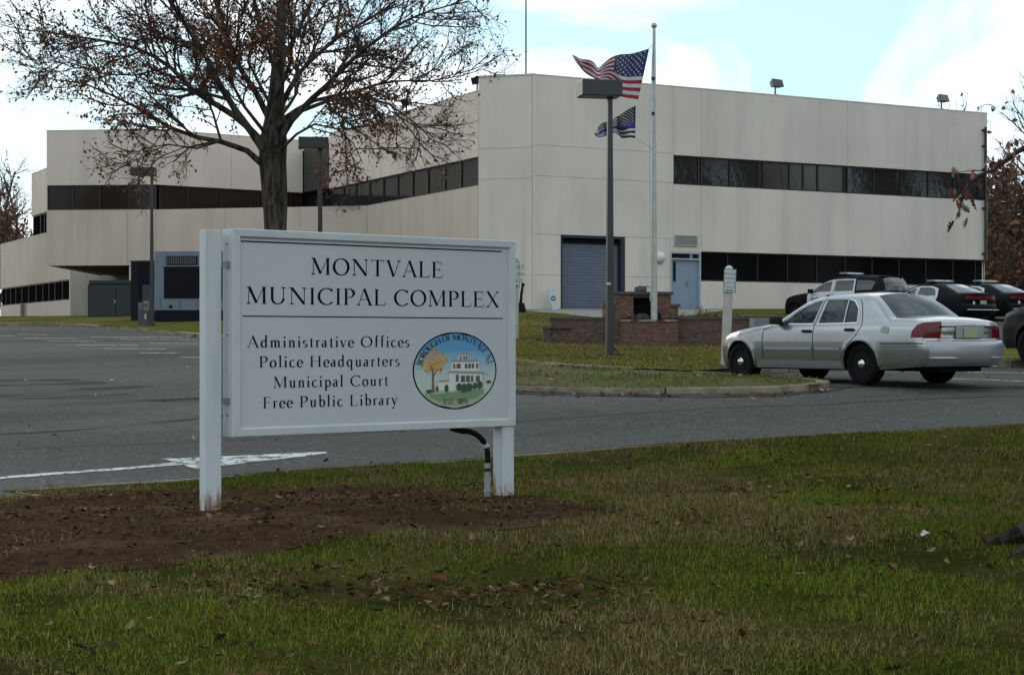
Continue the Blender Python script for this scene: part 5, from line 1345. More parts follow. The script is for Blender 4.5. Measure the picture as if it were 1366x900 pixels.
# bowed front basin: brick drum with soil and flowers
mb = MB(); t0, t1 = pw(826), pw(905); cx_ = (t0 + t1) / 2; ra = (t1 - t0) / 2; rb = .75; NS = 22; bh = .074; zt_ = pz(429)
core = MB(); arcp = []
for i in range(NS + 1):
    a = math.pi * i / NS; arcp.append((cx_ - ra * math.cos(a), rb * math.sin(a)))
top_ = [WPf.P(a, zt_ - .02, b - .03)[:2] for a, b in arcp]; core.prism(top_, zb, zt_ - .02); obj('mortar_core', core, M_MORTAR, pl, world=True)
k = 0; z = zt_ - bh
while z > zb - .07:
    for i in range(NS):
        f0 = i + (.5 if k % 2 else 0) + .03; f1 = f0 + .94
        if f1 > NS: continue
        q = []
        for f in (f0, f1):
            a = math.pi * f / NS; r_ = 1 + rnd.uniform(-.004, .006); q.append(((cx_ - ra * r_ * math.cos(a), rb * r_ * math.sin(a)), (cx_ - (ra - .1) * math.cos(a), (rb - .1) * math.sin(a))))
        vs = []
        for zz in (z + .006, z + bh - .004): vs += [WPf.P(q[0][0][0], zz, q[0][0][1]), WPf.P(q[1][0][0], zz, q[1][0][1]), WPf.P(q[1][1][0], zz, q[1][1][1]), WPf.P(q[0][1][0], zz, q[0][1][1])]
        mb.add(vs, [(0, 3, 2, 1), (4, 5, 6, 7), (0, 1, 5, 4), (1, 2, 6, 5), (2, 3, 7, 6), (3, 0, 4, 7)])
    z -= bh; k += 1
o = obj('brick_courses', mb, M_BRICK2, pl, world=True); o['kind'] = 'stuff'
for i in range(11):
    f0, f1 = i * 2 + .04, i * 2 + 1.96; q = []
    for f in (f0, f1):
        a = math.pi * f / NS; q += [(cx_ - (ra + .04) * math.cos(a), (rb + .04) * math.sin(a)), (cx_ - (ra - .2) * math.cos(a), (rb - .2) * math.sin(a))]
    vs = []
    for zz in (zt_ - .0, zt_ + .05): vs += [WPf.P(q[0][0], zz, q[0][1]), WPf.P(q[2][0], zz, q[2][1]), WPf.P(q[3][0], zz, q[3][1]), WPf.P(q[1][0], zz, q[1][1])]
    mb = MB(); mb.add(vs, [(0, 3, 2, 1), (4, 5, 6, 7), (0, 1, 5, 4), (1, 2, 6, 5), (2, 3, 7, 6), (3, 0, 4, 7)]); obj('coping_stone', mb, M_COPE2 if i % 3 else M_COPE, pl, world=True)
mb = MB()
inner = [WPf.P(cx_ - (ra - .1) * math.cos(math.pi * i / NS), 0, (rb - .1) * math.sin(math.pi * i / NS))[:2] for i in range(NS + 1)]; mb.prism(inner, zt_ - .05, zt_ + .03); obj('soil', mb, M_SOIL, pl, world=True)
# soil and plants behind the right wing, back fill of the planter
mb = MB(); 
for a, b in ((pw(740), pw(806)), (pw(906), pw(1040))): WPf.box(mb, a, b, zb - .5, pz(424.5), -2.4, -.45)
o = obj('soil_fill', mb, M_SOIL, pl, world=True)
# ================================================================== vehicles
def car_paint(name, col, metal=.0, rough=.28, coat=.5):
    return mat(name, col, rough, metal=metal, coat=coat, spec=.4 if coat else .10)
M_SILVER = car_paint('silver_car_paint', (.31, .305, .30), metal=.85, rough=.25)
M_SILVER_LOW = mat('silver_bumper_plastic', (.27, .275, .28), .36, metal=.5, coat=.3)
M_CBLACK = car_paint('black_car_paint', (.004, .004, .005), rough=.5, coat=.0)
M_CWHITE = car_paint('white_car_paint', (.46, .46, .45), rough=.3)
M_CDARK = car_paint('charcoal_car_paint', (.004, .0042, .005), metal=0, rough=.5, coat=.0)
M_CHROME = mat('chrome_trim', (.6, .6, .6), .12, metal=1.0)
M_TRIMB = mat('black_trim', (.010, .010, .010), .65, spec=.2)
M_REDL = mat('red_lamp_lens', (.10, .003, .006), .25, coat=.1, spec=.3)
M_AMB = mat('amber_clear_lens', (.55, .22, .15), .2, coat=.5)
M_CLEAR = mat('clear_lamp_lens', (.55, .56, .55), .15, coat=.5)
M_PLATE = mat('cream_number_plate', (.28, .29, .17), .5)
M_INTER = mat('dark_interior', (.03, .032, .035), .8)
def tinted(name, tint, tr):
    m = bpy.data.materials.new(name); m.use_nodes = True; N, L, b = nodes_of(m)
    b.inputs['Base Color'].default_value = (.02, .024, .024, 1); b.inputs['Roughness'].default_value = .02; b.inputs['Specular IOR Level'].default_value = .8
    t = N.new('ShaderNodeBsdfTransparent'); t.inputs[0].default_value = (*tint, 1)
    x = N.new('ShaderNodeMixShader'); x.inputs[0].default_value = tr
    L.new(b.outputs[0], x.inputs[1]); L.new(t.outputs[0], x.inputs[2]); L.new(x.outputs[0], N['Material Output'].inputs[0])
    return m
M_CGLASS = tinted('car_window_glass', (.62, .75, .70), .45)
M_CGLASSD = mat('dark_car_window_glass', (.012, .013, .014), .03, spec=.7)

def interp(tab, x):
    xs_ = [a for a, _ in tab]; return float(np.interp(x, xs_, [b for _, b in tab]))

def build_car(root, sp):
    """sp: edge = [(x, z, bulge_x, bulge_z, label)] front bottom -> over the top -> rear bottom; the side skin is cut
    from a plane outline and bent onto the body's width surface; the top skin spans between the two sides"""
    edge = sp['edge']; hw = sp['width']; plan = sp['plan']
    pts_ = [(a, b) for a, b, *_ in edge]
    # dense smooth edge
    E = []; LB = []; BX = []; BZ = []
    n = len(pts_)
    for i in range(n - 1):
        p1, p2 = Vector(pts_[i]), Vector(pts_[i + 1])
        p0 = Vector(pts_[i - 1]) if i and not edge[i][4].startswith('!') else p1 * 2 - p2
        p3 = Vector(pts_[i + 2]) if i + 2 < n and not edge[i + 1][4].startswith('!') else p2 * 2 - p1
        k = max(2, int((p2 - p1).length / .07))
        for j in range(k):
            t = j / k; q = .5 * ((2 * p1) + (-p0 + p2) * t + (2 * p0 - 5 * p1 + 4 * p2 - p3) * t * t + (-p0 + 3 * p1 - 3 * p2 + p3) * t ** 3)
            E.append(q); LB.append(edge[i][4].strip('!')); BX.append(edge[i][2] * (1 - t) + edge[i + 1][2] * t); BZ.append(edge[i][3] * (1 - t) + edge[i + 1][3] * t)
    E.append(Vector(pts_[-1])); BX.append(edge[-1][2]); BZ.append(edge[-1][3])
    Ea = np.array([tuple(e) for e in E])
    seg_a, seg_b = Ea[:-1], Ea[1:]
    def dedge(x, z):
        p = np.array((x, z)); ab = seg_b - seg_a; t = np.clip(((p - seg_a) * ab).sum(1) / (ab ** 2).sum(1), 0, 1)
        return float(np.min(np.hypot(*((seg_a + ab * t[:, None]) - p).T)))
    rr = sp.get('round', .035)
    def Wf(x, z):
        w = interp(hw, z) * interp(plan, x)
        d = dedge(x, z)
        w -= rr * max(0, 1 - d / .09) ** 2
        # wheel-arch flare
        for ax in (0, sp['wb']):
            r = math.hypot(x - ax, z - sp['wr']); w += .012 * math.exp(-((r - sp['ar']) / .05) ** 2)
        return w
    # side outline: edge + bottom with arches
    zb = sp['sill']; ar = sp['ar']; wz = sp['wr']
    bot = []
    def arch(ax):
        a0 = math.asin(max(-1, (zb - wz) / ar)); out = []
        for i in range(19):
            a = (math.pi - a0) * (1 - i / 18) + a0 * i / 18      # from rear side (x low) to front
            out.append((ax + ar * math.cos(a), wz + ar * math.sin(a)))
        return out
    re_, fe_ = E[-1], E[0]
    A0, A1 = arch(0), arch(sp['wb'])
    bot += [tuple(Vector((re_.x, re_.y)).lerp(Vector(A0[0]), t)) for t in (.33, .66)]
    bot += A0
    bot += [(A0[-1][0] + (A1[0][0] - A0[-1][0]) * t, zb) for t in np.linspace(0, 1, 14)[1:-1]]
    bot += A1
    bot += [tuple(Vector(A1[-1]).lerp(Vector((fe_.x, fe_.y)), t)) for t in (.33, .66)]
    outline = [tuple(e) for e in E] + bot
    nO = len(outline)
    P = [Vector(p) for p in outline]; ed = [(i, (i + 1) % nO) for i in range(nO)]
    regs = sp['regions']                       # [(name, material, polygon, kwargs)]
    for r in regs:
        poly = r[2]; o = len(P); q = dens(poly, .06, True) if r[3].get('smooth') else [tuple(Vector(poly[i]).lerp(Vector(poly[(i + 1) % len(poly)]), t)) for i in range(len(poly)) for t in np.arange(0, 1, 1 / max(1, int(math.dist(poly[i], poly[(i + 1) % len(poly)]) / .08)))]
        r[3]['q'] = q
        P += [Vector(p) for p in q]; ed += [(o + i, o + (i + 1) % len(q)) for i in range(len(q))]
    ox = np.array(outline)
    gx, gzz = np.meshgrid(np.arange(ox[:, 0].min(), ox[:, 0].max(), .06), np.arange(ox[:, 1].min(), ox[:, 1].max(), .05))
    gp = np.stack([gx.ravel(), gzz.ravel()], 1); gp = gp[inside(outline, gp[:, 0], gp[:, 1])]
    gp = np.array([p for p in gp if dedge(*p) > .012])
    ring = []
    for i in range(0, len(E) - 1):               # extra rows close to the edge so that its rounding shows
        d = (E[min(i + 1, len(E) - 1)] - E[max(0, i - 1)]).normalized(); nn = Vector((d.y, -d.x))
        for off in (.02, .05):
            for s_ in (1,):
                q = E[i] - nn * -off * s_; q2 = E[i] + nn * off * s_
                for c in (q, q2):
                    if inside(outline, np.array([c.x]), np.array([c.y]))[0]: ring.append(tuple(c)); break
    P += [Vector(p) for p in gp] + [Vector(p) for p in ring]
    V_, _, F_, *_ = delaunay_2d_cdt(P, ed, [], 0, 1e-5, False)
    Va = np.array([tuple(v) for v in V_]); F_ = [tuple(f) for f in F_]
    cen_ = np.array([Va[list(f)].mean(0) for f in F_])
    keep = inside(outline, cen_[:, 0], cen_[:, 1])
    own = np.full(len(F_), -1)
    for k, r in enumerate(regs): own[inside(r[3]['q'], cen_[:, 0], cen_[:, 1])] = k
    Wv = np.array([Wf(x, z) for x, z in Va])
    body = MB(); tm = {}
    def side_faces(sel, sgn, inset=0.0):
        used = sorted({v for i in sel for v in F_[i]}); m_ = {v: i for i, v in enumerate(used)}
        vs = [(Va[v][0], sgn * (Wv[v] - inset), Va[v][1]) for v in used]; fs = []
        for i in sel:
            f = [m_[v] for v in F_[i]]
            a, b, c = (Vector(vs[q]) for q in f[:3]); nrm = (b - a).cross(c - a)
            if nrm.y * sgn < 0: f.reverse()
            fs.append(f)
        return vs, fs
    paint = sp['paint']
    sel = [i for i in range(len(F_)) if keep[i] and own[i] < 0]
    for sg in (1, -1): body.add(*side_faces(sel, sg))
    # top skin
    U = sp.get('u', (-1, -.985, -.95, -.9, -.82, -.72, -.58, -.4, -.2, 0, .2, .4, .58, .72, .82, .9, .95, .985, 1))
    rows = []
    for i, e in enumerate(E):
        w = Wf(e.x, e.y); row = []
        for u in U:
            row.append((e.x + BX[i] * (1 - abs(u) ** 2.6), u * w, e.y + BZ[i] * (1 - abs(u) ** 2.2)))
        rows.append(row)
    groups = {}
    for i in range(len(E) - 1):
        for j in range(len(U) - 1):
            um = (U[j] + U[j + 1]) / 2; zm = (E[i].y + E[i + 1].y) / 2
            nm = sp['top'](LB[i], um, zm, E[i].x)
            groups.setdefault(nm, []).append((i, j))
    nu = len(U)
    made = {}
    for nm, cells in groups.items():
        used = {}; vs = []; fs = []
        for i, j in cells:
            f = []
            for a, b in ((i, j), (i, j + 1), (i + 1, j + 1), (i + 1, j)):
                if (a, b) not in used: used[(a, b)] = len(vs); vs.append(rows[a][b])
                f.append(used[(a, b)])
            fs.append(tuple(f))
        a, b, c = (Vector(vs[q]) for q in fs[len(fs) // 2][:3])
        if nm == 'body': body.add(vs, fs)
        else:
            mb = MB(); mb.add(vs, fs); made[nm] = mb
    def finish(name, mb, m, parent, sharp=R(50)):
        o = obj(name, mb, m, parent)
        bm = bmesh.new(); bm.from_mesh(o.data); bmesh.ops.remove_doubles(bm, verts=bm.verts, dist=.0006); bmesh.ops.recalc_face_normals(bm, faces=bm.faces)
        bm.to_mesh(o.data); bm.free()
        o.data.polygons.foreach_set('use_smooth', [True] * len(o.data.polygons)); o.data.set_sharp_from_angle(angle=sharp)
        return o
    bo = finish('body', body, paint, root)
    parts = {'body': bo}
    for nm, mb in made.items():
        parts[nm] = finish(nm.split('#')[0], mb, sp['mats'][nm], root)
    for k, r in enumerate(regs):
        sel = [i for i in range(len(F_)) if keep[i] and own[i] == k]
        if not sel: continue
        for sg in (1, -1):
            if r[3].get('one') and sg != r[3]['one']: continue
            mb = MB(); mb.add(*side_faces(sel, sg, r[3].get('inset', 0)))
            m = r[1]
            o = finish(r[0], mb, m, root if not r[3].get('in') else parts.get((r[3]['in'], sg), root))
            parts[(r[3].get('key', r[0]), sg)] = o
    # strips (mouldings, seams, trims) that follow the side
    def strip(name, path, w, m, out=.008, parent=None, closed=False):
        for sg in (1, -1):
            mb = MB(); p = [path[i % len(path)] for i in range(len(path) + (1 if closed else 0))]
            q = []
            for a, b in zip(p, p[1:]):
                k = max(1, int(math.dist(a, b) / .06)); q += [tuple(Vector(a).lerp(Vector(b), t / k)) for t in range(k)]
            q.append(p[-1])
            for i, (x, z) in enumerate(q):
                d = (Vector(q[min(i + 1, len(q) - 1)]) - Vector(q[max(0, i - 1)])).normalized(); nn = Vector((-d.y, d.x)) * w / 2
                for s_, oo in ((1, -.004), (.8, out), (-.8, out), (-1, -.004)):
                    xx, zz = x + nn.x * s_, z + nn.y * s_; mb.v.append((xx, sg * (Wf(xx, zz) + oo), zz))
            for i in range(len(q) - 1):
                for k in range(3): mb.f.append((i * 4 + k, i * 4 + k + 1, i * 4 + k + 5, i * 4 + k + 4)); mb.m.append(0)
            o_ = obj(name, mb, m, parent or root)
            parts[(name, sg)] = o_
    for s_ in sp.get('strips', ()): strip(*s_)
    # underbody and wheel wells
    mb = MB(); x0, x1 = min(e.x for e in E) + .12, max(e.x for e in E) - .12; wi = interp(hw, zb) - .1
    mb.box((ar + .02, -wi, zb - .02), (sp['wb'] - ar - .02, wi, zb + .2)); mb.box((x0, -.45, zb - .02), (x1, .45, zb + .3))
    mb.box((x0, -wi * .85, zb + .04), (-ar - .02, wi * .85, zb + .2)); mb.box((sp['wb'] + ar + .02, -wi * .85, zb + .04), (x1, wi * .85, zb + .2))
    ub = obj('underbody', mb, M_BLACK, root); ub['kind'] = 'stuff'
    for ax in (0, sp['wb']):
        for sg in (1, -1):
            mb = MB(); k = 16
            for i in range(k + 1):
                a = math.pi * 1.16 * i / k - .08 * math.pi
                cx_, cz_ = ax + (ar + .001) * math.cos(a), wz + (ar + .001) * math.sin(a)
                yo = Wf(cx_, cz_) - .004
                mb.v += [(cx_, sg * yo, cz_), (cx_, sg * (yo - .34), cz_)]
            for i in range(k): mb.f.append((2 * i, 2 * i + 1, 2 * i + 3, 2 * i + 2)); mb.m.append(0)
            mb.v.append((ax, sg * .5, wz)); c_ = len(mb.v) - 1
            for i in range(k): mb.f.append((2 * i + 1, c_, 2 * i + 3)); mb.m.append(0)
            obj('wheel_arch_liner', mb, M_BLACK, root)
    # wheels
    tr = sp['wr']; tw = sp.get('tw', .23)
    for ax in (0, sp['wb']):
        for sg in (1, -1):
            yc = sp['track'] / 2; y_out = yc + tw / 2
            prof = [(tr * .60, yc - tw / 2), (tr * .93, yc - tw / 2), (tr * .985, yc - tw * .42), (tr, yc - tw * .25), (tr, yc + tw * .25), (tr * .985, yc + tw * .42), (tr * .93, y_out), (tr * .72, y_out + .006), (tr * .62, y_out - .008), (tr * .60, y_out - .03)]
            mb = MB(); mb.lathe([(r_, sg * y_) for r_, y_ in prof], (ax, 0, tr), 'Y', 36)
            wh = finish('wheel', mb, M_RUBBER, root, R(60))
            mb = MB(); rp = [(tr * .61, y_out - .012), (tr * .585, y_out - .03), (tr * .56, y_out - .045), (tr * .42, y_out - .018), (tr * .30, y_out - .03), (tr * .2, y_out - .028), (.01, y_out - .028)]
            mb.lathe([(r_, sg * y_) for r_, y_ in rp], (ax, 0, tr), 'Y', 32); finish('rim', mb, sp['rim'], wh, R(40))
            holes = MB()
            for i in range(sp.get('nh', 10)):
                a = 2 * math.pi * i / sp.get('nh', 10); hx, hz_ = ax + tr * .47 * math.cos(a), tr + tr * .47 * math.sin(a)
                holes.lathe([(tr * .055, sg * (y_out - .034)), (tr * .055, sg * (y_out - .024))], (hx, 0, hz_), 'Y', 8)
            ho = obj('rim_holes', holes, M_BLACK, wh); ho['kind'] = 'stuff'
            mb = MB(); mb.lathe([(tr * .21, sg * (y_out - .03)), (tr * .21, sg * (y_out - .005)), (tr * .17, sg * (y_out + .008)), (.01, sg * (y_out + .012))], (ax, 0, tr), 'Y', 20); finish('hub_cap', mb, sp['hub'], wh, R(30))
    return parts, Wf, finish

# ---- silver sedan (wheelbase 2.91 m, 5.39 m long), outline measured from the photograph
def top_cv(lb, u, z, x):
    a = abs(u)
    if lb == 'wind': return 'windscreen' if a < .93 else 'body'
    if lb == 'rear': return 'rear_window' if a < .9 else 'body'
    if lb == 'grille': return 'grille' if a < .5 else ('headlight#' + ('l' if u > 0 else 'r') if a < .97 else 'body')
    if lb in ('bumperf', 'bumperr'): return 'rear_bumper' if lb == 'bumperr' else 'front_bumper'
    if lb == 'tail': return 'tail_light#' + ('l' if u > 0 else 'r') if .67 < a else 'body'
    return 'body'
cv = dict(
    edge=[(3.44, .22, .28, 0, '!bumperf'), (3.56, .30, .33, 0, 'bumperf'), (3.60, .48, .34, 0, 'bumperf'), (3.56, .60, .34, 0, '!grille'), (3.46, .765, .30, .01, '!hood'),
          (3.2, .845, .2, .05, 'hood'), (2.9, .895, .10, .07, 'hood'), (2.45, .945, .05, .075, 'hood'), (2.10, .985, .12, .075, '!wind'),
          (1.86, 1.13, .16, .05, 'wind'), (1.52, 1.335, .14, .055, 'wind'), (1.28, 1.415, .08, .055, '!roof'), (.9, 1.45, .03, .05, 'roof'), (.3, 1.455, 0, .05, 'roof'), (-.02, 1.425, -.04, .05, '!rear'),
          (-.25, 1.27, -.14, .06, 'rear'), (-.46, 1.11, -.2, .05, 'rear'), (-.54, 1.06, -.2, .05, '!deck'), (-.8, 1.05, -.14, .045, 'deck'), (-1.08, 1.03, -.14, .03, 'deck'), (-1.22, .995, -.14, .02, '!tail'),
          (-1.255, .90, -.14, 0, 'tail'), (-1.245, .745, -.13, 0, '!lip'), (-1.25, .715, -.14, 0, '!bumperr'), (-1.32, .69, -.16, 0, 'bumperr'), (-1.345, .56, -.17, 0, 'bumperr'), (-1.33, .40, -.16, 0, 'bumperr'), (-1.26, .31, -.14, 0, 'bumperr')],
    width=[(.2, .86), (.3, .905), (.42, .93), (.56, .945), (.72, .95), (.86, .935), (.95, .905), (1.0, .875), (1.05, .85), (1.2, .775), (1.38, .675), (1.46, .62)],
    plan=[(-1.4, .885), (-1.25, .93), (-1.0, .965), (-.6, .99), (-.2, 1), (2.6, 1), (3.0, .98), (3.3, .93), (3.5, .86), (3.62, .80)],
    wb=2.912, wr=.338, ar=.385, sill=.245, track=1.60, paint=M_SILVER, rim=M_BLACK, hub=M_CHROME,
    top=top_cv,
    mats={'windscreen': M_CGLASS, 'rear_window': M_CGLASS, 'grille': M_TRIMB, 'headlight#l': M_CLEAR, 'headlight#r': M_CLEAR, 'front_bumper': M_SILVER_LOW, 'rear_bumper': M_SILVER_LOW, 'tail_light#l': M_REDL, 'tail_light#r': M_REDL},
    u=(-1, -.985, -.95, -.93, -.9, -.82, -.72, -.67, -.62, -.5, -.35, -.18, 0, .18, .35, .5, .62, .67, .72, .82, .9, .93, .95, .985, 1),
    regions=[
        ('front_door', M_SILVER, [(2.30, .40), (2.30, .90), (2.02, .985), (1.90, 1.055), (1.60, 1.25), (1.32, 1.375), (1.05, 1.43), (1.08, .96), (1.06, .40)], dict()),
        ('rear_door', M_SILVER, [(1.06, .40), (1.08, .96), (1.05, 1.43), (.5, 1.425), (.2, 1.37), (.05, 1.12), (.0, .96), (.08, .80), (.28, .64), (.40, .50), (.44, .40)], dict()),
        ('side_window', M_CGLASS, [(1.84, 1.005), (1.62, 1.165), (1.40, 1.285), (1.24, 1.345), (1.10, 1.375), (1.135, .995)], dict(inset=.012, key='win_f')),
        ('side_window', M_CGLASS, [(1.0, .995), (.985, 1.385), (.52, 1.375), (.44, 1.0)], dict(inset=.012, key='win_r')),
        ('quarter_window', M_CGLASS, [(.41, 1.0), (.49, 1.37), (.36, 1.345), (.20, 1.22), (.12, 1.01)], dict(inset=.012)),
        ('tail_light', M_REDL, [(-1.04, .755), (-1.06, .86), (-1.12, .95), (-1.19, .985), (-1.30, .985), (-1.30, .755)], dict(key='tail_side')),
        ('turn_lamp', M_AMB, [(3.33, .62), (3.32, .74), (3.45, .765), (3.50, .70), (3.545, .62)], dict()),
        ('lower_rocker', M_SILVER_LOW, [(2.50, .25), (2.46, .385), (.46, .385), (.42, .25)], dict()),
    ],
    strips=[('door_moulding', [(2.24, .575), (1.09, .575)], .05, M_SILVER_LOW, .014), ('door_moulding', [(1.03, .575), (.44, .575)], .05, M_SILVER_LOW, .014),
            ('door_seam', [(2.30, .40), (2.305, .90), (2.1, .965)], .017, M_BLACK, .002), ('door_seam', [(1.06, .40), (1.08, .96), (1.055, 1.42)], .018, M_BLACK, .002),
            ('door_seam', [(.44, .40), (.40, .50), (.28, .64), (.08, .80), (.0, .96), (.06, 1.12), (.16, 1.30), (.24, 1.37)], .017, M_BLACK, .002),
            ('window_trim', [(1.88, .99), (1.12, .985)], .018, M_CHROME, .006), ('window_trim', [(1.02, .985), (.12, .995)], .018, M_CHROME, .006), ('window_trim', [(.12, .995), (.20, 1.23), (.36, 1.36), (.5, 1.395), (1.0, 1.405), (1.12, 1.40), (1.28, 1.37), (1.62, 1.2), (1.86, 1.03)], .013, M_CHROME, .006),
            ('bumper_crease', [(-.45, .66), (-.8, .665), (-1.1, .665), (-1.31, .66)], .018, M_BLACK, .002), ('bumper_crease', [(-.46, .615), (-.8, .62), (-1.1, .62), (-1.32, .62)], .010, M_TRIMB, .0015),
            ('arch_lip', [( .385 * math.cos(a), .338 + .385 * math.sin(a)) for a in np.linspace(-.15, math.pi + .1, 22)], .026, M_SILVER, .012),
            ('arch_lip', [(2.912 + .385 * math.cos(a), .338 + .385 * math.sin(a)) for a in np.linspace(-.1, math.pi + .15, 22)], .026, M_SILVER, .012),
            ('rocker_strip', [(2.46, .395), (.46, .395)], .022, M_CHROME, .006)],
)
def place_vehicle(name, label, x, y, z, yaw, cat='car', group=None, pitch=0, roll=0):
    r = thing(name, label, cat, (x, y, z), yaw, group); r.rotation_euler = (roll, pitch, yaw); return r
car = place_vehicle('silver_sedan', 'silver four-door sedan parked nose away beside the kerb island', 6.374, 26.92, .865, 2.1329)
car.scale = (1.022, 1.01, 1.0)
parts, Wf, finish = build_car(car, cv)
# split a tag on the odd-coloured parts
# handles, mirrors, fuel flap, plate, badge, deck seam, bumper details
for sg in (1, -1):
    for (x, z) in ((1.22, .865), (.24, .885)):
        mb = MB(); y = Wf(x, z); mb.box((x - .10, sg * (y + .018) - .014, z - .024), (x + .10, sg * (y + .018) + .014, z + .024)); obj('door_handle', mb, M_TRIMB, parts[('front_door' if x > 1 else 'rear_door', sg)], bevel=.01)
        mb = MB(); mb.lathe([(.045, sg * (y - .004)), (.045, sg * (y + .003))], (x, 0, z - .028), 'Y', 14); obj('handle_cup', mb, M_SILVER_LOW, parts[('front_door' if x > 1 else 'rear_door', sg)])
    mb = MB(); y = Wf(1.86, 1.0)
    M = Matrix.Translation((1.90, sg * (y + .12), 1.045))
    mb.box((-.05, -.11, -.065), (.07, .11, .075), M=M); mo = obj('wing_mirror', mb, M_TRIMB, root_ if False else car, bevel=.03, smooth=True)
    mb = MB(); mb.tube([(1.90, sg * (y - .02), 1.0), (1.90, sg * (y + .08), 1.01)], .035, 8); obj('mirror_arm', mb, M_TRIMB, mo)
y = Wf(-.52, .86); mb = MB(); mb.lathe([(.085, y - .006), (.085, y + .003), (.078, y + .004)], (-.52, 0, .86), 'Y', 24); obj('fuel_flap', mb, M_SILVER, car)
mb = MB(); mb.box((-1.415, -.30, .745), (-1.385, .30, .925)); obj('plate_recess', mb, M_SILVER_LOW, car, bevel=.012)
mb = MB(); mb.box((-1.428, -.155, .755), (-1.416, .155, .905)); npl = obj('number_plate', mb, M_PLATE, car, bevel=.003)
mb = MB(); mb.box((-1.432, -.12, .80), (-1.4285, .12, .855)); 
def flat_text(parent, txt, size, M, m, name='lettering'):
    cu = bpy.data.curves.new(name, 'FONT'); cu.body = txt; cu.size = size; cu.align_x = 'CENTER'; cu.align_y = 'CENTER'; cu.extrude = .0004; cu.materials.append(m)
    t = bpy.data.objects.new(name, cu); COL.objects.link(t); bpy.context.view_layer.update()
    me = bpy.data.meshes.new_from_object(t); bpy.data.objects.remove(t)
    o = bpy.data.objects.new(name, me); COL.objects.link(o); o.parent = parent; o.matrix_local = M; ORG[o.name] = (0, 0, 0); o['kind'] = 'stuff'; return o
mb = MB(); mb.box((-1.39, -.62, .705), (-1.368, .62, .735)); obj('trunk_lip', mb, M_CHROME, car, bevel=.004)
mb = MB(); mb.box((-1.392, -.60, .925), (-1.345, .60, .937)); obj('trunk_seam', mb, M_TRIMB, car)
mb = MB(); mb.lathe([(.05, -1.375), (.05, -1.368)], (0, 0, .965), 'X', 16); o = obj('badge', mb, M_CHROME, car)
mb = MB(); mb.box((-1.396, .37, .762), (-1.386, .60, .778)); obj('badge', mb, M_CHROME, car)
for y0, y1 in ((-.86, -.36), (.36, .86)):
    mb = MB(); 
    for i in range(9):
        t = i / 8; yy = y0 + (y1 - y0) * t; u = abs(yy) / .88; xx = -1.345 - .165 * (1 - u ** 2.6) - .012; hh_ = .02 * min(1, 4 * min(t, 1 - t) + .25)
        mb.v += [(xx, yy, .44 - hh_), (xx - .006, yy, .44), (xx, yy, .44 + hh_), (xx + .03, yy, .44)]
    for i in range(8):
        for k in range(4): mb.f.append((i * 4 + k, i * 4 + (k + 1) % 4, i * 4 + 4 + (k + 1) % 4, i * 4 + 4 + k)); mb.m.append(0)
    obj('bumper_guard', mb, M_SILVER_LOW, car)
mb = MB(); mb.tube([(-1.2, -.42, .25), (-.8, -.42, .26), (-.5, -.35, .28)], .025, 8); mb2 = obj('exhaust_pipe', mb, M_TRIMB, car)
mb = MB(); mb.tube([(0, -.75, .338), (0, .75, .338)], .05, 8); mb.lathe([(.02, -.14), (.12, -.08), (.14, 0), (.12, .08), (.02, .14)], (0, 0, .338), 'Y', 14); obj('rear_axle', mb, M_TRIMB, car)
# cabin: seats, shelf, dash, wheel
cab = MB(); cab.box((-.35, -.72, .5), (2.0, .72, .62)); fl = obj('cabin_floor', cab, M_INTER, car)
for y in (-.38, .38):
    mb = MB(); mb.box((.92, y - .24, .62), (1.45, y + .24, .78)); M = Matrix.Translation((.92, y, .74)) @ Matrix.Rotation(R(-14), 4, 'Y'); mb.box((-.08, -.23, 0), (.08, .23, .52), M=M); mb.box((-.05, -.13, .54), (.05, .13, .70), M=M); s_ = obj('front_seat', mb, M_INTER, car, bevel=.03, smooth=True); s_['kind'] = 'stuff'
mb = MB(); mb.box((-.25, -.62, .62), (.30, .62, .80)); M = Matrix.Translation((-.2, 0, .78)) @ Matrix.Rotation(R(-18), 4, 'Y'); mb.box((-.09, -.62, 0), (.09, .62, .36), M=M); s_ = obj('rear_seat', mb, M_INTER, car, bevel=.03); s_['kind'] = 'stuff'
mb = MB(); mb.box((-.66, -.62, .96), (-.28, .62, .99)); obj('parcel_shelf', mb, mat('grey_shelf', (.14, .14, .13), .9), car)
mb = MB(); mb.box((1.72, -.7, .7), (2.15, .7, .97)); obj('dashboard', mb, M_INTER, car, bevel=.05)
mb = MB(); mb.tube([(1.62, .38 + .19 * math.cos(a), .93 + .19 * math.sin(a)) for a in np.linspace(0, 2 * math.pi, 20)], .014, 6); obj('steering_wheel', mb, M_TRIMB, car)
mb = MB(); mb.tube([(-1.0, -.6, .26), (.6, -.6, .26)], .001, 3)

# ---- police estate (boxy) and police saloons
def mk_top(extra=None):
    def f(lb, u, z, x):
        a = abs(u)
        if lb == 'wind': return 'windscreen' if a < .93 else 'body'
        if lb == 'rear': return 'rear_window' if a < .9 else 'body'
        if lb == 'grille': return 'grille' if a < .62 else ('headlight#' + ('l' if u > 0 else 'r') if a < .98 else 'body')
        if lb == 'tail': return ('tail_light#' + ('l' if u > 0 else 'r')) if (extra and a > extra) else 'body'
        if lb == 'trail': return 'tail_light#bar' if a < .95 else 'body'
        return 'body'
    return f
MT = {'windscreen': M_CGLASSD, 'rear_window': M_CGLASSD, 'grille': M_TRIMB, 'headlight#l': M_CLEAR, 'headlight#r': M_CLEAR, 'tail_light#l': M_REDL, 'tail_light#r': M_REDL, 'tail_light#bar': M_REDL}
UU = (-1, -.98, -.95, -.93, -.9, -.8, -.7, -.62, -.4, -.2, 0, .2, .4, .62, .7, .8, .9, .93, .95, .98, 1)
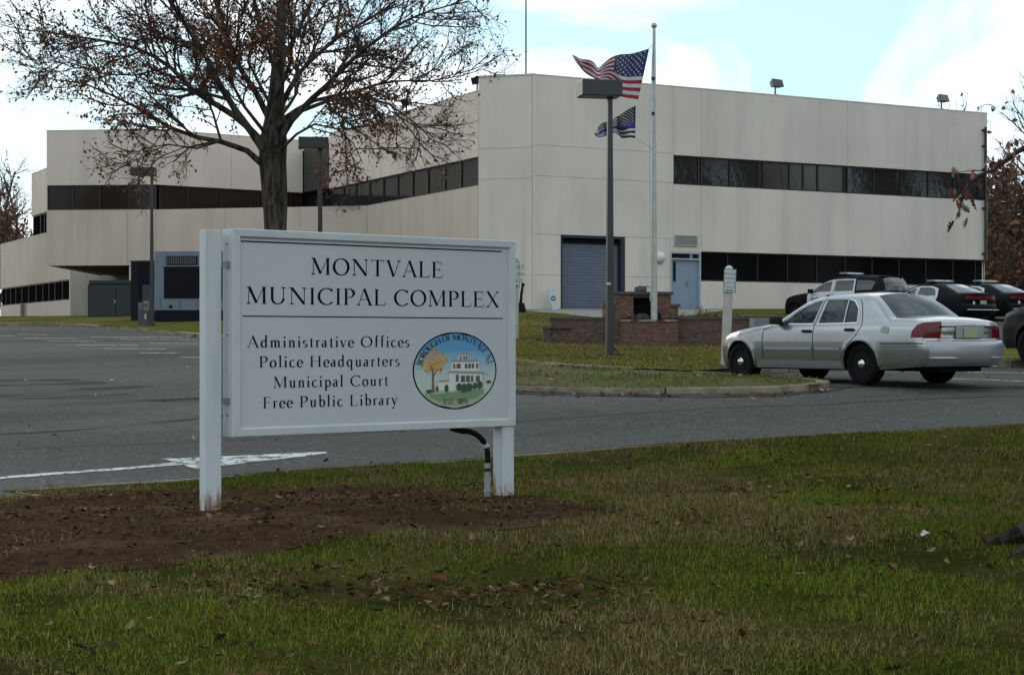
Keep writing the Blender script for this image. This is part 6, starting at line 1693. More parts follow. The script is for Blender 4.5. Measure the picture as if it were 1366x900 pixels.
suv = dict(
    edge=[(3.42, .30, .25, 0, '!b'), (3.50, .42, .28, 0, 'b'), (3.50, .68, .28, 0, '!grille'), (3.40, .93, .24, .02, '!hood'), (3.1, 1.04, .15, .05, 'hood'), (2.6, 1.11, .08, .06, 'hood'), (2.2, 1.15, .1, .06, '!wind'),
          (1.85, 1.38, .12, .05, 'wind'), (1.52, 1.58, .12, .05, 'wind'), (1.3, 1.66, .08, .05, '!roof'), (.9, 1.705, .03, .05, 'roof'), (.0, 1.715, 0, .05, 'roof'), (-.6, 1.685, -.03, .05, 'roof'), (-.88, 1.64, -.05, .04, '!rear'),
          (-1.02, 1.40, -.10, .02, 'rear'), (-1.10, 1.17, -.1, 0, '!tail'), (-1.13, .95, -.1, 0, 'tail'), (-1.12, .78, -.1, 0, '!b'), (-1.17, .70, -.12, 0, 'b'), (-1.17, .5, -.12, 0, 'b'), (-1.08, .36, -.1, 0, 'b')],
    width=[(.3, .92), (.45, .965), (.7, .995), (.95, .985), (1.1, .95), (1.2, .92), (1.45, .82), (1.66, .72), (1.75, .68)],
    plan=[(-1.2, .90), (-1.0, .95), (-.6, .985), (-.2, 1), (2.6, 1), (3.0, .97), (3.3, .91), (3.52, .82)],
    wb=2.87, wr=.38, ar=.43, sill=.32, track=1.68, tw=.25, paint=M_CBLACK, rim=M_TRIMB, hub=M_CHROME, top=mk_top(.72), mats=MT, u=UU, nh=5, round=.04)
suv['regions'] = [
    ('front_door', M_CWHITE, [(2.28, .46), (2.28, 1.10), (1.95, 1.27), (1.55, 1.52), (1.30, 1.60), (1.10, 1.62), (1.12, .46)], dict()),
    ('rear_door', M_CWHITE, [(1.12, .46), (1.10, 1.62), (.62, 1.63), (.18, 1.62), (.12, 1.15), (.10, 1.0), (.34, .86), (.46, .66), (.5, .46)], dict()),
    ('side_window', M_CGLASSD, [(2.05, 1.16), (1.80, 1.34), (1.50, 1.51), (1.22, 1.565), (1.22, 1.17)], dict(inset=.01)),
    ('side_window', M_CGLASSD, [(1.06, 1.17), (1.06, 1.58), (.24, 1.58), (.20, 1.18)], dict(inset=.01)),
    ('quarter_window', M_CGLASSD, [(.08, 1.19), (.12, 1.58), (-.45, 1.56), (-.72, 1.50), (-.62, 1.21)], dict(inset=.01)),
    ('tail_light', M_REDL, [(-.86, .96), (-.84, 1.12), (-1.08, 1.15), (-1.12, .98)], dict())]
suv['strips'] = [('door_seam', [(1.12, .46), (1.11, 1.6)], .018, M_BLACK, .002), ('door_seam', [(2.28, .46), (2.28, 1.08)], .018, M_BLACK, .002),
                 ('lower_cladding', [(2.42, .40), (.46, .40)], .12, M_TRIMB, .01)]
sal = dict(
    edge=[(3.52, .24, .25, 0, '!b'), (3.64, .36, .28, 0, 'b'), (3.66, .60, .28, 0, '!grille'), (3.54, .78, .24, .02, '!hood'), (3.2, .88, .15, .05, 'hood'), (2.7, .945, .08, .06, 'hood'), (2.25, .99, .1, .06, '!wind'),
          (1.9, 1.15, .14, .05, 'wind'), (1.5, 1.34, .12, .05, 'wind'), (1.25, 1.41, .08, .05, '!roof'), (.8, 1.45, .03, .04, 'roof'), (.3, 1.435, 0, .04, 'roof'), (.0, 1.39, -.03, .04, '!rear'),
          (-.35, 1.24, -.10, .05, 'rear'), (-.68, 1.10, -.12, .04, '!deck'), (-.9, 1.075, -.1, .03, 'deck'), (-1.06, 1.06, -.12, .02, '!t2'), (-1.06, .99, -.12, 0, '!trail'), (-1.05, .87, -.12, 0, '!t3'), (-1.04, .72, -.1, 0, '!b'), (-1.10, .66, -.12, 0, 'b'), (-1.10, .45, -.12, 0, 'b'), (-1.0, .33, -.1, 0, 'b')],
    width=[(.25, .88), (.4, .93), (.65, .955), (.85, .95), (.98, .91), (1.05, .87), (1.25, .76), (1.45, .62)],
    plan=[(-1.15, .88), (-.95, .94), (-.6, .98), (-.2, 1), (2.7, 1), (3.1, .97), (3.4, .91), (3.68, .80)],
    wb=3.05, wr=.36, ar=.405, sill=.27, track=1.62, tw=.24, paint=M_CBLACK, rim=M_TRIMB, hub=M_CHROME, top=mk_top(), mats=MT, u=UU, nh=5)
sal['regions'] = [
    ('front_door', M_CWHITE, [(2.35, .38), (2.35, .92), (2.0, 1.03), (1.6, 1.22), (1.30, 1.345), (1.10, 1.38), (1.14, .38)], dict()),
    ('rear_door', M_CWHITE, [(1.14, .38), (1.10, 1.38), (.5, 1.37), (.16, 1.28), (.08, 1.02), (.10, .90), (.36, .72), (.46, .55), (.5, .38)], dict()),
    ('side_window', M_CGLASSD, [(2.0, 1.0), (1.62, 1.18), (1.35, 1.29), (1.2, 1.325), (1.2, 1.0)], dict(inset=.01)),
    ('side_window', M_CGLASSD, [(1.06, 1.0), (1.05, 1.335), (.55, 1.325), (.30, 1.25), (.18, 1.03)], dict(inset=.01))]
sal['strips'] = [('door_seam', [(1.14, .38), (1.12, 1.36)], .018, M_BLACK, .002), ('door_seam', [(2.35, .38), (2.35, .9)], .014, M_TRIMB, .001)]
def light_bar(root, x, z, w=1.15):
    mb = MB(); mb.box((x - .14, -w / 2, z), (x + .14, w / 2, z + .02)); b_ = obj('light_bar', mb, M_TRIMB, root)
    n = 8
    for i in range(n):
        mb = MB(); a = -w / 2 + w * i / n; c = M_CLEAR if 1 <= i <= 6 else mat('smoked_lamp_lens', (.2, .2, .22), .2)
        mb.box((x - .13, a + .006, z + .021), (x + .13, a + w / n - .006, z + .085)); obj('lamp_segment', mb, c, b_, bevel=.01)
    for y in (-w / 2 + .12, w / 2 - .12):
        mb = MB(); mb.box((x - .05, y - .03, z - .05), (x + .05, y + .03, z - .001)); obj('bar_foot', mb, M_TRIMB, b_)
def mirrors(root, Wf, x, z, m):
    for sg in (1, -1):
        y = Wf(x, z); mb = MB(); mb.box((x - .06, sg * (y + .12) - .11, z - .02), (x + .06, sg * (y + .12) + .11, z + .14)); mo = obj('wing_mirror', mb, m, root, bevel=.03, smooth=True)
        mb = MB(); mb.tube([(x, sg * (y - .03), z - .02), (x, sg * (y + .08), z)], .03, 6); obj('mirror_arm', mb, M_TRIMB, mo)
M_DECAL = mat('dark_decal_lettering', (.03, .035, .06), .5)
def gplace(px, Y, py=None): x = (px - CX) / F * Y; return x, Y, gz(x, Y)
# police estate: front at px 1043, rear at 1190
YAWF = R(118 + 4)
x, y, z = gplace(1164, 61)
ps = place_vehicle('police_suv', 'black and white police SUV with a roof light bar, left of the police sedans', x, y, 2.19, YAWF + R(9), 'police car', 'police cars parked facing the building')
pp_, Wf2, _ = build_car(ps, suv); light_bar(ps, .95, 1.80); mirrors(ps, Wf2, 2.05, 1.14, M_CBLACK)
yy = Wf2(1.4, .85) + .006
flat_text(pp_[('front_door', 1)], 'POLICE', .34, Matrix.Translation((1.55, yy, .84)) @ Matrix.Rotation(R(180), 4, 'Z') @ Matrix.Rotation(R(90), 4, 'X'), M_DECAL)
flat_text(ps, '9-1-1', .13, Matrix.Translation((-.25, Wf2(-.25, 1.06) + .006, 1.06)) @ Matrix.Rotation(R(180), 4, 'Z') @ Matrix.Rotation(R(90), 4, 'X'), M_CWHITE) if False else None
for sg in (1, -1):
    for (x_, z_) in ((1.28, 1.03), (.32, 1.05)):
        y_ = Wf2(x_, z_); mb = MB(); mb.box((x_ - .09, sg * (y_ + .015) - .012, z_ - .02), (x_ + .09, sg * (y_ + .015) + .012, z_ + .02)); obj('door_handle', mb, M_TRIMB, pp_[('front_door' if x_ > 1 else 'rear_door', sg)])
mb = MB(); mb.box((-1.29, -.16, .98), (-1.272, .16, 1.11)) ; obj('number_plate', mb, M_PLATE, ps)
mb = MB(); mb.box((-.95, -.62, 1.675), (-.55, .62, 1.70)); obj('roof_spoiler', mb, M_CBLACK, ps)
x, y, z = gplace(1276, 59)
pc = place_vehicle('police_sedan', 'black and white police sedan with light bar, right of the police SUV', x, y, 2.12, YAWF + R(1), 'police car', 'police cars parked facing the building')
pp3, Wf3, _ = build_car(pc, sal); light_bar(pc, .75, 1.52); mirrors(pc, Wf3, 2.02, .99, M_CBLACK)
mb = MB(); mb.box((-1.235, -.16, .70), (-1.215, .16, .83)); obj('number_plate', mb, M_PLATE, pc)
mb = MB(); mb.box((-1.2, -.8, .50), (-1.235, .8, .515)); obj('bumper_trim', mb, M_CHROME, pc)
mb = MB(); mb.lathe([(.06, -1.20), (.06, -1.188)], (0, .45, .74), 'X', 12); obj('round_badge', mb, M_CWHITE, pc)
pc2 = copy_tree(pc); pc2['label'] = 'second police sedan, parked between the first one and the dark SUV'
x, y, z = gplace(1336, 61.5); pc2.location = (x, y, 2.20)
# dark SUV at the right edge, only its nose in view
x, y, z = gplace(1362, 30)
dk = dict(suv); dk['paint'] = M_CDARK; dk['regions'] = [(a, (M_CDARK if m is M_CWHITE else m), list(p), dict()) if not k.get('inset') else (a, m, list(p), dict(inset=.01)) for a, m, p, k in suv['regions']]
dk['rim'] = M_TRIMB; dk['wb'] = 2.62
yaw = R(122); fx, fy = 3.40, .80
ds = place_vehicle('dark_suv', 'dark charcoal SUV at the right edge with only its nose in view', 0, 0, 1.06, yaw, 'car')
cx_, cy_ = W3(1340, 0, 30.4)[:2]; c_, s_ = math.cos(yaw), math.sin(yaw)
ds.location = (cx_ - (fx * c_ - fy * s_), cy_ - (fx * s_ + fy * c_), 1.10)
zr_ = gz(ds.location.x, ds.location.y); zf_ = gz(ds.location.x + 2.62 * c_, ds.location.y + 2.62 * s_)
ds.location.z = zr_; ds.rotation_euler = (0, -math.atan2(zf_ - zr_, 2.62), yaw)
pd_, Wf4, _ = build_car(ds, dk); mirrors(ds, Wf4, 2.05, 1.14, M_CDARK)

# ================================================================== smaller things on the ground
# parking sign on a white post near the silver sedan, and its twin behind the big sign
def park_sign(px0, px1, pyt, pyb, Y, post_px, py_top, label, post_w, yaw, lines, sx=0):
    x, y, _ = W3(post_px, 0, Y); z0 = gz(x, y); e = thing('parking_sign', label, 'sign', (x, y, z0), yaw, 'white and green parking signs on posts'); e.rotation_euler = (0, R(2.4 if Y < 40 else 0), yaw)
    zt = EYE - (py_top - CY) / F * Y - z0; w = post_w / 2
    mb = MB(); mb.box((-w, -w, -.1), (w, w, zt - .03)); obj('post', mb, mat('tan_grey_post', (.40, .375, .34), .7, noise_amt=.25, nscale=4), e, bevel=.006)
    mb = MB(); mb.lathe([(w * .98, zt - .03), (w * .9, zt), (w * .4, zt + .03), (.005, zt + .035)], n=14); obj('post_cap', mb, M_WHITEP, e, smooth=True)
    W_ = (px1 - px0) / F * Y / math.cos(yaw); z1 = EYE - (pyt - CY) / F * Y - z0; z2 = EYE - (pyb - CY) / F * Y - z0; c = sx
    mb = MB(); mb.box((c - W_ / 2, -w - .016, z2), (c + W_ / 2, -w - .010, z1)); pb = obj('sign_plate', mb, mat('sign_green', (.02, .09, .05), .5), e, bevel=.001)
    mb = MB(); mb.box((c - W_ / 2 + .012, -w - .018, z2 + .012), (c + W_ / 2 - .012, -w - .0165, z1 - .012)); obj('sign_face', mb, M_WHITEP, pb)
    M_G = mat('sign_green_ink', (.03, .11, .07), .5); nl = len(lines); hh = (z1 - z2 - .05) / (nl + .6)
    for i, t in enumerate(lines):
        flat_text(pb, t, hh * (.85 if len(t) < 7 else .62), Matrix.Translation((c, -w - .0195, z1 - .03 - hh * (i + .7))) @ Matrix.Rotation(R(90), 4, 'X'), M_G)
    mb = MB(); mb.box((c - W_ / 2 + .05, -w - .0195, z2 + .03), (c + W_ / 2 - .05, -w - .0185, z2 + .03 + hh * .28)); obj('arrow_bar', mb, M_G, pb)
    return e
park_sign(963.5, 979.5, 359, 390.5, 31.8, 967.5, 356.5, 'white parking sign on a white post at the nose of the silver sedan', .15, R(-22), ['POLICE', 'PARKING', 'LOT A', 'ONLY'], .045)
park_sign(684, 695, 349, 384, 50, 688.5, 343, 'white parking sign half hidden behind the big sign, by the chamfered corner', .12, R(-22), ['POLICE', 'PARKING', 'ONLY'], .02)
# black bollard lamp with heavy base near the chamfer
x, y, _ = W3(694.5, 411, 62.5); z0 = gz(x, y)
e = thing('black_gate_post', 'black leaning post with a heavy round base beside the chamfered corner', 'post', (x, y, z0))
mb = MB(); mb.lathe([(.20, 0), (.20, .10), (.16, .26), (.15, .33), (.06, .36)], n=14); obj('base', mb, M_BLACK, e, smooth=True)
mb = MB(); mb.tube([(0, 0, .3), (.03, 0, .7), (.08, 0, 1.02)], [.06, .05, .045], 8); mb.tube([(.06, 0, 1.02), (.13, 0, 1.08)], .07, 8); obj('stem', mb, M_BLACK, e)
# white board leaning against the wall by the roller door
x, y, _ = W3(742, 413, 63.8); z0 = gz(x, y)
e = thing('leaning_notice_board', 'narrow white notice board with a round emblem leaning beside the roller door', 'notice board', (x, y, z0), math.atan2(dmain[1], dmain[0]))
M = Matrix.Rotation(R(-14), 4, 'Y') @ Matrix.Rotation(R(-8), 4, 'X')
mb = MB(); mb.box((-.16, -.02, 0), (.16, .02, .82), M=M); bd = obj('board', mb, M_WHITEP, e)
mb = MB(); 
for i in range(16):
    a = 2 * math.pi * i / 16; mb.v.append(tuple(M @ Vector((.1 * math.cos(a), -.0215, .44 + .1 * math.sin(a)))))
mb.f.append(tuple(range(16))); mb.m.append(0); obj('round_emblem', mb, M_INK, bd)
mb = MB(); 
for i in range(12):
    a = 2 * math.pi * i / 12; mb.v.append(tuple(M @ Vector((.055 * math.cos(a), -.023, .44 + .055 * math.sin(a)))))
mb.f.append(tuple(range(12))); mb.m.append(0); obj('emblem_centre', mb, M_WHITEP, bd)
# things on the planter
px_, py_, pz_ = WPf.P(pw(855.5), pz(389.6), -.25)
e = thing('covered_urn', 'grey round urn with a crumpled white cloth on top of the brick pier', 'urn', (px_, py_, pz(393.2) + .085))
mb = MB(); mb.lathe([(.17, 0), (.185, .04), (.19, .10), (.17, .15), (.12, .16)], n=18); obj('urn_body', mb, mat('dark_grey_metal', (.07, .07, .075), .6), e, smooth=True)
mb = MB(); n = 16
for i in range(9):
    for j in range(7):
        u, v = i / 8 - .5, j / 6 - .5; mb.v.append((.05 + u * .46, v * .34, .175 + .035 * noise.noise(Vector((u * 6, v * 6, 3))) - .28 * max(0, abs(u) - .3) ** 1.2))
for i in range(8):
    for j in range(6): mb.f.append((i * 7 + j, i * 7 + j + 1, i * 7 + j + 8, i * 7 + j + 7)); mb.m.append(0)
cth = obj('white_cloth', mb, mat('white_cloth', (.55, .55, .54), .9), e, smooth=True)
px_, py_, _ = WPf.P(pw(858), 0, -.2)
e = thing('memorial_stone', 'dark rounded memorial stone standing inside the niche of the pier', 'stone', (px_, py_, pz(429)))
mb = MB(); mb.lathe([(.26, -.02), (.27, .06), (.24, .15), (.15, .22), (.03, .25)], n=16); obj('boulder', mb, mat('dark_stone', (.045, .045, .043), .9, bump=.5, bscale=12), e, smooth=True)
px_, py_, _ = WPf.P(pw(877), 0, .12)
e = thing('dark_marker_post', 'short dark rounded marker at the foot of the flagpole', 'marker', (px_, py_, pz(429)))
mb = MB(); mb.lathe([(.055, -.02), (.09, .04), (.10, .14), (.08, .24), (.02, .29)], n=12); obj('marker_body', mb, M_BLACK, e, smooth=True)
# small plants on the right wing of the planter and dry bedding around the basin
def sprig(cx_, cy_, cz_, hgt, n, m, label, name='bedding_plant', cat='plant', seed=0, spread=.2, group='small plants bedded in the brick planter', lw=.035):
    rs_ = random.Random(seed); e = thing(name, label, cat, (cx_, cy_, cz_), 0, group)
    st = MB(); lv = MB()
    for i in range(n):
        a = rs_.uniform(0, 6.28); r_ = rs_.uniform(.02, spread); h_ = hgt * rs_.uniform(.6, 1)
        p0 = Vector((rs_.uniform(-.5, .5) * spread, rs_.uniform(-.4, .4) * spread, -.02)); p1 = p0 + Vector((r_ * math.cos(a), r_ * math.sin(a), h_))
        st.tube([p0, p0.lerp(p1, .5) + Vector((0, 0, .02)), p1], [.008, .006, .003], 4)
        for k in range(5):
            t = .35 + .65 * k / 4; c = p0.lerp(p1, t); s = lw * rs_.uniform(.7, 1.4); b = rs_.uniform(0, 6.28); d = Vector((math.cos(b), math.sin(b), rs_.uniform(-.2, .7))).normalized(); w = d.cross(Vector((0, 0, 1))).normalized() * s * .5
            lv.add([c, c + d * s * 1.2 + w, c + d * s * 2.4, c + d * s * 1.2 - w], [(0, 1, 2, 3)])
    obj('stem', st, mat('plant_stem', (.06, .03, .02), .8), e)['kind'] = 'stuff'; l_ = obj('foliage', lv, m, e); l_['kind'] = 'stuff'
    return e
M_PLR = mat('reddish_plant_leaf', (.12, .04, .025), .8, noise_amt=.4, nscale=6); M_PLY = mat('dry_yellow_plant_leaf', (.30, .20, .08), .8, noise_amt=.4, nscale=6)
zc3 = pz(424)
for i, (px, hgt, m, lab) in enumerate(((912, .15, M_PLY, 'low dry yellow plant just right of the pier'), (936, .33, M_PLR, 'tallest dark reddish plant on the right wing of the planter'), (947, .24, M_PLR, 'reddish plant right of the tallest one on the planter wing'),
                                       (958, .16, M_PLR, 'small reddish plant left of the white parking sign post'), (984, .14, M_PLR, 'low reddish plant right of the white parking sign post'), (1000, .12, M_PLY, 'low straw-coloured plant near the grey block'))):
    q = WPf.P(pw(px), zc3, -.62); sprig(q[0], q[1], pz(424.8), hgt * 1.25, 9, m, lab, seed=i)
for i, (px, n_, lab) in enumerate(((838, .35, 'dry golden bedding plant at the left end of the front basin'), (852, .55, 'dry golden bedding plant in the front basin left of the flagpole'), (890, .5, 'straw-coloured bedding plant in the basin right of the flagpole'), (899, .3, 'straw-coloured bedding plant at the right end of the front basin'))):
    q = WPf.P(pw(px), 0, n_); sprig(q[0], q[1], zt_ + .02 if False else pz(429) + .02, .22, 12, M_PLY, lab, seed=20 + i, spread=.16)
# low stone bench block right of the planter
x, y, _ = W3(1017, 437, 45); z0 = gz(x, y)
e = thing('concrete_block', 'grey rectangular concrete block at the right end of the planter', 'block', (x, y, z0), R(8))
mb = MB(); mb.box((-.30, -.22, -.3), (.30, .22, EYE - (424.5 - CY) / F * 45 - z0)); obj('block_body', mb, mat('block_concrete', (.17, .175, .18), .9, noise_amt=.2, nscale=5, bump=.3), e, bevel=.01)
# generator: pale grey enclosure on a black tank, dark cabinet at its side, louvres, exhaust
M_GEN = mat('pale_blue_grey_enclosure', (.13, .155, .185), .5, noise_amt=.12, nscale=1.5); M_GDK = mat('near_black_blue_paint', (.004, .005, .009), .7, spec=.15)
Yg = 64; x0 = (206 - CX) / F * Yg; x1 = (300 - CX) / F * Yg; zg0 = EYE + (452 - 432) / F * Yg; zt1 = EYE + (452 - 335) / F * Yg; zmid = EYE + (452 - 414) / F * Yg
e = thing('standby_generator', 'pale grey standby generator enclosure on a black base, half hidden by the sign', 'generator', (x0, Yg, zg0))
def gb(lo, hi, name, m, par=None, **k): mb = MB(); mb.box(lo, hi); return obj(name, mb, m, par or e, **k)
Wg = x1 - x0; Hg = zt1 - zg0; hm = zmid - zg0
gb((0.02, 0, -.4), (Wg, 2.2, hm), 'fuel_tank_base', M_GDK)
gb((0, -.03, hm + .004), (Wg, 2.2, Hg), 'enclosure', M_GEN, bevel=.02)
def gx(px): return (px - 206) / F * Yg
def gzv(py): return (452 - py) / F * Yg + EYE - zg0
gb((gx(219), -.05, gzv(398)), (Wg - .1, -.031, gzv(355.5)), 'air_intake', M_BLACK)
fr_ = gb((gx(222), -.05, gzv(353.5)), (gx(264), -.031, gzv(341.5)), 'louvre_frame', M_GDK)
for i in range(14):
    a = gx(223) + i * (gx(263) - gx(223)) / 14; gb((a, -.066, gzv(352.5)), (a + .05, -.051, gzv(342.5)), 'louvre', mat('louvre_grey', (.05, .055, .06), .5), fr_)
mb = MB(); mb.prism([(gx(228) + .09 * math.cos(t), gzv(409) + .09 * math.sin(t)) for t in np.linspace(0, 6.28, 5)[:-1]], .031, .04); mb.v = [(a, -c, b) for a, b, c in mb.v]; obj('hazard_diamond', mb, M_BLACK, e)
for px in (214, 240, 262): gb((gx(px) - .008, -.036, gzv(411)), (gx(px) + .008, -.0305, gzv(400)), 'panel_seam', M_GDK)
# dark cabinet and green transformer box
x0 = (172 - CX) / F * 66; z0 = EYE + (452 - 426) / F * 66
e = thing('dark_cabinet', 'tall near-black equipment cabinet left of the pale generator', 'cabinet', (x0, 66, z0))
hh = (426 - 349) / F * 66; ww = 40 / F * 66
mb = MB(); mb.prism([(.02, .25), (.37, -.02), (ww, -.02), (ww, 1.2), (.02, 1.2)], -.4, hh); obj('cabinet_shell', mb, M_GDK, e, bevel=.01)
mb = MB(); mb.prism([(-.02, .23), (.35, -.05), (ww + .01, -.05), (ww + .01, 1.2), (-.02, 1.2)], hh + .002, hh + .05); obj('cabinet_lid', mb, mat('dark_lid', (.025, .028, .035), .4), e)
gb((.55, -.045, .2), (1.1, -.021, hh * .6), 'cabinet_door', mat('dark_door', (.018, .02, .026), .4), e)
x0 = (117 - CX) / F * 72; z0 = EYE + (452 - 425) / F * 72; ww = 60 / F * 72; hh = (425 - 379) / F * 72
e = thing('green_transformer', 'dark green transformer box under the overhang, left of the black cabinet', 'transformer', (x0, 72, z0))
M_GRN = mat('dark_green_enamel', (.005, .013, .010), .5, noise_amt=.3, nscale=2); 
gb((0, 0, -.4), (ww, 1.4, hh), 'tank', M_GRN, e, bevel=.02); gb((.06, -.06, hh + .004), (ww - .02, 1.42, hh + .17), 'hood', M_GRN, e, bevel=.02)
for a, b in ((.08, ww * .62), (ww * .64, ww - .08)): gb((a, -.05, .1), (b, -.004, hh - .12), 'door_panel', mat('dark_green_door', (.003, .007, .006), .4), e, bevel=.008)
gb((ww * .6, -.075, hh * .45), (ww * .6 + .05, -.052, hh * .55), 'lock', M_GALV, e)
# meter pedestals next to the small lamp
x0 = (184 - CX) / F * 61.5; z0 = gz(x0, 61.5)
e = thing('meter_pedestal', 'grey utility meter box on a dark pedestal by the small lamp post', 'meter box', (x0, 61.5, z0))
gb((0, 0, 0), (.38, .3, (433 - 413) / F * 61.5), 'pedestal', mat('grey_black_pedestal', (.05, .05, .055), .6), e); h0 = (433 - 412.6) / F * 61.5
gb((.0, .02, h0), (.17, .25, h0 + .30), 'meter_box', mat('mid_grey_box', (.10, .10, .10), .6), e); gb((.20, .0, h0 - .0), (.38, .25, h0 + .36), 'meter_box', mat('tan_grey_box', (.18, .165, .14), .6), e)
mb = MB(); mb.lathe([(.06, -.04), (.06, -.01), (.02, -.0)], (.29, 0, h0 + .2), 'Y', 12); obj('meter_dial', mb, M_GLASS, e)
gb((.25, -.006, .25), (.31, .0, .44), 'paper_tag', M_WHITEP, e)
# white litter on the grass
def scrap(px, py, w, d, rz, label):
    x, y = G(px, py, .12); e = thing('paper_scrap', label, 'litter', (x, y, gz(x, y) + .05), rz)
    mb = MB(); n = 6
    for i in range(n + 1):
        for j in range(4): u, v = i / n - .5, j / 3 - .5; mb.v.append((u * w, v * d, .018 * math.sin(u * 7) * (1 + v) + .008 * noise.noise(Vector((u * 9, v * 9, 1)))))
    for i in range(n):
        for j in range(3): mb.f.append((i * 4 + j, i * 4 + j + 1, i * 4 + j + 5, i * 4 + j + 4)); mb.m.append(0)
    obj('crumpled_sheet', mb, mat('litter_white', (.36, .34, .29), .8), e, smooth=True)
scrap(1232, 728, .13, .06, .5, 'crumpled white paper scrap on the grass near the tree root')
# ================================================================== trees
def bark(name, a, b_):
    m = mat(name, a, .95, bump=1.0, bscale=18, spec=.15); p, v = base_sock(m, a)
    noise_mix(m, v, p, b_, 11, .42, .60, stretch=(1, 1, .16), fac=.9); return m
M_BARK = bark('grey_brown_bark', (.085, .066, .052), (.016, .012, .010))
M_TWIG = mat('dark_twigs', (.05, .034, .027), .95)
M_TWIG2 = mat('far_brown_twigs', (.11, .075, .06), .95)
M_BARK3 = bark('furrowed_near_bark', (.034, .028, .023), (.008, .006, .005))

class Tree:
    def __init__(s, seed): s.r = random.Random(seed); s.big = MB(); s.tw = MB(); s.lp = []   # leaf points (pos, dir)
    def rnd_dir(s, d, ang):
        d = Vector(d).normalized(); a = d.orthogonal().normalized(); b = d.cross(a); t = s.r.uniform(0, 6.283)
        return (d * math.cos(ang) + (a * math.cos(t) + b * math.sin(t)) * math.sin(ang)).normalized()
    def stick(s, p, d, L, r0, r1, nseg, sides, mb, wig=.12, trop=.05, droop=0):
        pts = [Vector(p)]; d = Vector(d).normalized()
        for i in range(nseg):
            d = (d + Vector((s.r.gauss(0, wig), s.r.gauss(0, wig), s.r.gauss(0, wig) + trop - droop * i / nseg))).normalized()
            pts.append(pts[-1] + d * L / nseg)
        rd = [r0 + (r1 - r0) * i / nseg for i in range(nseg + 1)]
        mb.tube(pts, rd, sides, caps=False)
        return pts, rd
    def sprout(s, pts, rd, level, dens_, Lf, leaf, tmin=.15, droop=0):
        """children along a stick; Lf(pos, level) -> length; leaf(pos) -> leaf probability"""
        tot = sum((b - a).length for a, b in zip(pts, pts[1:])); n = max(1, int(tot * dens_[level] * s.r.uniform(.8, 1.2)))
        for k in range(n):
            t = tmin + (1 - tmin) * (k + s.r.random()) / n; f = t * (len(pts) - 1); i = min(len(pts) - 2, int(f)); q = pts[i].lerp(pts[i + 1], f - i); r_ = rd[i] + (rd[i + 1] - rd[i]) * (f - i)
            d0 = (pts[i + 1] - pts[i]).normalized(); L = Lf(q, level) * s.r.uniform(.55, 1.25) * (1.15 - .5 * t)
            d = s.rnd_dir(d0, R(s.r.uniform(28, 62)))
            if level == 0: sides, ns, mb = 5, 6, s.big
            elif level == 1: sides, ns, mb = 3, 4, s.tw
            else: sides, ns, mb = 3, 2, s.tw
            r0 = min(r_ * .62, (.045, .016, .007)[min(level, 2)] * s.scale); r1 = (.011, .005, .0028)[min(level, 2)] * s.scale
            p2, rd2 = s.stick(q, d, L, max(r0, r1), r1, ns, sides, mb, wig=.13, trop=(.07, .05, .02)[min(level, 2)], droop=droop)
            if level < len(dens_) - 1: s.sprout(p2, rd2, level + 1, dens_, Lf, leaf, droop=droop)
            else:
                pr = leaf(q)
                for w in p2[1:]:
                    if s.r.random() < pr: s.lp.append(w)
                    if s.r.random() < pr * .6: s.lp.append(w.lerp(p2[0], s.r.random()))
    scale = 1.0
def leaf_mesh(name, pts_, size, cols, seed, lobed=False, parent=None, flat=False):
    rs_ = np.random.RandomState(seed); n = len(pts_)
    P_ = np.array([tuple(p) for p in pts_]).reshape(-1, 3)
    if lobed:
        V = []; T = []
        for p in P_:
            s = size * rs_.uniform(.6, 1.2); Rm = Matrix.Rotation(rs_.uniform(0, 6.28), 3, 'Z') @ Matrix.Rotation(rs_.uniform(.6, 2.4), 3, 'Y') @ Matrix.Rotation(rs_.uniform(0, 6.28), 3, 'X'); fold = rs_.uniform(.2, .9); c = np.array(cols[rs_.randint(len(cols))]) * rs_.uniform(.6, 1.35); cu_ = rs_.uniform(-.8, .8)
            mid = [Vector((t, 0, cu_ * t * t * .5)) for t, w in LO]
            for sg in (-1, 1):
                edg = [Vector((t - .06 * (w > .2), sg * w * math.cos(fold), w * math.sin(fold) + cu_ * t * t * .5)) for t, w in LO]
                for i in range(len(LO) - 1):
                    for tri in ((mid[i], mid[i + 1], edg[i + 1]), (mid[i], edg[i + 1], edg[i])):
                        for q in tri: w_ = Rm @ (q * s); V.append((p[0] + w_.x, p[1] + w_.y, p[2] + w_.z)); T.append(c)
        V = np.array(V); T = np.array(T); nv = 3
    else:
        d = rs_.normal(0, 1, (n, 3)); d[:, 2] -= .5; d /= np.linalg.norm(d, axis=1)[:, None]
        w = np.cross(d, rs_.normal(0, 1, (n, 3))); w /= np.linalg.norm(w, axis=1)[:, None]
        s = size * rs_.uniform(.55, 1.25, (n, 1)); nn = np.cross(d, w)
        a = P_; b = P_ + d * s * .5 + w * s * .30 + nn * s * .1; c = P_ + d * s; e = P_ + d * s * .45 - w * s * .30 + nn * s * .1
        V = np.stack([a, b, c, a, c, e], 1).reshape(-1, 3); C_ = np.array(cols)[rs_.randint(0, len(cols), n)] * rs_.uniform(.55, 1.35, (n, 1)); T = np.repeat(C_, 6, 0)
    o = tri_mesh(name, V, T, M_LEAF)
    return o
def relocal(o, parent):
    ox = Vector(ORG[parent.name]); o.data.transform(Matrix.Translation(-ox)); o.parent = parent; return o

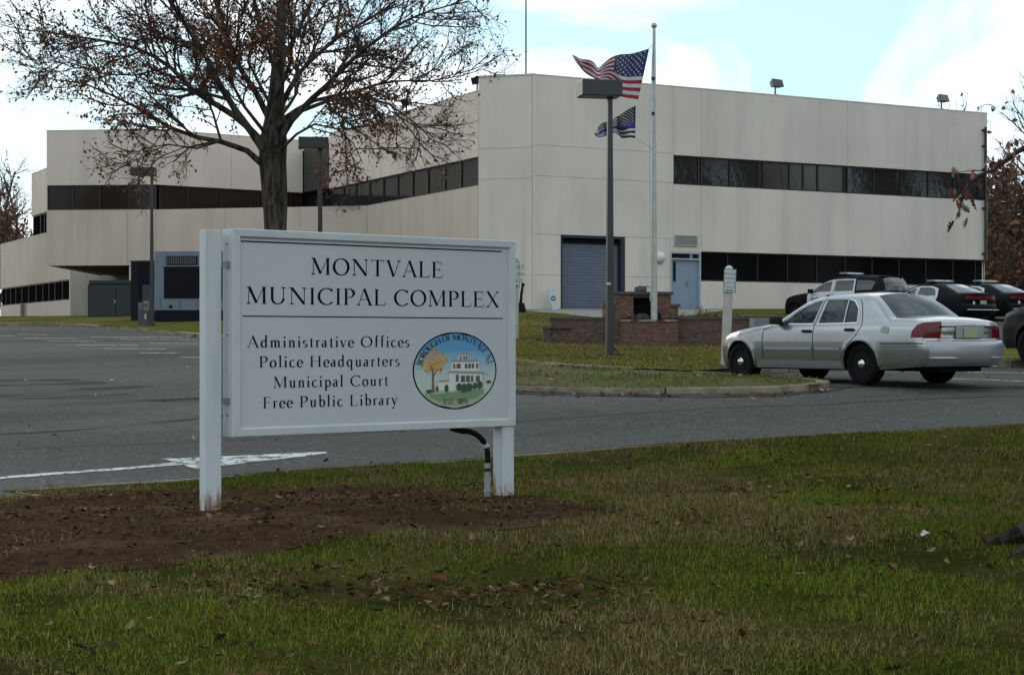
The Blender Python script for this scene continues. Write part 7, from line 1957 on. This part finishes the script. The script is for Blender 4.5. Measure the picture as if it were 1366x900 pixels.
# ---- the oak behind the sign; its limbs follow the photograph
YT = 36.0
tx, ty, _ = W3(367, 0, YT); tz = gz(tx, ty)
oak = thing('oak_tree', 'large half-bare oak with brown leaves standing behind the white sign', 'tree', (tx, ty, tz))
T1 = Tree(11); T1.scale = 1.15
def limb(pxs, r0, r1, d0, d1, sides=9):
    pts_ = dens([W3(px, py, YT) for px, py in pxs], .35)
    n = len(pts_); out = []
    for i, p in enumerate(pts_):
        t = i / (n - 1); out.append(Vector((p[0], p[1] + d0 + (d1 - d0) * t + .18 * noise.noise(Vector((i * .35, r0 * 99, 2))), p[2] + .05 * noise.noise(Vector((i * .5, r0 * 77, 5))))))
    rd = [.76 * (r0 + (r1 - r0) * (i / (n - 1)) ** .8) for i in range(n)]
    return out, rd
trunk = MB()
tp_, tr_ = limb([(367, 480), (367, 400), (367, 305), (366, 255), (364, 215), (366, 160), (370, 100), (374, 40), (382, -60), (388, -170)], .27, .05, 0, 0)
nt = len(tp_)
def trunk_r(z):
    zz = [tz - .2, tz + .25, tz + 1, 4.0, 5.0, 5.9, 6.6, 8, 11]; rr_ = [.50, .36, .28, .245, .29, .31, .19, .13, .05]
    return float(np.interp(z, zz, rr_))
tr_ = [trunk_r(p.z) for p in tp_]; tp_[0].z = min(tp_[0].z, tz - .2)
trunk.tube(tp_, tr_, 16)
tk = obj('trunk', trunk, M_BARK, oak, world=True, smooth=True, sharp=R(80))
limbs = [
    ([(356, 205), (340, 180), (318, 150), (298, 118), (283, 85), (262, 50), (240, 15), (215, -35), (195, -90)], .125, .025, -.1, -1.5),
    ([(352, 222), (332, 204), (300, 192), (268, 186), (235, 176), (200, 155), (168, 138), (130, 122), (92, 118)], .10, .018, -.1, -1.2),
    ([(354, 195), (325, 165), (290, 140), (250, 115), (215, 80), (165, 52), (110, 40), (55, 30), (8, 24)], .115, .016, .1, 1.6),
    ([(358, 160), (340, 125), (318, 90), (300, 50), (282, 0), (262, -60), (250, -120)], .10, .022, .2, .9),
    ([(372, 195), (392, 165), (420, 135), (455, 105), (495, 72), (530, 48), (575, 30), (628, 18)], .105, .014, -.2, -1.4),
    ([(373, 140), (395, 95), (425, 60), (465, 28), (505, 0), (545, -40)], .09, .02, .2, 1.4),
    ([(372, 175), (405, 152), (445, 138), (488, 140), (525, 152), (560, 178), (585, 205)], .075, .010, -.2, -2.0),
    ([(369, 90), (352, 50), (342, 0), (330, -60), (322, -120)], .07, .02, -.2, -.6),
    ([(373, 80), (395, 35), (418, -20), (440, -80)], .07, .02, .2, .8),
    ([(372, 160), (415, 130), (470, 112), (520, 98), (570, 92), (612, 84), (648, 72)], .08, .010, .2, 1.9),
    ([(374, 205), (400, 185), (425, 172), (455, 178), (478, 200), (492, 228)], .05, .010, -.3, -1.4),
    ([(358, 180), (335, 150), (320, 118), (335, 80), (345, 40)], .06, .02, -.4, -2.4),
    ([(366, 170), (380, 130), (398, 95), (405, 50), (400, 0)], .07, .02, -.5, -2.8),
    ([(364, 165), (350, 130), (330, 95), (310, 60), (310, 10)], .07, .02, .6, 3.2),
    ([(368, 150), (385, 110), (380, 60), (385, 0)], .06, .02, .6, 3.0),
    ([(300, 192), (270, 205), (235, 200), (205, 205), (190, 225)], .035, .008, -.5, -1.2),
    ([(215, 80), (170, 95), (130, 92), (90, 80), (40, 82)], .035, .008, 1.0, .2),
    ([(283, 85), (235, 60), (180, 20), (140, -10)], .04, .008, -.8, -1.8),
]
def px_of(q): return CX + F * q.x / q.y, CY - F * (q.z - EYE) / q.y
def leafp(q):
    px, py = px_of(q); v = math.exp(-((px - 320) / 190) ** 2) * math.exp(-((py - 140) / 110) ** 2) * .95 + .7 * math.exp(-((px - 455) / 60) ** 2 - ((py - 180) / 50) ** 2) + .5 * math.exp(-((px - 110) / 90) ** 2 - ((py - 60) / 80) ** 2)
    return min(1, .16 + 1.5 * v * min(1, max(.08, .45 + 1.9 * noise.noise(Vector((q.x * 1.1, q.y * 1.1, q.z * 1.1))))))
def LfO(q, lv): return (1.6, .72, .34)[lv]
allp = []
for pxs, r0, r1, a, b in limbs:
    p, rd = limb(pxs, r0, r1, a, b); mb = MB(); mb.tube(p, rd, 9); obj('limb', mb, M_BARK, oak, world=True, smooth=True, sharp=R(80))
    drp = .12 if pxs[-1][1] > 100 else 0
    T1.sprout(p, rd, 0, (3.9, 7.5, 9.5), LfO, leafp, tmin=.22, droop=drp)
T1.sprout(tp_[int(nt * .6):], tr_[int(nt * .6):], 0, (3.6, 6.5, 8), LfO, leafp, tmin=.1)
o = obj('branches', T1.big, M_TWIG, oak, world=True); o['kind'] = 'stuff'
o = obj('twigs', T1.tw, M_TWIG, oak, world=True); o['kind'] = 'stuff'
OAKB = [(.18, .064, .026), (.24, .095, .04), (.08, .036, .018), (.28, .13, .058), (.15, .045, .022)]
LPo = [p for p in T1.lp if px_of(p)[1] < 345]
o = relocal(leaf_mesh('crown', LPo, .09, OAKB, 3), oak); o['kind'] = 'stuff'

# ---- far trees: two kinds, copied
def far_tree(name, label, loc, hgt, seed, leafy, cols, dens_=(1.5, 2.0, 2.4), group=None, tw=M_TWIG2, leafsize=.36):
    t = Tree(seed); t.scale = 1.9
    e = thing(name, label, 'tree', loc, 0, group)
    p, rd = t.stick((0, 0, -.4), (t.r.uniform(-.05, .05), 0, 1), hgt * .86, .22, .05, 9, 8, t.big, wig=.05, trop=.05)
    mb = MB(); mb.tube(p, rd, 8); obj('trunk', mb, M_BARK, e)
    def lf_len(q, lv): 
        k = 1 - abs(q.z / hgt - .45) * .9; return (hgt * .30 * max(.3, k), hgt * .11, hgt * .05)[lv]
    t.big = MB(); t.sprout(p, rd, 0, dens_, lf_len, lambda q: leafy * max(0, 1.25 - q.z / hgt), tmin=.16)
    o = obj('limbs', t.big, M_BARK, e); o['kind'] = 'stuff'; o = obj('twigs', t.tw, tw, e); o['kind'] = 'stuff'
    if t.lp:
        o = leaf_mesh('crown', t.lp, leafsize, cols, seed); o.parent = e; o['kind'] = 'stuff'
    return e
RUST = [(.17, .075, .045), (.12, .06, .04), (.22, .11, .06), (.09, .05, .035)]
GREY = [(.10, .075, .06), (.07, .055, .045)]
tA = far_tree('bare_tree', 'tall bare pinkish-brown tree just right of the building end', (25.0, 88, 2.3), 13.5, 31, .12, RUST, (2.6, 2.6, 2.6), 'bare trees beyond the building')
tB = far_tree('rust_tree', 'rust-brown leafy tree low beyond the right end of the building', (26.6, 86, 2.2), 9.5, 47, .95, RUST, (4.2, 3.6, 3.2), 'trees with brown leaves beyond the building')
def cpy(o, label, x, y, z, sc, rz):
    c = copy_tree(o); c.location = (x, y, z); c.scale = (sc, sc, sc); c.rotation_euler = (0, 0, rz); c['label'] = label; return c
cpy(tA, 'tallest bare tree at the right edge, overlapping the dark SUV from behind', 29.5, 93, 2.3, 1.12, 2.0)
cpy(tA, 'bare tree behind the far right corner, mostly hidden by its neighbours', 27.5, 104, 2.4, .85, 4.0)
cpy(tB, 'rust-brown tree at the very right edge behind the police sedans', 30.2, 88, 2.2, 1.05, 1.4)
cpy(tB, 'brown tree in the second row behind the right end of the building', 27.8, 97, 2.3, 1.15, 3.1)
cpy(tB, 'low brown thicket tree at the foot of the trees right of the building', 28.0, 82, 2.0, .62, 5.0)
cpy(tB, 'lowest brown thicket tree beside the end wall of the building', 25.3, 83, 2.0, .55, .6)
cpy(tB, 'brown thicket tree low at the right edge above the second police sedan', 31.5, 84, 2.0, .60, 2.6)
for i, (x_, y_, s_, lab) in enumerate(((29, 104, 1.0, 'brown tree deep in the thicket, behind the police sedan roofs'), (33, 100, 1.1, 'brown tree deep in the thicket at the right edge of the picture'),
        (31.5, 108, 1.2, 'tallest brown tree at the back of the thicket past the building'), (27.3, 90, .8, 'middling brown tree directly beside the rain pipe corner'), (35, 96, 1.1, 'brown tree of the thicket just cut off by the right edge'),
        (29.5, 98, .9, 'middling brown tree in the centre of the thicket past the building'), (30.8, 80, .5, 'low brown bush-like tree above the second police sedan'), (26.4, 78, .42, 'smallest brown bush-like tree at the foot of the end wall'), (28.6, 92, .75, 'brown tree in front of the bare tree past the building'))):
    cpy(tB, lab, x_, y_, 2.2, s_, i * 1.9)
# left group
for i, (px, Y, sc, rz, src, lab) in enumerate(((8, 120, .95, .3, 'A', 'tall bare tree at the far left edge behind the low wing'), (30, 128, .92, 2.2, 'A', 'bare tree touching the upper left wall of the building'), (-12, 118, 1.0, 4.1, 'A', 'bare tree cut off by the left edge of the picture'),
                                               (18, 124, .98, 1.2, 'B', 'brown leafy tree behind the roof of the low left wing'), (-6, 112, .92, 3.6, 'B', 'brown leafy tree at the left edge, lower than the bare one'), (38, 134, .9, 5.2, 'B', 'brown leafy tree nearest the building on the left'))):
    cpy(tA if src == 'A' else tB, lab, (px - CX) / F * Y, Y, 2.6, sc, rz)
# wood beyond the car park on the right: what the big windows mirror
k = 0
for i in range(24):
    y = 0 + (i % 12) * 7.0 + (i // 12) * 3.4; x = 56 + 4 * math.sin(i * 1.7) + (i // 12) * 9
    c = copy_tree(tB if i % 3 else tA); s_ = (2.0 if i % 3 else 1.5) * (1 + .15 * math.sin(i * 2.3)); c.location = (x, y, 1.5); c.scale = (s_, s_, s_); c.rotation_euler = (0, 0, i * 1.3)
    c['label'] = 'tall autumn tree in the wood across the car park, out of view to the side'; c['group'] = 'trees across the car park'
for i in range(8):
    c = copy_tree(tB); c.location = (-62 + (i - 4.2) * 3.6, 137 + (i - 4.2) * 3.0 + 5 * (i % 2), 2.4); s_ = 1.3 + .2 * math.sin(i * 1.9); c.scale = (s_, s_, s_); c.rotation_euler = (0, 0, i * 2.6)
    c['label'] = 'autumn tree beyond the far left wing, out of view to the left'; c['group'] = 'trees beyond the left wing'
for i in range(9):
    x = -44 + (i % 3) * 4; y = 20 + i * 9
    c = copy_tree(tB); s_ = 1.5 + .2 * math.sin(i * 2.9); c.location = (x, y, 1.0); c.scale = (s_, s_, s_); c.rotation_euler = (0, 0, i * 2.1)
    c['label'] = 'autumn tree on the far side of the car park, out of view to the left'; c['group'] = 'trees left of the car park'

# ---- near tree at the right edge: flared root in view, one drooping branch across the facade
nx, ny = 4.44, 12.4; nz = gz(nx, ny)
nt_ = thing('near_oak_tree', 'big rough-barked tree at the right edge with one leafy branch hanging into view', 'tree', (nx, ny, nz))
mb = MB(); NSG = 30; prof = [(.85, -.15), (.70, .0), (.60, .1), (.53, .24), (.46, .42), (.40, .8), (.36, 1.6), (.33, 3.0), (.31, 4.6)]
for r_, z_ in prof:
    for k in range(NSG):
        a = 2 * math.pi * k / NSG; fl = 1 + .16 * math.cos(a * 5 + .6) * max(0, 1 - z_ / .7) + .05 * noise.noise(Vector((math.cos(a) * 3, math.sin(a) * 3, z_ * .7))) + .03 * abs(math.sin(a * 11 + z_ * .8))
        mb.v.append((r_ * fl * math.cos(a), r_ * fl * math.sin(a), z_))
for i in range(len(prof) - 1):
    for k in range(NSG):
        k2 = (k + 1) % NSG; mb.f.append((i * NSG + k, i * NSG + k2, (i + 1) * NSG + k2, (i + 1) * NSG + k)); mb.m.append(0)
obj('trunk', mb, M_BARK3, nt_, smooth=True, sharp=R(60))
for (a, L_) in ((2.9, .55), (3.6, .45), (4.3, .6)):
    mb = MB(); pts_ = [(.6 * math.cos(a), .6 * math.sin(a), .10), (.85 * math.cos(a + .1), .85 * math.sin(a + .1), .02), ((.85 + L_ * .5) * math.cos(a - .05), (.85 + L_ * .5) * math.sin(a - .05), -.03)]
    mb.tube(pts_, [.07, .03, .012], 8); obj('root', mb, M_BARK3, nt_, smooth=True)
T2 = Tree(5); T2.scale = 1.0
top_p = [Vector((0, 0, z)) for z in (4.4, 5.5, 7, 9, 11)]; mbt = MB(); mbt.tube(top_p, [.31, .27, .2, .12, .05], 12); obj('trunk_top', mbt, M_BARK3, nt_, smooth=True)
LB_ = MB()
for i in range(22):
    a = i * 2.4; z0 = 4.5 + i * .28; L_ = 5.4 - i * .14
    p, rd = T2.stick((0, 0, z0), (math.cos(a), math.sin(a), .42), L_, .12 - i * .004, .03, 9, 7, LB_, wig=.08, trop=.03)
    T2.sprout(p, rd, 0, (2.2, 3.2, 3.6), lambda q, lv: (1.7, .7, .32)[lv], lambda q: .9, tmin=.2)
# keep the crown clear of the view: nothing may dip below the sight line of the frame's top edge
def ok(v): X, Y, Z = v[0] + nx, v[1] + ny, v[2] + nz; return Y < 1 or (Z - EYE) / Y > .222 or abs(X) / Y > .33
def prune(mb):
    keep_ = [i for i, f in enumerate(mb.f) if all(ok(mb.v[k]) for k in f)]; used = {}; nv = []; nf = []
    for i in keep_:
        f = []
        for k in mb.f[i]:
            if k not in used: used[k] = len(nv); nv.append(mb.v[k])
            f.append(used[k])
        nf.append(tuple(f))
    m2 = MB(); m2.v = nv; m2.f = nf; m2.m = [0] * len(nf); return m2
obj('limbs', prune(LB_), M_BARK3, nt_, smooth=True)['kind'] = 'stuff'
obj('branches', prune(T2.big), M_TWIG, nt_)['kind'] = 'stuff'; obj('twigs', prune(T2.tw), M_TWIG, nt_)['kind'] = 'stuff'
lp = [p for p in T2.lp if ok(p + Vector((0, 0, -.15)))]
o = leaf_mesh('crown', lp, .27, OAKB, 8); o.parent = nt_; o['kind'] = 'stuff'  # crown out of view, spread and thickened with big leaves to shade the foreground
# the drooping branch
T3 = Tree(9); T3.scale = .4; Yb = 13.2
bp = dens([(0.0, 0, 4.4), (-.02, .25, 4.1)] + [tuple(Vector(W3(px, py, Yb)) - Vector((nx, ny, nz))) for px, py in ((1420, 165), (1385, 186), (1352, 206), (1328, 226), (1306, 234), (1292, 246), (1284, 262), (1281, 274))], .12)
bp = [Vector(p) for p in bp]; mb = MB(); mb.tube(bp, [.06 * (1 - i / len(bp)) ** 1.2 + .005 for i in range(len(bp))], 7); db = obj('drooping_branch', mb, M_TWIG, nt_, smooth=True)
vis = bp[int(len(bp) * .45):]
T3.sprout(vis, [.012] * len(vis), 1, (9, 9, 9), lambda q, lv: (.3, .26, .14)[lv], lambda q: .75, tmin=.02)
obj('branchlets', T3.tw, M_TWIG, db)['kind'] = 'stuff'
pk = random.Random(3); lpts = list(T3.lp)
for p in vis:
    for _ in range(3): lpts.append(p + Vector((pk.gauss(0, .06), pk.gauss(0, .06), pk.gauss(-.03, .055))))
LFC = [(.20, .085, .05), (.15, .065, .045), (.26, .13, .09), (.10, .045, .035), (.28, .16, .13)]
o = leaf_mesh('hanging_leaves', lpts, .10, LFC, 12, lobed=True); o.parent = db; o['kind'] = 'stuff'
